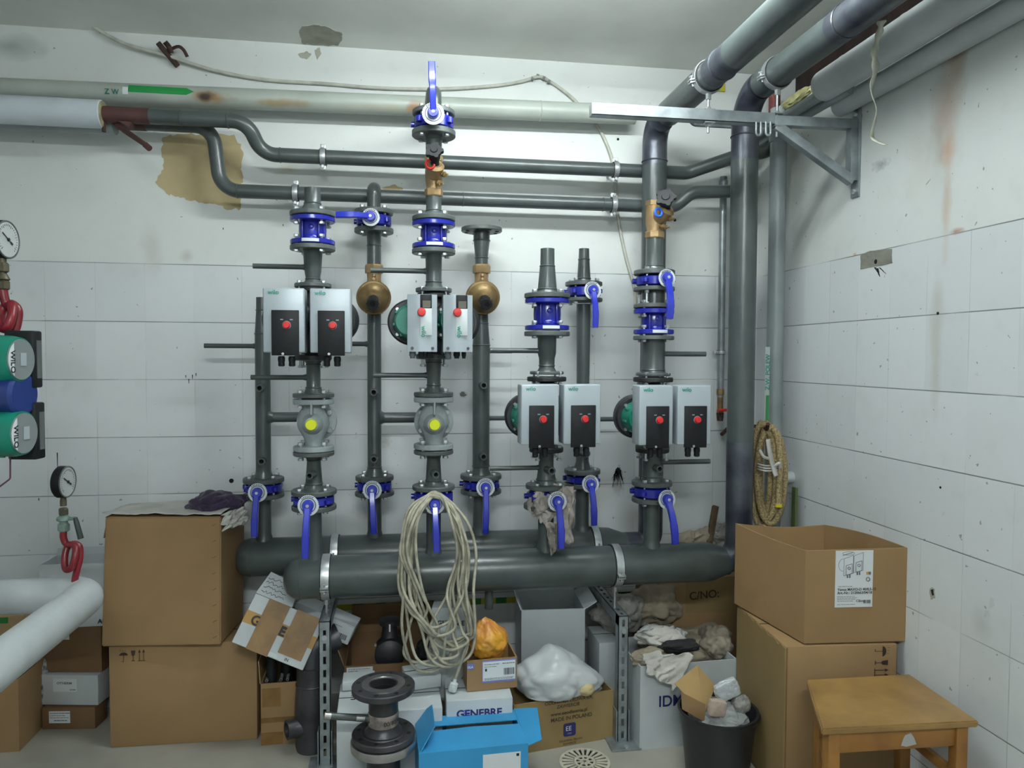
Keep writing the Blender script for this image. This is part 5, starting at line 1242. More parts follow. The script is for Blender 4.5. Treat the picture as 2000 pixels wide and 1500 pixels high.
# ============================================================ BOXES, BAGS, FLOOR THINGS
def zrow(P, py):
    lo, hi = -0.5, 3.2
    for _ in range(40):
        mid = (lo+hi)/2; p = V((P[0], P[1], mid))-CAMP
        y = 750 - FPX*p.dot(up)/p.dot(fw)
        if y > py: lo = mid
        else: hi = mid
    return mid
class Fr:
    def __init__(s, o, ux, uy, uz): s.o, s.ux, s.uy, s.uz = V(o), V(ux).normalized(), V(uy).normalized(), V(uz).normalized()
    def p(s, a, b, c): return s.o+s.ux*a+s.uy*b+s.uz*c
def base_fr(pa, pb, z0, inset=0.0):
    A_, B_ = PZ(pa[0], pa[1], z0), PZ(pb[0], pb[1], z0); ux = (B_-A_); W_ = ux.length; ux.normalize(); uy = UP.cross(ux)
    return Fr(A_, ux, uy, UP), W_
def carton(label, F, W_, D_, H_, mt, opened=False, flaps=(), group=None, inner=None, name='cardboard_box', cat='box', seam=True, tape=None, edge=None, skew=0.0):
    t = thing(name, label, cat, F.o, group); tk = 0.005
    b = B()
    if not opened:
        b.box(F.p(W_/2, D_/2, H_/2), (W_, D_, H_), F.ux, F.uy, F.uz, bev=0.004)
    else:
        b.box(F.p(W_/2, tk/2, H_/2), (W_, tk, H_), F.ux, F.uy, F.uz); b.box(F.p(W_/2, D_-tk/2, H_/2), (W_, tk, H_), F.ux, F.uy, F.uz)
        b.box(F.p(tk/2, D_/2, H_/2), (tk, D_-2*tk, H_), F.ux, F.uy, F.uz); b.box(F.p(W_-tk/2, D_/2, H_/2), (tk, D_-2*tk, H_), F.ux, F.uy, F.uz)
        b.box(F.p(W_/2, D_/2, tk/2), (W_-2*tk, D_-2*tk, tk), F.ux, F.uy, F.uz)
    b.obj('carton', mt, t, smooth=30)
    if not opened and seam:
        b = B(); b.box(F.p(W_/2, D_/2, H_+0.0008), (W_*0.998, 0.003, 0.0012), F.ux, F.uy, F.uz); b.obj('flap_seam', HOLE, t, smooth=0)
    for fl in flaps:
        side, ang, ln = fl[0], R(fl[1]), fl[2]; jit = fl[3] if len(fl) > 3 else 0.0
        up_ = F.uz*math.cos(ang)
        if side == 'f': c0, c1, out = F.p(0, 0, H_), F.p(W_, 0, H_), -F.uy
        if side == 'b': c0, c1, out = F.p(W_, D_, H_), F.p(0, D_, H_), F.uy
        if side == 'l': c0, c1, out = F.p(0, D_, H_), F.p(0, 0, H_), -F.ux
        if side == 'r': c0, c1, out = F.p(W_, 0, H_), F.p(W_, D_, H_), F.ux
        d = up_+out*math.sin(ang); e = (c1-c0); L = e.length; e.normalize()
        b = B(); n = 6; poly = [(0.002, 0), (L-0.002, 0), (L-0.006-jit*0.5, ln), (L*0.6, ln*(1-jit)), (0.006+jit*0.4, ln*(1-jit*0.4))]
        b.prism(poly, c0, e, d, 0.004); b.obj('flap', fl[4] if len(fl) > 4 else mt, t, smooth=0)
    return t
def on_front(F, t, a0, a1, c0, c1, mt, name, b0=-0.0008, th=0.0012):
    return B().box(F.p((a0+a1)/2, b0, (c0+c1)/2), (abs(a1-a0), th, abs(c1-c0)), F.ux, F.uy, F.uz).obj(name, mt, t, smooth=0)
def ftext(F, t, s, a, c, size, mt=INKB, name='lettering', b=-0.0014, **k): return text(s, F.p(a, b, c), F.ux, F.uz, size, mt, t, name, ext=0.0003, **k)
def barcode(F, t, a0, a1, c0, c1, seed=1, b=-0.0018):
    random.seed(seed); bb = B(); x = a0
    while x < a1:
        w_ = random.choice((0.001, 0.0016, 0.0024)); bb.box(F.p(x+w_/2, b, (c0+c1)/2), (w_, 0.0006, c1-c0), F.ux, F.uy, F.uz); x += w_+random.choice((0.0012, 0.002))
    return bb.obj('barcode', INKB, t, smooth=0)
def lines(F, t, rows, mt=None, b=-0.0018, name='small_print'):
    bb = B()
    for (a0, a1, c, h) in rows:
        x = a0
        while x < a1:
            w_ = random.uniform(0.004, 0.012); bb.box(F.p(min(a1, x+w_/2), b, c), (w_, 0.0006, h), F.ux, F.uy, F.uz); x += w_+0.002
    return bb.obj(name, mt or mat('grey_ink', (0.12, 0.13, 0.14), 0.6), t, smooth=0)
def handling(F, t, a, c, s, b=-0.0012, rot=0):
    """umbrella, glass and two arrows"""
    ux, uz = (F.ux, F.uz) if not rot else (-F.uz, F.ux)
    o = F.p(a, b, c); bb = B(); n = ux.cross(uz)
    def q(x, y, w_, h_): bb.box(o+ux*x*s+uz*y*s, (w_*s, h_*s, 0.0006), ux, uz, n)
    # umbrella
    bb.prism([(0.22*s*math.cos(R(k))*1.6, 0.55*s+0.26*s*math.sin(R(k))) for k in range(0, 181, 15)], o, ux, uz, 0.0006); q(0, 0.3, 0.035, 0.6); q(-0.08, 0.02, 0.16, 0.04)
    for k in range(3): q(-0.25+0.2*k, 1.0-0.03*k, 0.02, 0.13)
    # glass
    bb.prism([(0.62*s, 0.95*s), (0.98*s, 0.95*s), (0.93*s, 0.55*s), (0.83*s, 0.48*s), (0.77*s, 0.48*s), (0.67*s, 0.55*s)], o, ux, uz, 0.0006); q(0.8, 0.28, 0.04, 0.45); q(0.8, 0.05, 0.26, 0.05)
    for x in (1.32, 1.66):
        q(x, 0.48, 0.045, 0.85); bb.prism([((x-0.11)*s, 0.75*s), ((x+0.11)*s, 0.75*s), (x*s, 1.02*s)], o, ux, uz, 0.0006)
    q(1.5, 0.02, 0.6, 0.045)
    return bb.obj('handling_symbols', INKR, t, smooth=0)
def crumple(c, rad, amp, sc, seed, sub=5, base_flat=None, boxy=0.0, tilt=None):
    off = V((seed*7.3, seed*3.1, seed*1.7)); b = B()
    def fn(d):
        p = d*sc+off; v = noise.noise(p)*0.8+abs(noise.noise(p*1.7))*0.7-0.25+abs(noise.noise(p*3.1))*0.12
        k = 1+boxy*(1/max(abs(d.x), abs(d.y), abs(d.z))-1)
        return k*(1+amp*v)
    b.ball(c, rad, fn, sub)
    if tilt:
        M_ = Matrix.Rotation(R(tilt), 3, 'Y')
        for v in b.bm.verts: v.co = V(c)+M_ @ (v.co-V(c))
    if base_flat is not None:
        for v in b.bm.verts:
            if v.co.z < base_flat: v.co.z = base_flat+(v.co.z-base_flat)*0.02
    return b
def sheet(c00, c10, c01, c11, amp, sc, seed, nrm, nu=40, nv=40, edge=0.0):
    """cloth patch between four corners with folds along its length"""
    c00, c10, c01, c11, nrm = V(c00), V(c10), V(c01), V(c11), V(nrm).normalized(); off = V((seed*5.1, seed*2.3, seed))
    def fn(u, v):
        p = c00*(1-u)*(1-v)+c10*u*(1-v)+c01*(1-u)*v+c11*u*v
        k = noise.noise(V((u*sc, v*sc*0.5, 0))+off)+0.6*(1-2*abs(noise.noise(V((u*sc*1.8+v, v*sc, 3))+off)))
        e = edge*noise.noise(V((u*5, v*5, 9))+off)
        return p+nrm*amp*k+V((e, 0, e*0.7))
    return B().grid(fn, nu, nv)
# ---- left stack
F1, W1 = base_fr((215, 1461), (503, 1444), 0); H1 = zrow(F1.o, 1263)
t = carton('large brown carton on the floor with umbrella, glass and arrow marks, left', F1, W1, 0.27, H1, CARD)
handling(F1, t, 0.055, H1-0.062, 0.045)
F2, W2 = base_fr((198, 1263), (431, 1259), H1+0.006)
F2.uz = V((0.0, 0, 1)); H2_ = zrow(F2.o, 1011)-F2.o.z
t = thing('cardboard_box', 'large brown carton with stapled edge and cloths on it, atop another carton', 'box', F2.o)
D2 = 0.29
b = B(); o = F2.p
ins = 0.022
vs = [o(0, 0, 0), o(W2, 0, 0), o(W2, D2, 0), o(0, D2, 0), o(ins, 0, H2_), o(W2+0.006, 0, H2_), o(W2+0.01, D2, H2_), o(ins, D2, H2_)]
vv = [b.bm.verts.new(p) for p in vs]
for f in ((0, 1, 5, 4), (1, 2, 6, 5), (2, 3, 7, 6), (3, 0, 4, 7), (0, 3, 2, 1), (4, 5, 6, 7)): b.bm.faces.new([vv[i] for i in f])
bmesh.ops.bevel(b.bm, geom=list(b.bm.edges), offset=0.004, segments=2, affect='EDGES'); b.obj('carton', CARD, t, smooth=30)
b = B()
for k in range(8):
    z = H2_*(0.06+0.125*k); b.box(o(W2-0.022, -0.001, z), (0.016, 0.0015, 0.0025), (F2.ux+UP*0.5).normalized(), F2.uy, (UP-F2.ux*0.5).normalized())
b.obj('staples', mat('bronze_staple', (0.16, 0.10, 0.04), 0.5, 0.4), t)
B().prism([(0, 0), (0.09, 0), (0.09, 0.004), (0, 0.004)], o(ins, 0.01, H2_), -F2.uy*-1, (-F2.ux*0.35+UP*-0.9).normalized(), 0.003).obj('flap', CARD, t, smooth=0)
b = B(); b.prism([(0, 0), (D2*0.6, 0), (D2*0.55, -0.085), (0.02, -0.09)], o(ins-0.001, 0.02, H2_-0.003), F2.uy, (UP*0.93+F2.ux*0.30).normalized(), 0.004); b.obj('side_flap', CARD, t, smooth=0)
zT = F2.o.z+H2_
# cloths on the carton
q = F2.p(W2*0.93, 0.06, H2_+0.005)
b = sheet(F2.p(-0.0, 0.02, H2_+0.008), F2.p(W2*1.02, -0.012, H2_+0.012), F2.p(0.02, D2*0.7, H2_+0.012), F2.p(W2*1.1, D2*0.7, H2_+0.03), 0.006, 5, 2, UP, 50, 24)
tag(solid(b.obj('white_cloth', CLW, loc=q), 0.003), 'white cloth spread over the top of the stapled brown carton', 'cloth')
b = sheet(PY(434, 1004, -0.42), PY(478, 990, -0.34), PY(440, 1034, -0.425), PY(482, 1022, -0.34), 0.010, 5, 4, (0, -1, 0.2), 30, 24, 0.02)
tag(solid(b.obj('cloth_corner', CLW, loc=PY(450, 1010, -0.4)), 0.003), 'crumpled white cloth corner hanging off the right edge of the stapled carton', 'cloth')
b = crumple(PY(426, 986, -0.28), (0.112, 0.10, 0.058), 0.40, 1.4, 3, 5, zT+0.010)
tag(b.obj('purple_cloth', CLP, loc=PY(426, 986, -0.28)), 'dark purple cloth crumpled on top of the stapled carton', 'cloth')
# ---- far left boxes
Fa, Wa = base_fr((82, 1425), (186, 1424), 0); Ha = zrow(Fa.o, 1383)
t = carton('small flat brown carton with a white label at the bottom of the left stack', Fa, Wa, 0.10, Ha, CARDD); on_front(Fa, t, 0.03, 0.115, Ha*0.30, Ha*0.85, PAPER, 'label'); random.seed(4); lines(Fa, t, [(0.035, 0.11, Ha*0.76, 0.003), (0.035, 0.09, Ha*0.65, 0.002), (0.035, 0.11, Ha*0.55, 0.002), (0.05, 0.10, Ha*0.42, 0.004)])
Fb, Wb = base_fr((81, 1377), (192, 1378), Ha+0.004); Hb = zrow(Fb.o, 1318)-Fb.o.z
t = carton('white carton with faint print, middle of the left stack', Fb, Wb, 0.10, Hb, CARDW); on_front(Fb, t, 0.05, 0.15, Hb*0.45, Hb*0.88, PAPER, 'label'); ftext(Fb, t, 'OTHERM', 0.066, Hb*0.70, 0.013, mat('grey_ink', (0, 0, 0)), bold=0.02, sx=1.2, b=-0.002); lines(Fb, t, [(0.12, 0.14, Hb*0.52, 0.003)]); 
Fc, Wc = base_fr((74, 1312), (199, 1312), Fb.o.z+Hb+0.004); Hc = zrow(Fc.o, 1222)-Fc.o.z
t = carton('open brown carton on top of the left stack, below the insulated pipe', Fc, Wc, 0.11, Hc, CARDD, True); on_front(Fc, t, Wc*0.36, Wc*0.50, Hc*0.70, Hc*0.98, PAPER, 'label')
q = Fc.p(Wc*0.75, 0.05, Hc*0.9); tag(crumple(q, (0.05, 0.04, 0.03), 0.2, 2.0, 8, 4).obj('wrapped_packet', PLW, loc=q), 'crumpled white packet in the open brown carton', 'packet')
# white open box further back, tall
zq_ = Fc.o.z+Hc+0.003; Fd = Fr(V((PY(76, 1135, -0.17).x, -0.17, zq_)), (1, 0, 0), (0, 1, 0), UP); zd = zrow(Fd.o, 1104)-zq_; Wd = PY(212, 1100, -0.17).x-Fd.o.x
t = carton('white open carton on top of the left stack, behind the insulated pipe bend', Fd, Wd, 0.155, zd, CARDW, True, [('b', 0, 0.03)])
text('AI', (PY(191, 1197, -0.17).x, -0.173, zq_+0.012), RX_, UP, 0.026, INKB, t, bold=0.02)
# far left carton in the foreground edge, and another white with green
Fe, We = base_fr((-120, 1478), (30, 1476), 0); 
Fe = Fr(PZ(-110, 1478, 0), (1, 0.0, 0), (0, 1, 0), UP); We = PZ(30, 1476, 0).x-Fe.o.x; He = zrow(PZ(30, 1476, 0), 1335)
t = carton('brown carton standing at the lower left edge on the floor', Fe, We, 0.27, He, CARD, True)
b = B(); qq = Fe.p(We*0.86, 0.10, He+0.01); b.cyl(qq-V((0.06, 0, 0)), qq+V((0.03, 0.02, 0.01)), 0.014, 16); tag(b.obj('paper_roll', PAPER, loc=qq), 'small white tube lying in the carton at the lower left edge', 'tube')
Ff = Fr(PY(-60, 1300, -0.26), (1, 0, 0), (0, 1, 0), UP); Ff.o.z = He+0.02; Wf = PY(48, 1300, -0.26).x-Ff.o.x; Hf = zrow(PY(0, 1205, -0.26), 1203)-Ff.o.z
t = carton('pale carton with a green stripe behind the insulated pipe at the left edge', Ff, Wf, 0.2, Hf, CARDL, True); on_front(Ff, t, 0, Wf*0.72, Hf-0.030, Hf-0.006, GRNT, 'green_stripe')
# patterned dark thing between
q = PZ(72, 1428, 0); b = crumple(V((q.x, q.y+0.12, 0.17)), (0.035, 0.10, 0.18), 0.25, 3, 5, 4, 0.002)
tag(b.obj('patterned_sack', mat('black_white_speckle', (0.35, 0.35, 0.38), 0.8, 0, 0, 45, 0.2, 60, col2=(0.01, 0.01, 0.014), voct=1), loc=(q.x, q.y+0.12, 0)), 'black and white speckled sack squeezed between the left cartons', 'sack')
# ---- tilted box with brown tape
Yt_ = -0.50
TL, BL, BR = PY(499, 1158, Yt_+0.05), PY(452, 1254, Yt_-0.02), PY(591, 1310, Yt_-0.05)
ux = (BR-BL).normalized(); uz = (TL-BL); uz = (uz-ux*uz.dot(ux)); Hg = uz.length; uz.normalize(); uy = uz.cross(ux); Wg = (PY(643, 1216, Yt_)-TL).length
Fg = Fr(BL, ux, uy, uz); Wg = (BR-BL).length; Dg = 0.15
t = carton('white carton tilted and sealed with wide brown tape stripes, leaning below the manifold end', Fg, Wg, Dg, Hg, CARDW, seam=False)
on_front(Fg, t, 0, Wg, Hg*0.42, Hg*0.66, OCHRE, 'printed_band', th=0.0008)
ftext(Fg, t, 'G', Wg*0.10, Hg*0.44, 0.050, INKB, bold=0.03, b=-0.0022); ftext(Fg, t, 'E', Wg*0.50, Hg*0.44, 0.050, INKB, bold=0.03, b=-0.0022); ftext(Fg, t, 'N', Wg*0.83, Hg*0.20, 0.03, INKB, b=-0.0022, bold=.02)
on_front(Fg, t, Wg*0.20, Wg*0.50, -0.002, Hg+0.002, TAPE, 'tape', b0=-0.0022, th=0.0012); on_front(Fg, t, Wg*0.60, Wg*0.93, Hg*0.14, Hg+0.002, TAPE, 'tape', b0=-0.0022, th=0.0012); on_front(Fg, t, Wg*0.5, Wg*0.62, Hg*0.02, Hg*0.1, CARDW, 'tape_gap', b0=-0.0012, th=0.0004)
ftext(Fg, t, 'E', Wg*0.505, Hg*0.44, 0.045, INKB, bold=0.03, b=-0.0032); ftext(Fg, t, 'IN', Wg*0.72, Hg*0.045, 0.016, INKB, b=-0.0022, bold=.01)
pA, pB, pC = Fg.p(0, 0.0, Hg), Fg.p(Wg*0.42, 0, Hg), None
b = B(); d = (PY(527, 1121, Yt_+0.12)-PY(497, 1157, Yt_+0.05)); b.prism([(0, 0), (Wg*0.52, 0), (Wg*0.5, 0.065), (Wg*0.3, 0.10), (0.01, 0.105)], pA, ux, (uy*0.45+uz*0.9).normalized(), 0.004); o_ = b.obj('flap', CARDW, t, smooth=0)
random.seed(9); bb = B(); fu = (uy*0.45+uz*0.9).normalized(); fn2 = ux.cross(fu)
if fn2.dot(CAMP-pA) < 0: off_ = -fn2*0.0008
else: off_ = fn2*0.0048
for r_ in range(4):
    pts = [pA+off_+ux*(0.014+k*0.0062)+fu*(0.018+0.021*r_+random.uniform(-0.007, 0.007)) for k in range(16)]
    bb.tube(pts, 0.0010, 5)
bb.obj('handwriting', INKB, o_)
# second white box behind the post
TL2, TR2, BR2 = PY(580, 1176, -0.34), PY(694, 1225, -0.38), PY(684, 1263, -0.38)
ux = (TR2-TL2).normalized(); uz = (TR2-BR2); uz = (uz-ux*uz.dot(ux)); Hh_ = uz.length; uz.normalize(); uy = uz.cross(ux); Fh = Fr(TL2-uz*Hh_, ux, uy, uz); Wh = (TR2-TL2).length
t = carton('small white carton with a printed label leaning behind the left slotted post', Fh, Wh, 0.12, Hh_, CARDW, seam=False)
on_front(Fh, t, Wh*0.55, Wh*0.98, Hh_*0.1, Hh_*0.92, PAPER, 'label'); barcode(Fh, t, Wh*0.80, Wh*0.93, Hh_*0.18, Hh_*0.45, 3); lines(Fh, t, [(Wh*0.58, Wh*0.80, Hh_*0.75, 0.002)])
# standing brown carton with pipes inside
Fi, Wi = base_fr((510, 1456), (596, 1449), 0); Hi = zrow(Fi.o, 1336)
t = carton('open brown carton patched with tape, holding black fittings, right of the big cartons', Fi, Wi, 0.2, Hi, CARD, True, [('l', 4, 0.09), ('b', 10, 0.10)])
on_front(Fi, t, 0.005, Wi*0.45, Hi*0.62, Hi*0.92, TAPE, 'tape'); on_front(Fi, t, 0.0, Wi, Hi*0.36, Hi*0.44, TAPE, 'tape'); on_front(Fi, t, Wi*0.0, Wi*0.5, 0.0, Hi*0.2, TAPE, 'tape')
for k, (a, d_, h, r_) in enumerate([(0.035, 0.04, 0.10, 0.020), (0.085, 0.07, 0.12, 0.026), (0.13, 0.12, 0.09, 0.022)]):
    q = Fi.p(a, d_, 0.01); bb = B(); bb.cyl(q, q+UP*(Hi+h-0.02)+V((0.01*k, 0, 0)), r_, 20, bev=0.003); tag(bb.obj('black_fitting', BLACK, loc=q), 'black pipe fitting standing in the taped brown carton', 'fitting', 'black fittings in the taped carton')
for k, a in enumerate((0.02, 0.075, 0.10)):
    q = Fi.p(a, 0.02, Hi+0.004); bb = B(); bb.cyl(q+V((0, 0.05, 0.01)), q+V((0, -0.004, -0.0)), 0.0065, 12); t9 = tag(bb.obj('threaded_rod', ZINC, loc=q), 'end of a zinc rod poking over the edge of the taped brown carton', 'rod', 'rod ends in the taped carton'); B().lathe([(0.003, -0.001), (0.003, 0.0006), (0, 0.0006)], q+V((0, -0.004, 0)), FR, 10).obj('bore', HOLE, t9)
# dark steel tee
Xt_, Yt2 = PY(612, 1400, -0.52).x, -0.47
c = PZ(608, 1468, 0); Xt_, Yt2 = c.x, c.y+0.03
t = thing('steel_tee', 'large dark steel tee fitting standing on the floor behind the left slotted post', 'fitting', (Xt_, Yt2, 0))
zt_ = zrow(c, 1305); zs_ = zrow(c, 1420)
b = B(); b.lathe([(0.060, 0.0), (0.064, 0.02), (0.064, 0.10), (0.066, 0.14), (0.064, 0.20), (0.058, 0.27), (0.057, zt_), (0.048, zt_), (0.048, zt_-0.05), (0, zt_-0.05)], (Xt_, Yt2, 0), UP, 40, caps=False); b.torus((Xt_, Yt2, 0.26), UP, 0.059, 0.003, 36, 6)
b.lathe([(0.05, 0.02), (0.042, 0.05), (0.036, 0.075), (0.036, 0.10), (0.029, 0.10), (0.029, 0.07), (0, 0.07)], (Xt_, Yt2, zs_), (-0.9, -0.42, 0), 32, caps=False); b.obj('tee_body', STEEL, t)
# reducer elbow lying on top
q = PY(640, 1275, -0.42); b = B(); P_ = elbow([V((Xt_, Yt2, zt_+0.0)), V((Xt_, Yt2, zt_+0.07)), V((Xt_+0.1, Yt2+0.03, zt_+0.10))], 0.06); b.tube(P_, 0.050, 28); tag(b.obj('steel_elbow', STEEL, loc=(Xt_, Yt2, zt_)), 'dark steel elbow resting on top of the large steel tee', 'fitting')
# ---- flanged spool stack in front
c = PY(749, 1440, -0.92); Xs, Ys = c.x, -0.92
zz = lambda py: zrow((Xs, Ys), py)
rfl = 0.5*122*((V((Xs, Ys, 0.4))-CAMP).dot(fw))/FPX
t = thing('flanged_spool', 'dark steel pipe piece with two big drilled flanges before the left post', 'pipe', (Xs, Ys, zz(1452)))
z1_, z0_ = zz(1336), zz(1428)
def bigflange(z, th, name, par, holes=True):
    b = B(); b.lathe([(rfl*0.42, z-th), (rfl-0.003, z-th), (rfl, z-th+0.003), (rfl, z-0.003), (rfl-0.003, z), (rfl*0.72, z), (rfl*0.70, z+0.003), (rfl*0.42, z+0.003)], (Xs, Ys, 0), UP, 56, caps=False); o = b.obj(name, STEEL, par)
    for k in range(8):
        a = R(22.5+45*k+8); q = V((Xs+rfl*0.82*math.cos(a), Ys+rfl*0.82*math.sin(a), z+0.0004)); B().lathe([(0.0075, -0.002), (0.0075, 0.0004), (0, 0.0004)], q, UP, 14, caps=False).obj('bolt_hole', HOLE, o)
    return o
f1 = bigflange(z1_, 0.022, 'flange', t); f2 = bigflange(z0_, 0.022, 'flange', t)
B().lathe([(rfl*0.69, z1_+0.0032), (rfl*0.69, z1_+0.0042), (rfl*0.47, z1_+0.0042), (rfl*0.45, z1_+0.001), (rfl*0.45, z1_-0.03)], (Xs, Ys, 0), UP, 48, caps=False).obj('machined_face', MACH, f1)
rp = rfl*0.47
b = B(); b.lathe([(rp*1.02, z0_-0.03), (rp*1.35, z0_), (rp*1.1, z0_+0.014), (rp, z0_+0.025), (rp, z1_-0.045), (rp*1.15, z1_-0.03), (rp*1.4, z1_-0.02)], (Xs, Ys, 0), UP, 44, caps=False); b.lathe([(rp*0.93, z1_), (rp*0.92, z0_)], (Xs, Ys, 0), UP, 40, caps=False); bd = b.obj('pipe_body', STEEL, t)
mb1, mb0 = z0_+0.068, z0_+0.028
b = B(); b.lathe([(rp+0.0004, mb0), (rp+0.0016, mb0+0.002), (rp+0.0016, mb1), (rp+0.0004, mb1+0.002)], (Xs, Ys, 0), UP, 44, caps=False); b.obj('bare_band', mat('rubbed_bare_steel', (0.33, 0.28, 0.25), 0.6, 0.1, 0, 30, 0.1, 60, col2=(0.10, 0.09, 0.09)), bd)
def wrapZ(xc, yc, r):
    def f(p):
        a = (p.x-xc)/r; return V((xc+r*math.sin(a), yc-r*math.cos(a), p.z))
    return f
text('00/80/40', (Xs+0.002, Ys, mb0+0.012), RX_, UP, 0.020, INKB, bd, 'stamped_number', wrap=wrapZ(Xs, Ys, rp+0.0026), bold=0.01)
a0_ = V((Xs-rp*0.9, Ys-0.01, z0_+0.052)); a1_ = PY(634, 1398, Ys-0.03); b = B(); b.cyl(a0_, a1_, 0.0115, 18); b.lathe([(0.018, -0.004), (0.0125, 0.012)], a0_, a1_-a0_, 18); b.obj('side_branch', PAINT, t)
d_ = (a1_-a0_).normalized(); B().cyl(a0_+d_*0.018, a0_+d_*0.046, 0.0122, 18).obj('bare_end', MACH, t); B().cyl(a1_-d_*0.02, a1_+d_*0.001, 0.0122, 18).obj('bare_end', MACH, t)
# lower piece
t = thing('flanged_stand', 'lower steel piece with a bright machined rim under the flanged pipe piece', 'pipe', (Xs, Ys, 0)); zl_ = z0_-0.024
B().lathe([(rfl*0.4, zl_-0.028), (rfl*1.03, zl_-0.028), (rfl*1.04, zl_-0.025), (rfl*1.04, zl_-0.003), (rfl*1.03, zl_-0.0005), (0, zl_-0.0005)], (Xs+0.0, Ys, 0), UP, 56, caps=False).obj('rim', MACH, t)
B().lathe([(rfl*0.9, 0), (rfl*0.9, 0.02), (rp*1.15, 0.022), (rp*1.12, zl_-0.03)], (Xs, Ys, 0), UP, 44).obj('body', STEEL, t)
# ---- white box with 30 on it, under and beside
Fj = Fr(PY(657, 1400, -0.80), (1, 0.02, 0), (-0.02, 1, 0), UP); Fj.o.z = 0; Wj = PY(864, 1400, -0.78).x-Fj.o.x; Hj = zrow(PY(760, 1385, -0.79), 1388)
t = carton('large white carton with handwritten 30 on top, behind the flanged pipe piece', Fj, Wj, 0.26, Hj, CARDW)
text('30', Fj.p(0.040, 0.11, Hj+0.0012), Fj.ux, (Fj.uy*1.0), 0.055, INKB, t, 'handwriting', ext=0.0003)
zj2 = Hj+0.004
Fj2 = Fr(Fj.p(0.01, 0.18, Hj+0.003), Fj.ux, Fj.uy, UP)
t = carton('small pale carton on the back of the white carton marked 30', Fj2, 0.12, 0.09, 0.035, CARDW, seam=False)
Fj3 = Fr(Fj.p(0.25, 0.14, Hj+0.003), (0.98, 0.17, 0), (-0.17, 0.98, 0), UP)
t = carton('low white carton on top of the white carton marked 30, behind the drilled flanges', Fj3, 0.13, 0.12, 0.05, CARDW, seam=True)
# dark carton with pump inside
Fk = Fr(PY(673, 1330, -0.46), (1, 0, 0), (0, 1, 0), UP); Fk.o.z = 0; Wk = PY(880, 1330, -0.46).x-Fk.o.x; Hk = zrow(PY(770, 1300, -0.46), 1296)
t = carton('open brown carton holding a black pump, behind the white carton marked 30', Fk, Wk, 0.36, Hk, CARDD, True, [('l', 20, 0.10), ('b', 5, 0.12)])
on_front(Fk, t, 0.008, 0.11, Hk-0.065, Hk-0.006, PAPER, 'label'); barcode(Fk, t, 0.015, 0.05, Hk-0.045, Hk-0.020, 5); lines(Fk, t, [(0.015, 0.10, Hk-0.013, 0.002)])
q = Fk.p(Wk*0.42, 0.10, Hk+0.02)
t = thing('stored_pump', 'black spare pump sitting in the open brown carton behind the hanging cable', 'pump', q)
b = B(); b.lathe([(0.045, -0.08), (0.055, -0.02), (0.055, 0.03), (0.035, 0.05), (0.030, 0.10), (0.042, 0.105), (0.042, 0.125), (0.02, 0.13)], q, UP, 32); b.lathe([(0.05, 0.0), (0.06, 0.02), (0.06, 0.045), (0.04, 0.06)], q+V((0, -0.02, 0.0)), FR, 32); b.obj('casing', DARKC, t)
B().box(q+V((0.0, -0.048, 0.105)), (0.006, 0.004, 0.03)).obj('label_plate', PAPER, t, smooth=0); B().hexp(q+V((-0.058, -0.02, 0.03)), FR, 0.006, 0.01).obj('cap_screw', ZINC, t)
q = Fk.p(Wk*0.78, 0.10, Hk+0.005); b = crumple(q, (0.05, 0.06, 0.05), 0.4, 2, 11, 4); tag(b.obj('black_bag', CLK, loc=q), 'crumpled black bag in the brown carton beside the black pump', 'bag')
# clear bag with box behind the cable
q = PY(872, 1262, -0.50); Fm = Fr(PY(845, 1290, -0.50), V((0.97, -0.2, 0.1)), V((0.2, 0.97, 0)), UP); Fm = Fr(PY(843, 1262, -0.5), V((0.98, -0.15, 0)), V((0.15, 0.98, 0)), UP)
t = carton('grey-white carton inside a clear bag behind the hanging cable, lettered GENEBRE', Fm, 0.135, 0.09, 0.155, CARDW, seam=False)
ftext(Fm, t, 'GENEBRE', 0.022, 0.085, 0.026, INKB, bold=0.025); ftext(Fm, t, '£', 0.035, 0.045, 0.024, INKB, bold=0.01) if False else ftext(Fm, t, 'A', 0.035, 0.045, 0.022, INKB, bold=0.01); ftext(Fm, t, 'B', 0.062, 0.022, 0.020, INKB, bold=0.01)
b = crumple(PY(875, 1290, -0.54), (0.085, 0.075, 0.15), 0.18, 2.2, 12, 5); tag(b.obj('clear_bag', PLC, loc=PY(875, 1290, -0.54)), 'clear plastic bag around the small lettered carton behind the hanging cable', 'bag')
# GENEBRE lower white box
Fn = Fr(PY(872, 1400, -0.76), V((1, -0.02, 0)), V((0.02, 1, 0)), UP); zt_n = zrow(PY(930, 1370, -0.76), 1366); Fn.o.z = 0; Wn = PY(1001, 1400, -0.76).x-Fn.o.x
t = carton('white carton lettered GENEBRE standing behind the blue box', Fn, Wn, 0.20, zt_n, CARDW)
ftext(Fn, t, 'GENEBRE', 0.036, zt_n-0.062, 0.038, INKN, bold=0.03, sx=1.05)
for k in range(3): on_front(Fn, t, 0.064+0.0, 0.085, zt_n-0.054+0.009*k-0.003, zt_n-0.054+0.009*k, BLUEL, 'logo_bar', b0=-0.0022, th=0.0008)
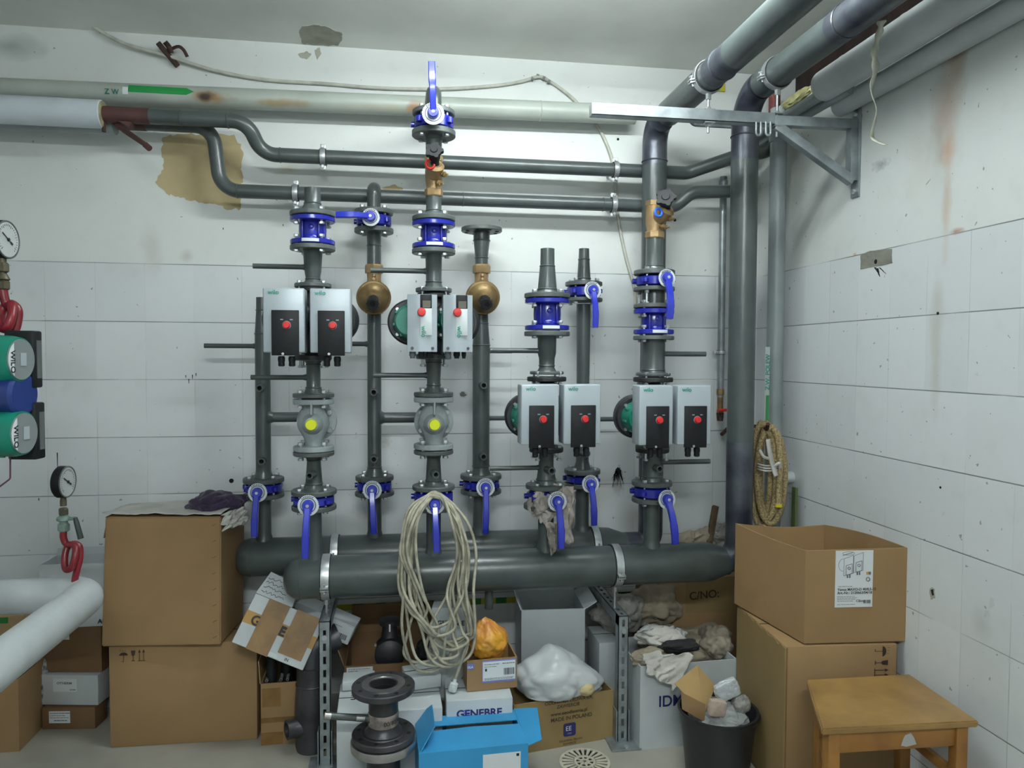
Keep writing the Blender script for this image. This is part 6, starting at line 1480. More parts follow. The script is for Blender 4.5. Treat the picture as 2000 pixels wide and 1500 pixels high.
# small carton with label holding the orange bag
Fo = Fr(PY(912, 1365, -0.70), V((1, 0.06, 0)), V((-0.06, 1, 0)), UP); Fo.o.z = zt_n+0.003; Ho = zrow(PY(950, 1290, -0.70), 1289)-Fo.o.z; Wo = PY(1011, 1350, -0.70).x-Fo.o.x
t = carton('small brown carton with a blue-edged white label carrying an orange bag', Fo, Wo, 0.15, Ho, CARD, True)
bl = mat('lavender_print', (0.16, 0.19, 0.50), 0.5)
on_front(Fo, t, Wo*0.30, Wo*0.97, Ho*0.24, Ho*0.96, bl, 'label_border'); on_front(Fo, t, Wo*0.31, Wo*0.96, Ho*0.30, Ho*0.92, PAPER, 'label', b0=-0.0018); on_front(Fo, t, 0.0, Wo*0.14, Ho*0.72, Ho*0.90, bl, 'logo_patch'); ftext(Fo, t, 'OLA', 0.001, Ho*0.76, 0.011, PAPER, b=-0.002, bold=.03)
random.seed(7); lines(Fo, t, [(Wo*0.34, Wo*0.62, Ho*0.84, 0.002), (Wo*0.70, Wo*0.93, Ho*0.84, 0.003), (Wo*0.34, Wo*0.55, Ho*0.76, 0.0015), (Wo*0.34, Wo*0.90, Ho*0.38, 0.0015), (Wo*0.34, Wo*0.9, Ho*0.34, 0.0015)], b=-0.003); barcode(Fo, t, Wo*0.73, Wo*0.93, Ho*0.46, Ho*0.68, 9, b=-0.003); on_front(Fo, t, Wo*0.355, Wo*0.39, Ho*0.62, Ho*0.70, INKB, 'symbol', b0=-0.003)
q = Fo.p(Wo*0.50, 0.075, Ho+0.045); b = crumple(q, (0.075, 0.065, 0.075), 0.16, 2.4, 14, 5, Fo.p(0, 0, Ho-0.02).z); o_ = tag(b.obj('orange_bag', PLO, loc=q), 'knotted orange plastic bag with yellow contents in the small labelled carton', 'bag')
for v in o_.data.vertices:
    h = v.co.z
    if h > 0.03: k = 1-min(0.85, (h-0.03)*9); v.co.x = v.co.x*k-0.035*(1-k); v.co.y *= k; v.co.z = h+(1-k)*0.025
# cable coil
random.seed(21)
Yc = -0.66
t = thing('cable_coil', 'dirty white cable coil hanging from a valve, with a plug at its end', 'cable', PY(850, 962, Yc))
path = []; specs = [(-70, -58, 1260, 30), (-62, -40, 1288, 10), (-58, 15, 1302, -8), (-50, 62, 1255, 28), (-55, 45, 1240, 5), (-45, 70, 1296, 34), (-66, 30, 1312, -20), (-40, 80, 1270, 30), (-52, 50, 1225, -5), (-60, 88, 1262, 38), (-68, 50, 1292, -30), (-48, 50, 1300, 20)]
for i, (wl, _, yb, bx) in enumerate(specs):
    wr = random.uniform(46, 72) if i != 9 else 86
    if i in (3, 5): wr = 66
    yo_ = Yc-0.012-0.005*(i % 5)
    cross = (i % 3 == 1)
    L_side = [(849+wl*0.25, 968+i*0.8), (849+wl*0.75, 1000+i*2), (849+wl*0.98, 1080), (849+wl*(0.95 if not cross else 0.5), 1160), (bx+849-45 if not cross else 849+bx-20, 1230 if yb > 1250 else 1190)]
    bot = [(849+bx-28, yb-18), (849+bx, yb), (849+bx+34, yb-14)]
    R_side = [(849+min(78, bx+46) if not cross else 849+bx+22, 1230 if yb > 1250 else 1180), (849+wr*(0.9 if not cross else 0.55), 1150), (849+wr*0.95, 1080), (849+wr*0.72, 1005+i*2), (849+wr*0.28, 970+i*0.8)]
    pts = L_side+bot+R_side
    if i % 2: pass
    for j, (a, c_) in enumerate(pts):
        d_ = 0.02*math.sin(j*1.3+i*2.1)
        top_ = c_ < 1000
        path.append(PY(a+random.uniform(-3, 3), c_+random.uniform(-3, 3), (Yc+0.008 if top_ else yo_-0.018+d_)))
    path.append(PY(849, 961+i*0.9, Yc+0.010-0.003*(i % 3)))
B().tube(bez(path, 6), 0.0056, 10).obj('cable', CABC, t)
B().tube(bez([PY(905, 1180, Yc-0.03), PY(915, 1235, Yc-0.03), PY(906, 1275, Yc-0.035), PY(895, 1310, Yc-0.035), PY(889, 1326, Yc-0.035)], 6), 0.0056, 10).obj('cable_end', CABC, t)
q = PY(886, 1338, Yc-0.035); ax = V((-0.25, 0, -1)).normalized(); b = B(); b.lathe([(0.006, -0.024), (0.008, -0.012), (0.0155, -0.008), (0.0165, 0.0), (0.0165, 0.020), (0.0155, 0.022)], q, ax, 24); b.box(q+ax*0.008+V((0, -0.014, 0)), (0.012, 0.01, 0.022), bev=0.003); pl = b.obj('plug', WHITEP, t)
for k in (-1, 1): B().cyl(q+ax*0.021+V((k*0.007, 0, 0)), q+ax*0.040+V((k*0.007, 0, 0)), 0.0024, 8).obj('pin', ZINC, pl)
# rag on valve F
q = PY(1072, 1005, YF-0.05)
b = crumple(PY(1062, 985, YF-0.045), (0.055, 0.045, 0.065), 0.45, 2.0, 31, 5)
b.grid(lambda u, v: PY(1098+22*v+3*math.sin(u*6), 950+112*u, YF-0.07)+V((0.018*noise.noise(V((u*4, v*3, 1))), 0.03*noise.noise(V((u*5, v*4, 7))), 0.0)), 30, 12)
b.grid(lambda u, v: PY(1066+24*v*(1-0.3*u)+10*u, 1020+66*u-18*v*u, YF-0.085)+V((0.01*noise.noise(V((u*4, v*3, 1))), 0.03*noise.noise(V((u*5, v*6, 3))), 0.0)), 24, 12)
CLR = mat('stained_pink_grey_rag', (0.46, 0.41, 0.38), 0.9, 0, 0, 9, 0.3, 60, col2=(0.20, 0.18, 0.165))
b.ball(PY(1088, 958, YF-0.04), (0.048, 0.03, 0.022), lambda d: 1+0.4*noise.noise(d*3+V((4, 4, 4))), 4)
b.ball(PY(1108, 975, YF-0.05), (0.028, 0.03, 0.045), lambda d: 1+0.4*noise.noise(d*3+V((9, 4, 4))), 4)
tag(solid(b.obj('dirty_rag', CLR, loc=q), 0.002), 'dirty stained rag wrapped around the butterfly valve under the lower left pump', 'rag')
# white open carton behind
Fp = Fr(PY(1018, 1310, -0.33), V((0.99, -0.06, 0)), V((0.06, 0.99, 0)), UP); Fp.o.z = 0; Wp = PY(1140, 1310, -0.33).x-Fp.o.x; Hp = zrow(PY(1100, 1190, -0.33), 1188)
t = carton('tall white open carton with a drooping flap behind the white plastic bag', Fp, Wp, 0.26, Hp, CARDW, True, [('r', 60, 0.06), ('b', 20, 0.05), ('l', 20, 0.05)])
# another pale bits behind under manifold
Fq = Fr(PY(1170, 1300, -0.40), RX_, V((0, 1, 0)), UP); Fq.o.z = 0
t = carton('narrow white carton between the white bag and the right slotted post', Fq, 0.09, 0.2, zrow(PY(1190, 1255, -0.40), 1255), CARDW)
# EE carton
Fs, Ws = base_fr((1003, 1476), (1197, 1441), 0); Hs = zrow(PZ(1003, 1476, 0), 1375)
Hs = zrow(Fs.o, 1378); 
t = carton('olive-brown carton printed MADE IN POLAND with a blue square badge, under the white bag', Fs, Ws, 0.18, Hs, CARDY, True)
INK2 = mat('brown_print', (0.05, 0.035, 0.02), 0.7)
ftext(Fs, t, 'ODLEWNIA ŻELIWA S.A.', Ws*0.30, Hs*0.90, 0.019, INK2, bold=0.01); ftext(Fs, t, 'ZAWIERCIE', Ws*0.42, Hs*0.80, 0.019, INK2, bold=0.01); ftext(Fs, t, 'www.eeodlewnia.pl', Ws*0.36, Hs*0.66, 0.020, INK2, bold=0.01); ftext(Fs, t, 'MADE IN POLAND', Ws*0.36, Hs*0.54, 0.0215, INK2, bold=0.012)
b = B(); cx_, cz_, s_ = Ws*0.55, Hs*0.335, 0.026; pts = []
for k in range(4):
    for j in range(5):
        a = R(90*k+22.5*j); pts.append(((s_-0.008)*(1 if math.cos(R(90*k+45)) > 0 else -1)+0.008*math.cos(a), (s_-0.008)*(1 if math.sin(R(90*k+45)) > 0 else -1)+0.008*math.sin(a)))
b.prism(pts, Fs.p(cx_, -0.0016, cz_), Fs.ux, Fs.uz, 0.0008); b.obj('badge', INKN, t, smooth=0)
ftext(Fs, t, 'EE', cx_-0.018, cz_-0.003, 0.026, PAPER, bold=0.0, b=-0.0032); ftext(Fs, t, '1950', cx_-0.012, cz_-0.018, 0.010, mat('grey_print', (0, 0, 0)), b=-0.0032)
ftext(Fs, t, 'ODLEWNIA ŻELIWA', cx_-0.045, Hs*0.10, 0.011, INK2); ftext(Fs, t, 'ZAWIERCIE', cx_-0.028, Hs*0.035, 0.011, INK2)
# white plastic bag on it
q = Fs.p(Ws*0.47, 0.08, Hs+0.045)
off = V((3.3, 1.2, 7.7))
def bagf(d):
    p = d*1.6+off; v = noise.noise(p*0.8)*0.6+abs(noise.noise(p*1.5))*0.4-0.1+abs(noise.noise(p*3))*0.08
    return 1+0.28*v
b = B(); b.ball(q, (0.165, 0.12, 0.105), bagf, 5)
for v in b.bm.verts:
    if v.co.z < Hs+0.004 - 0.0 and (v.co-Fs.o).dot(Fs.uy) > -0.02: v.co.z = Hs+0.004+(v.co.z-Hs)*0.05
    dx = (v.co-q).dot(Fs.ux); dz = v.co.z-q.z
    if dz > 0.03: v.co.z += max(0, 0.05-abs(dx+0.02)*0.6)*(dz-0.03)*6
    if dx > 0.08: v.co.z -= (dx-0.08)*0.5; v.co += Fs.ux*(dx-0.08)*0.4
t = b.obj('white_plastic_bag', PLW, loc=q); tag(t, 'white translucent carrier bag lying on the MADE IN POLAND carton', 'bag')
b = crumple(q+Fs.ux*0.10-Fs.uy*0.085+V((0, 0, -0.02)), (0.035, 0.03, 0.028), 0.15, 2, 41, 4); tag(b.obj('foam_piece', mat('cream_foam', (0.55, 0.45, 0.25), 0.8, 0, 0.2, 10), loc=q+Fs.ux*0.1), 'cream foam piece showing through the hole of the carrier bag', 'foam')
# blue box
Yb_ = -1.0
zb1 = zrow(PY(925, 1465, Yb_), 1466)
Fu = Fr(PY(818, 1480, Yb_), V((1, 0.04, 0)), V((-0.04, 1, 0)), UP); Fu.o.z = 0; Wu = PY(1033, 1475, Yb_).x-Fu.o.x; Du = 0.25
t = carton('bright blue open carton with a white label in the foreground', Fu, Wu, Du, zb1, CARDB, True)
def flap(poly, c0, e, d, name='flap', mt=CARDB, th=0.003):
    o_ = B().prism(poly, c0, e, d, th).obj(name, mt, t, smooth=0); return o_
flap([(0, 0), (Wu, 0), (Wu*0.99, Du*0.50), (Wu*0.5, Du*0.54), (0.01, Du*0.50)], Fu.p(0, 0, zb1), Fu.ux, (Fu.uy+UP*0.05).normalized())
flap([(0, 0), (Wu*0.97, 0), (Wu*0.95, Du*0.38), (0.0, Du*0.34)], Fu.p(0.01, Du, zb1), Fu.ux, (-Fu.uy+UP*0.10).normalized())
flap([(0, 0), (Du, 0), (Du*0.75, 0.095), (0.04, 0.09)], Fu.p(0, 0, zb1), Fu.uy, (UP*0.80+Fu.ux*0.62).normalized())
flap([(0, 0), (Du*1.05, 0), (Du*0.95, 0.085), (0.02, 0.05)], Fu.p(Wu, -0.01, zb1+0.002), Fu.uy, (UP*0.10+Fu.ux*1).normalized())
b = B(); b.box(Fu.p(Wu*0.5, Du*0.5, zb1*0.5), (Wu*0.9, Du*0.85, 0.004), Fu.ux, Fu.uy, UP); b.obj('inner_lining', CARDD, t, smooth=0)
on_front(Fu, t, Wu*0.58, Wu*0.93, zb1-0.20, zb1-0.022, PAPER, 'label'); on_front(Fu, t, Wu*0.89, Wu*0.915, zb1-0.036, zb1-0.027, INKB, 'symbol', b0=-0.0018)
# floor drain
q = PZ(1142, 1489, 0); t = thing('floor_drain', 'round cream plastic floor drain grate with radial slots', 'drain', (q.x, q.y, 0)); rd = PZ(1192, 1489, 0).x-q.x
b = B(); b.lathe([(rd*0.90, 0.0), (rd*0.9, 0.004), (rd, 0.003), (rd*1.0, 0.0)], (q.x, q.y, 0.001), UP, 48, caps=False); 
n = 22
for k in range(n):
    a = 2*PI*k/n; d = V((math.cos(a), math.sin(a), 0)); s_ = UP.cross(d)
    b.prism([(rd*0.42, -rd*0.030), (rd*0.93, -rd*0.075), (rd*0.93, rd*0.075), (rd*0.42, rd*0.030)], (q.x, q.y, 0.001), d, s_, 0.0035)
b.lathe([(rd*0.34, 0), (rd*0.34, 0.0035), (rd*0.45, 0.0035), (rd*0.45, 0)], (q.x, q.y, 0.001), UP, 40, caps=False)
for k in range(8):
    a = 2*PI*k/8; d = V((math.cos(a), math.sin(a), 0)); b.box(V((q.x, q.y, 0.003))+d*rd*0.2, (rd*0.36, rd*0.07, 0.0035), d, UP.cross(d), UP)
b.lathe([(rd*0.14, 0), (rd*0.14, 0.0035), (rd*0.20, 0.0035), (rd*0.20, 0)], (q.x, q.y, 0.001), UP, 30, caps=False); b.obj('grate', DRAIN, t)
B().lathe([(rd*0.93, 0.0008), (0, 0.0008)], (q.x, q.y, 0), UP, 40, caps=False).obj('drain_hole', HOLE, t)
# IDM box
Fv, Wv = base_fr((1249, 1465), (1437, 1446), 0); 
Hv = zrow(Fv.o, 1302)
t = carton('white carton lettered IDM overflowing with old cloths', Fv, Wv, 0.30, Hv, CARDW, True)
ftext(Fv, t, 'IDM', Wv*0.185, Hv*0.50, 0.062, INKN, bold=0.015, sx=0.95); 
b = B(); b.box(Fv.p(-0.001, 0.15, Hv/2), (0.001, 0.30, Hv), Fv.ux, Fv.uy, UP); 
# rags
def rag(px_, py_, Y, rad, amp, seed, mt, label, flat=None, sc=2.0):
    c = PY(px_, py_, Y); o_ = tag(crumple(c, rad, amp, sc, seed, 5, flat).obj('crumpled_cloth', mt, loc=c), label, 'cloth'); return o_
rag(1340, 1262, -0.42, (0.20, 0.11, 0.085), 0.38, 51, CLB, 'large beige sackcloth heaped on the IDM carton', sc=1.7)
rag(1395, 1258, -0.50, (0.075, 0.08, 0.075), 0.35, 53, mat('beige_canvas', (0.30, 0.26, 0.20), 0.9, 0, 0.5, 9, 0.2, 60), 'rolled beige canvas at the right end of the IDM carton', sc=1.5)
rag(1290, 1242, -0.55, (0.11, 0.06, 0.040), 0.35, 55, CLW, 'pale cloth strip on top of the dark one in the IDM carton', sc=1.2)
rag(1330, 1262, -0.62, (0.085, 0.03, 0.028), 0.35, 56, CLK, 'black cloth squeezed between pale cloths in the IDM carton', sc=1.3)
rag(1270, 1285, -0.62, (0.08, 0.045, 0.038), 0.35, 57, CLB, 'folded beige cloth at the left front of the IDM carton', sc=1.3)
rag(1210, 1195, -0.25, (0.12, 0.09, 0.09), 0.38, 58, CLG, 'dirty grey cloth pile behind the right slotted post', sc=1.6)
rag(1275, 1180, -0.18, (0.12, 0.08, 0.10), 0.38, 59, CLB, 'grey-beige sack pushed under the manifold elbow', sc=1.6)
bb = sheet(PY(1257, 1275, -0.66), PY(1357, 1278, -0.68), PY(1262, 1312, -0.70), PY(1316, 1345, -0.71), 0.012, 3, 61, (0, -1, 0), 36, 30, 0.02)
tag(solid(bb.obj('white_felt', CLW, loc=PY(1300, 1300, -0.68)), 0.005), 'off-white felt hanging over the front of the IDM carton', 'cloth')
bb = sheet(PY(1252, 1232, -0.58), PY(1330, 1225, -0.55), PY(1262, 1215, -0.45), PY(1350, 1290, -0.64), 0.014, 6, 62, (0, -0.6, 0.8), 36, 30, 0.03)
tag(solid(bb.obj('grey_shirt', mat('pale_grey_cloth', (0.36, 0.37, 0.38), 0.9, 0, 0.3, 12, 0.2, 60), loc=PY(1300, 1240, -0.6)), 0.003), 'pale grey garment with a torn edge in the IDM carton', 'cloth')
# C/NO carton behind
Fx = Fr(PY(1262, 1180, -0.12), V((1, -0.02, 0)), V((0.02, 1, 0)), UP); Fx.o.z = 0; Fx.o = PY(1262, 1180, -0.19); Fx.o.z = 0
zx = zrow(PY(1350, 1100, -0.19), 1128); Wx = PY(1452, 1180, -0.19).x-Fx.o.x
t = carton('brown carton printed C/NO: tucked behind the right end of the manifold', Fx, Wx, 0.17, zx, CARD)
on_front(Fx, t, Wx*0.40, Wx, zx-0.16, zx-0.0, CARDY, 'tape'); text('C/NO:', (PY(1346, 1172, -0.205).x, -0.207, PY(1346, 1172, -0.205).z), (1, 0, 0.06), (-0.06, 0, 1), 0.052, INKR, t, bold=0.005, ext=0.0003)
# wooden lath and cloth behind the main pipe
a_, c_ = PY(1383, 1070, -0.12), PY(1397, 992, -0.05); b = B(); d = (c_-a_); b.box((a_+c_)/2-d*0.15, (d.length*1.4, 0.022, 0.030), d.normalized(), d.cross(RX_).normalized(), d.cross(d.cross(RX_)).normalized(), bev=0.004); tag(b.obj('wooden_lath', WOOD, loc=a_), 'short dark wooden lath sticking up behind the manifold elbow', 'wood')
rag(1410, 1050, -0.08, (0.07, 0.05, 0.07), 0.4, 63, CLG, 'grey cloth stuffed behind the foot of the corner main pipe')
bb = sheet(PY(1310, 1045, -0.10), PY(1380, 1028, -0.08), PY(1330, 1085, -0.12), PY(1400, 1080, -0.12), 0.02, 3, 64, (0, -1, 0), 30, 24, 0.02); tag(solid(bb.obj('pale_cloth', CLB, loc=PY(1340, 1060, -0.1)), 0.003), 'pale cloth hanging behind the rightmost lever', 'cloth')
# ---- bin
c = PZ(1402, 1520, 0); Xb_, Yb2 = c.x, -0.86; Xb_ = PY(1402, 1380, Yb2).x
zb_r = zrow((Xb_, Yb2), 1383); rb_ = (PY(1476, 1383, Yb2).x-PY(1330, 1383, Yb2).x)/2
t = thing('rubbish_bin', 'round black plastic bin full of packaging waste', 'bin', (Xb_, Yb2, 0))
b = B(); b.lathe([(0, 0.006), (rb_*0.76, 0.0), (rb_*0.78, 0.01), (rb_*0.90, zb_r*0.75), (rb_*0.95, zb_r*0.97), (rb_, zb_r*0.98), (rb_, zb_r), (rb_*0.94, zb_r), (rb_*0.86, zb_r*0.6), (rb_*0.74, 0.012), (0, 0.012)], (Xb_, Yb2, 0), UP, 56, caps=False); b.obj('bin_body', BIN, t)
b = B(); b.tube([V((Xb_+rb_*1.01*math.cos(a), Yb2-0.004+rb_*1.01*math.sin(a), zb_r-0.012+0.0*a)) for a in [R(-60+6*k) for k in range(14)]], 0.003, 8); b.obj('rim_handle', BIN, t)
q = V((Xb_, Yb2, zb_r-0.03)); tag(crumple(q, (rb_*0.72, rb_*0.72, 0.05), 0.3, 2.0, 71, 5).obj('bin_liner', PLC.copy(), loc=q), 'crumpled film filling the black bin', 'packaging')
t = thing('torn_carton', 'torn kraft cardboard sleeve sticking out of the black bin', 'packaging', q)
b = B(); p0, p1, p2, p3 = PY(1318, 1335, Yb2-0.02), PY(1362, 1298, Yb2+0.06), PY(1398, 1340, Yb2+0.04), PY(1375, 1395, Yb2-0.06)
def plate(pl, th, mt, name, par):
    b = B(); n = (pl[1]-pl[0]).cross(pl[-1]-pl[0]).normalized(); a = [b.bm.verts.new(p) for p in pl]; c = [b.bm.verts.new(p+n*th) for p in pl]
    b.bm.faces.new(a[::-1]); b.bm.faces.new(c)
    for i in range(len(a)): j = (i+1) % len(a); b.bm.faces.new((a[i], a[j], c[j], c[i]))
    return b.obj(name, mt, par, smooth=0)
plate([p0, p1, p2, p3], 0.003, KRAFT, 'panel', t); plate([PY(1330, 1352, Yb2-0.03), PY(1378, 1376, Yb2-0.07), PY(1376, 1410, Yb2-0.06), PY(1332, 1385, Yb2-0.03)], 0.003, CARD, 'panel', t)
Q = [PY(1352, 1385, Yb2-0.075), PY(1372, 1398, Yb2-0.075)]
q = PY(1420, 1347, Yb2-0.02); o_ = tag(crumple(q, (0.048, 0.016, 0.036), 0.10, 2.4, 73, 5, boxy=0.55, tilt=-22).obj('bubble_wrap', mat('cloudy_film', (0.52, 0.57, 0.6), 0.3, 0, 0.15, 14, 0.3, 90), loc=q), 'cloudy wrapped packet with faint print on top of the bin', 'packaging')
q = PY(1400, 1382, Yb2-0.08); tag(crumple(q, (0.034, 0.018, 0.032), 0.08, 2.0, 74, 5, boxy=0.5, tilt=10).obj('foam_packet', FOAM, loc=q), 'pinkish foam packet leaning at the front rim of the bin', 'packaging')
q = PY(1447, 1375, Yb2-0.03); tag(crumple(q, (0.035, 0.03, 0.035), 0.2, 2.0, 75, 5).obj('film_ball', CLG, loc=q), 'grey film ball at the right side of the bin', 'packaging')
# ---- right cartons
# lower: left edge panel and front panel
zR = None
A_ = PZ(1583, 1500+70, 0)
Xc0 = PY(1536, 1260, -1.0).x
F5 = None
# upper carton solved first from its own lower edges at the height of the lower carton's top
Hl = 0.562
cF = PZ(1570, 1257, Hl); cR = PZ(1770, 1252, Hl); cL = PZ(1434, 1178, Hl)
ux = (cR-cF); W6 = ux.length; ux.normalize(); uy = UP.cross(ux); D6 = (cL-cF).length
F6 = Fr(cF, ux, uy, UP)
# keep the real skew of the left side small: side direction measured
sd = (cL-cF).normalized()
lim = XR-0.012
H6 = zrow(cF, 1076)-Hl
t = thing('cardboard_box', 'large open brown carton with a white pump label, on top of the right stack', 'box', cF)
tk = 0.006
def P6(a, b_, c): return cF+ux*a+sd*b_+UP*c
dB = UP*0.0
def wall6(p, q, zp, zq, zm=None, name='panel'):
    n = 10; b = B(); d = (q-p); nn = UP.cross(d).normalized()*tk; lo, hi, lo2, hi2 = [], [], [], []
    for i in range(n+1):
        f = i/n; z = zp+(zq-zp)*f + (zm or 0)*math.sin(PI*f); base_ = p+d*f
        lo.append(b.bm.verts.new(base_)); hi.append(b.bm.verts.new(base_+UP*z)); lo2.append(b.bm.verts.new(base_+nn)); hi2.append(b.bm.verts.new(base_+nn+UP*z))
    for i in range(n):
        b.bm.faces.new((lo[i], lo[i+1], hi[i+1], hi[i])); b.bm.faces.new((lo2[i], hi2[i], hi2[i+1], lo2[i+1])); b.bm.faces.new((hi[i], hi[i+1], hi2[i+1], hi2[i])); b.bm.faces.new((lo[i], lo2[i], lo2[i+1], lo[i+1]))
    b.bm.faces.new((lo[0], hi[0], hi2[0], lo2[0])); b.bm.faces.new((lo[-1], lo2[-1], hi2[-1], hi[-1])); return b.obj(name, CARD, t, smooth=0)
hl_ = zrow(cL, 1022)-Hl; hr_ = zrow(cR, 1070)-Hl
back_r = cR+sd*D6
shift = max(0, back_r.x-lim); back_r.x = min(back_r.x, lim)
wall6(cF, cR, H6, hr_, 0.0, 'front_panel'); wall6(cL, cF, hl_, H6, -0.006, 'side_panel'); wall6(back_r, cL, hl_-0.01, hl_, -0.012, 'back_panel'); wall6(cR, back_r, hr_, hl_-0.01, 0.01, 'side_panel')
b = B(); vs = [b.bm.verts.new(p+UP*0.003) for p in (cF, cR, back_r, cL)]; b.bm.faces.new(vs); vs = [b.bm.verts.new(p+UP*0.012) for p in (cF, cR, back_r, cL)]; b.bm.faces.new(vs); b.obj('bottom_panel', CARD, t, smooth=0)
lp = lambda px_, py_: None
La = W6*0.29; Lb = W6*0.655; 
on_front(F6, t, La, Lb, H6*0.385, H6*1.0-0.001, PAPER, 'pump_label')
# label art: two pump modules drawn in line
lw = Lb-La; lh = H6*0.61; lc = H6*0.385
def lx(u): return La+u*lw
def lz(v): return lc+v*lh
GI = mat('grey_ink', (0, 0, 0))
b = B()
def seg(u0, v0, u1, v1, wd=0.0011):
    p, q = F6.p(lx(u0), -0.002, lz(v0)), F6.p(lx(u1), -0.002, lz(v1)); d = (q-p); b.box((p+q)/2, (d.length, 0.0006, wd), d.normalized(), F6.uy, d.normalized().cross(F6.uy))
for (u, v) in ((0.22, 0.56), (0.48, 0.61)):
    seg(u, v, u, v+0.30); seg(u, v+0.30, u+0.25, v+0.36); seg(u+0.25, v+0.36, u+0.25, v+0.04); seg(u, v, u+0.25, v+0.04)
    seg(u+0.06, v+0.01, u+0.06, v+0.18, 0.0016); seg(u+0.06, v+0.18, u+0.22, v+0.21, 0.0016); seg(u+0.22, v+0.21, u+0.22, v+0.04, 0.0016); seg(u+0.06, v+0.01, u+0.22, v+0.04, 0.0016)
    for k in (0.10, 0.16): b.box(F6.p(lx(u+k), -0.002, lz(v-0.01)), (0.005, 0.0006, 0.012), F6.ux, F6.uy, F6.uz)
    b.torus(F6.p(lx(u+0.14), -0.0022, lz(v+0.13)), F6.uy, 0.0045, 0.0012, 16, 5)
seg(0.18, 0.92, 0.45, 0.97, 0.002); 
for k in range(10):
    a0_, a1_ = R(90+18*k), R(90+18*(k+1)); seg(0.20+0.12*math.cos(a0_), 0.75+0.11*math.sin(a0_), 0.20+0.12*math.cos(a1_), 0.75+0.11*math.sin(a1_))
for k in range(20):
    a0_, a1_ = R(18*k), R(18*(k+1)); seg(0.34+0.16*math.cos(a0_), 0.955+0.03*math.sin(a0_), 0.34+0.16*math.cos(a1_), 0.955+0.03*math.sin(a1_))
b.obj('pump_drawing', GI, t, smooth=0)
on_front(F6, t, lx(0.82), lx(0.88), lz(0.575), lz(0.625), mat('orange_print', (0.6, 0.28, 0.05), 0.5), 'colour_patch', b0=-0.002); on_front(F6, t, lx(0.88), lx(0.94), lz(0.575), lz(0.625), GI, 'colour_patch', b0=-0.002)
B().torus(F6.p(lx(0.87), -0.002, lz(0.49)), F6.uy, 0.0065, 0.0014, 20, 5).obj('round_mark', GI, t)
ftext(F6, t, 'Yonos MAXO-D 40/0,5-12', lx(0.06), lz(0.295), 0.0125, INKB, bold=0.015, b=-0.002); ftext(F6, t, 'Art.-Nr.: 2120663/04/18', lx(0.06), lz(0.235), 0.0125, INKB, bold=0.015, b=-0.002)
random.seed(2); lines(F6, t, [(lx(0.08), lx(0.42), lz(0.37), 0.0015), (lx(0.06), lx(0.5), lz(0.19), 0.0012), (lx(0.06), lx(0.55), lz(0.165), 0.0012), (lx(0.06), lx(0.5), lz(0.14), 0.0012), (lx(0.06), lx(0.45), lz(0.11), 0.0012), (lx(0.06), lx(0.5), lz(0.05), 0.0012)], b=-0.002)
ftext(F6, t, 'CE', lx(0.56), lz(0.09), 0.012, INKB, b=-0.002); ftext(F6, t, 'EAC', lx(0.66), lz(0.09), 0.010, INKB, b=-0.002); barcode(F6, t, lx(0.76), lx(0.95), lz(0.065), lz(0.125), 12, b=-0.002)
# lower carton
a1 = PY(1536, 1262, cF.y-0.02); 
q7 = PZ(1534, 1262, Hl-0.004); F7o = V((q7.x, q7.y-0.0, 0)); 
F7 = Fr(F7o, ux, uy, UP); W7 = (PZ(1752, 1254, Hl)-V((F7o.x, F7o.y, Hl))).dot(ux); D7 = min(0.45, D6)
t = carton('large brown carton under the open one at right, with handling marks lying sideways', F7, W7, D7, Hl-0.006, CARD)
W7 = W7
on_front(F7, t, 0.004, 0.008, 0, Hl-0.01, CARDD, 'corner_crease')
handling(F7, t, W7-0.080, Hl-0.030, 0.050, rot=1)
b = B(); b.box(F7.p(W7+0.004, 0.06, Hl*0.5), (0.006, 0.10, Hl*0.96), F7.ux, F7.uy, UP); b.obj('side_flap', CARDD, t, smooth=0)
b = B(); n = 16; pv = [(i/n*D7, (Hl-0.012)+0.006*math.sin(i*2.3)) for i in range(n+1)]; b.prism([(0, 0.02)]+pv+[(D7, 0.02)], F7.p(-0.002, 0, 0), F7.uy, UP, 0.006); b.obj('outer_flap', CARDY, t, smooth=0)
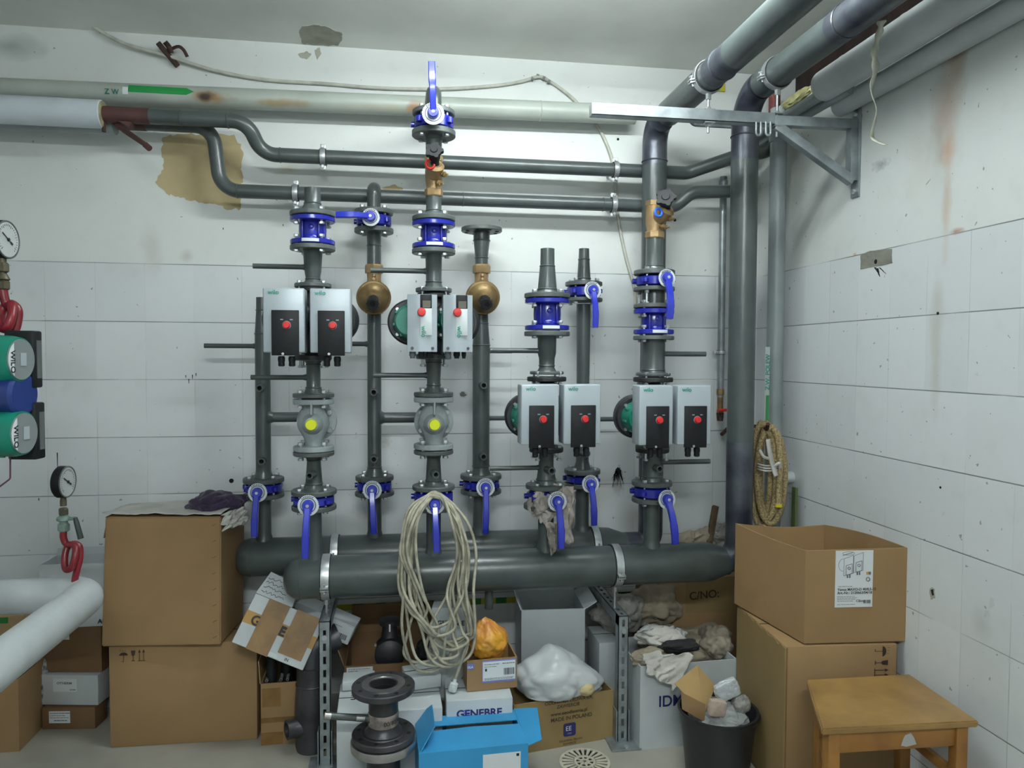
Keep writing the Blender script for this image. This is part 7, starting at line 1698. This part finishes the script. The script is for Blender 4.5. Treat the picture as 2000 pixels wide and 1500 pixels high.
# ---- stool
zS = 0.49
s1, s2, s3, s4 = PZ(1605, 1424, zS), PZ(1912, 1408, zS), PZ(1776, 1316, zS), PZ(1575, 1327, zS)
for q in (s2, s3): q.x = min(q.x, XR-0.006)
t = thing('wooden_stool', 'yellow-brown wooden stool with a worn square seat beside the right wall', 'stool', V((0.25*(s1+s2+s3+s4).x, 0.25*(s1+s2+s3+s4).y, 0)))
SW = mat('varnished_yellow_wood', (0.29, 0.135, 0.028), 0.42, 0, 0, 7, 0.08, 30, col2=(0.20, 0.085, 0.018)); SWT = mat('worn_varnished_seat', (0.31, 0.185, 0.06), 0.36, 0, 0, 9, 0.12, 24, col2=(0.22, 0.125, 0.042))
b = B(); top_ = [b.bm.verts.new(p+V((0, 0, 0))) for p in (s1, s2, s3, s4)]; bot = [b.bm.verts.new(p-V((0, 0, 0.020))) for p in (s1, s2, s3, s4)]
b.bm.faces.new(top_); b.bm.faces.new(bot[::-1])
for i in range(4): j = (i+1) % 4; b.bm.faces.new((top_[i], top_[j], bot[j], bot[i]))
bmesh.ops.bevel(b.bm, geom=list(b.bm.edges), offset=0.004, segments=2, affect='EDGES'); b.obj('seat', SWT, t, smooth=30)
cen = (s1+s2+s3+s4)/4; cor = []
for p in (s1, s2, s3, s4):
    d = (cen-p); d.z = 0; cor.append(p+d.normalized()*0.050)
e1 = (s2-s1).normalized(); e2 = (s4-s1).normalized(); lg = 0.036
for p in cor: B().box((p.x, p.y, (zS-0.02)/2), (lg, lg, zS-0.02), e1, UP.cross(e1), UP, bev=0.003).obj('leg', SW, t)
for i in range(4):
    p, q = cor[i], cor[(i+1) % 4]; d = (q-p); d.z = 0; L = d.length-lg; d.normalize(); B().box(((p+q)/2).xy.to_3d()+V((0, 0, zS-0.052)), (L, 0.020, 0.060), d, UP.cross(d), UP, bev=0.002).obj('apron_rail', SW, t)
for i in (1, 3, 0, 2):
    p, q = cor[i], cor[(i+1) % 4]; d = (q-p); d.z = 0; L = d.length-lg; d.normalize(); B().box(((p+q)/2).xy.to_3d()+V((0, 0, 0.31 if i in (1, 3) else 0.10)), (L, 0.018, 0.030), d, UP.cross(d), UP, bev=0.002).obj('stretcher', SW, t)
p = cor[0]*0.42+cor[1]*0.58; d = e1; q = V((p.x, p.y, zS-0.052))+UP.cross(e1)*-0.0108
patchm = mat('flaked_grey_patch', (0.36, 0.36, 0.34), 0.7)
B().prism([(-0.022, -0.018), (-0.005, -0.022), (0.026, -0.016), (0.018, 0.004), (0.008, 0.018), (-0.010, 0.012), (-0.016, 0.0)], q, e1, UP, 0.0012).obj('worn_patch', patchm, t, smooth=0)
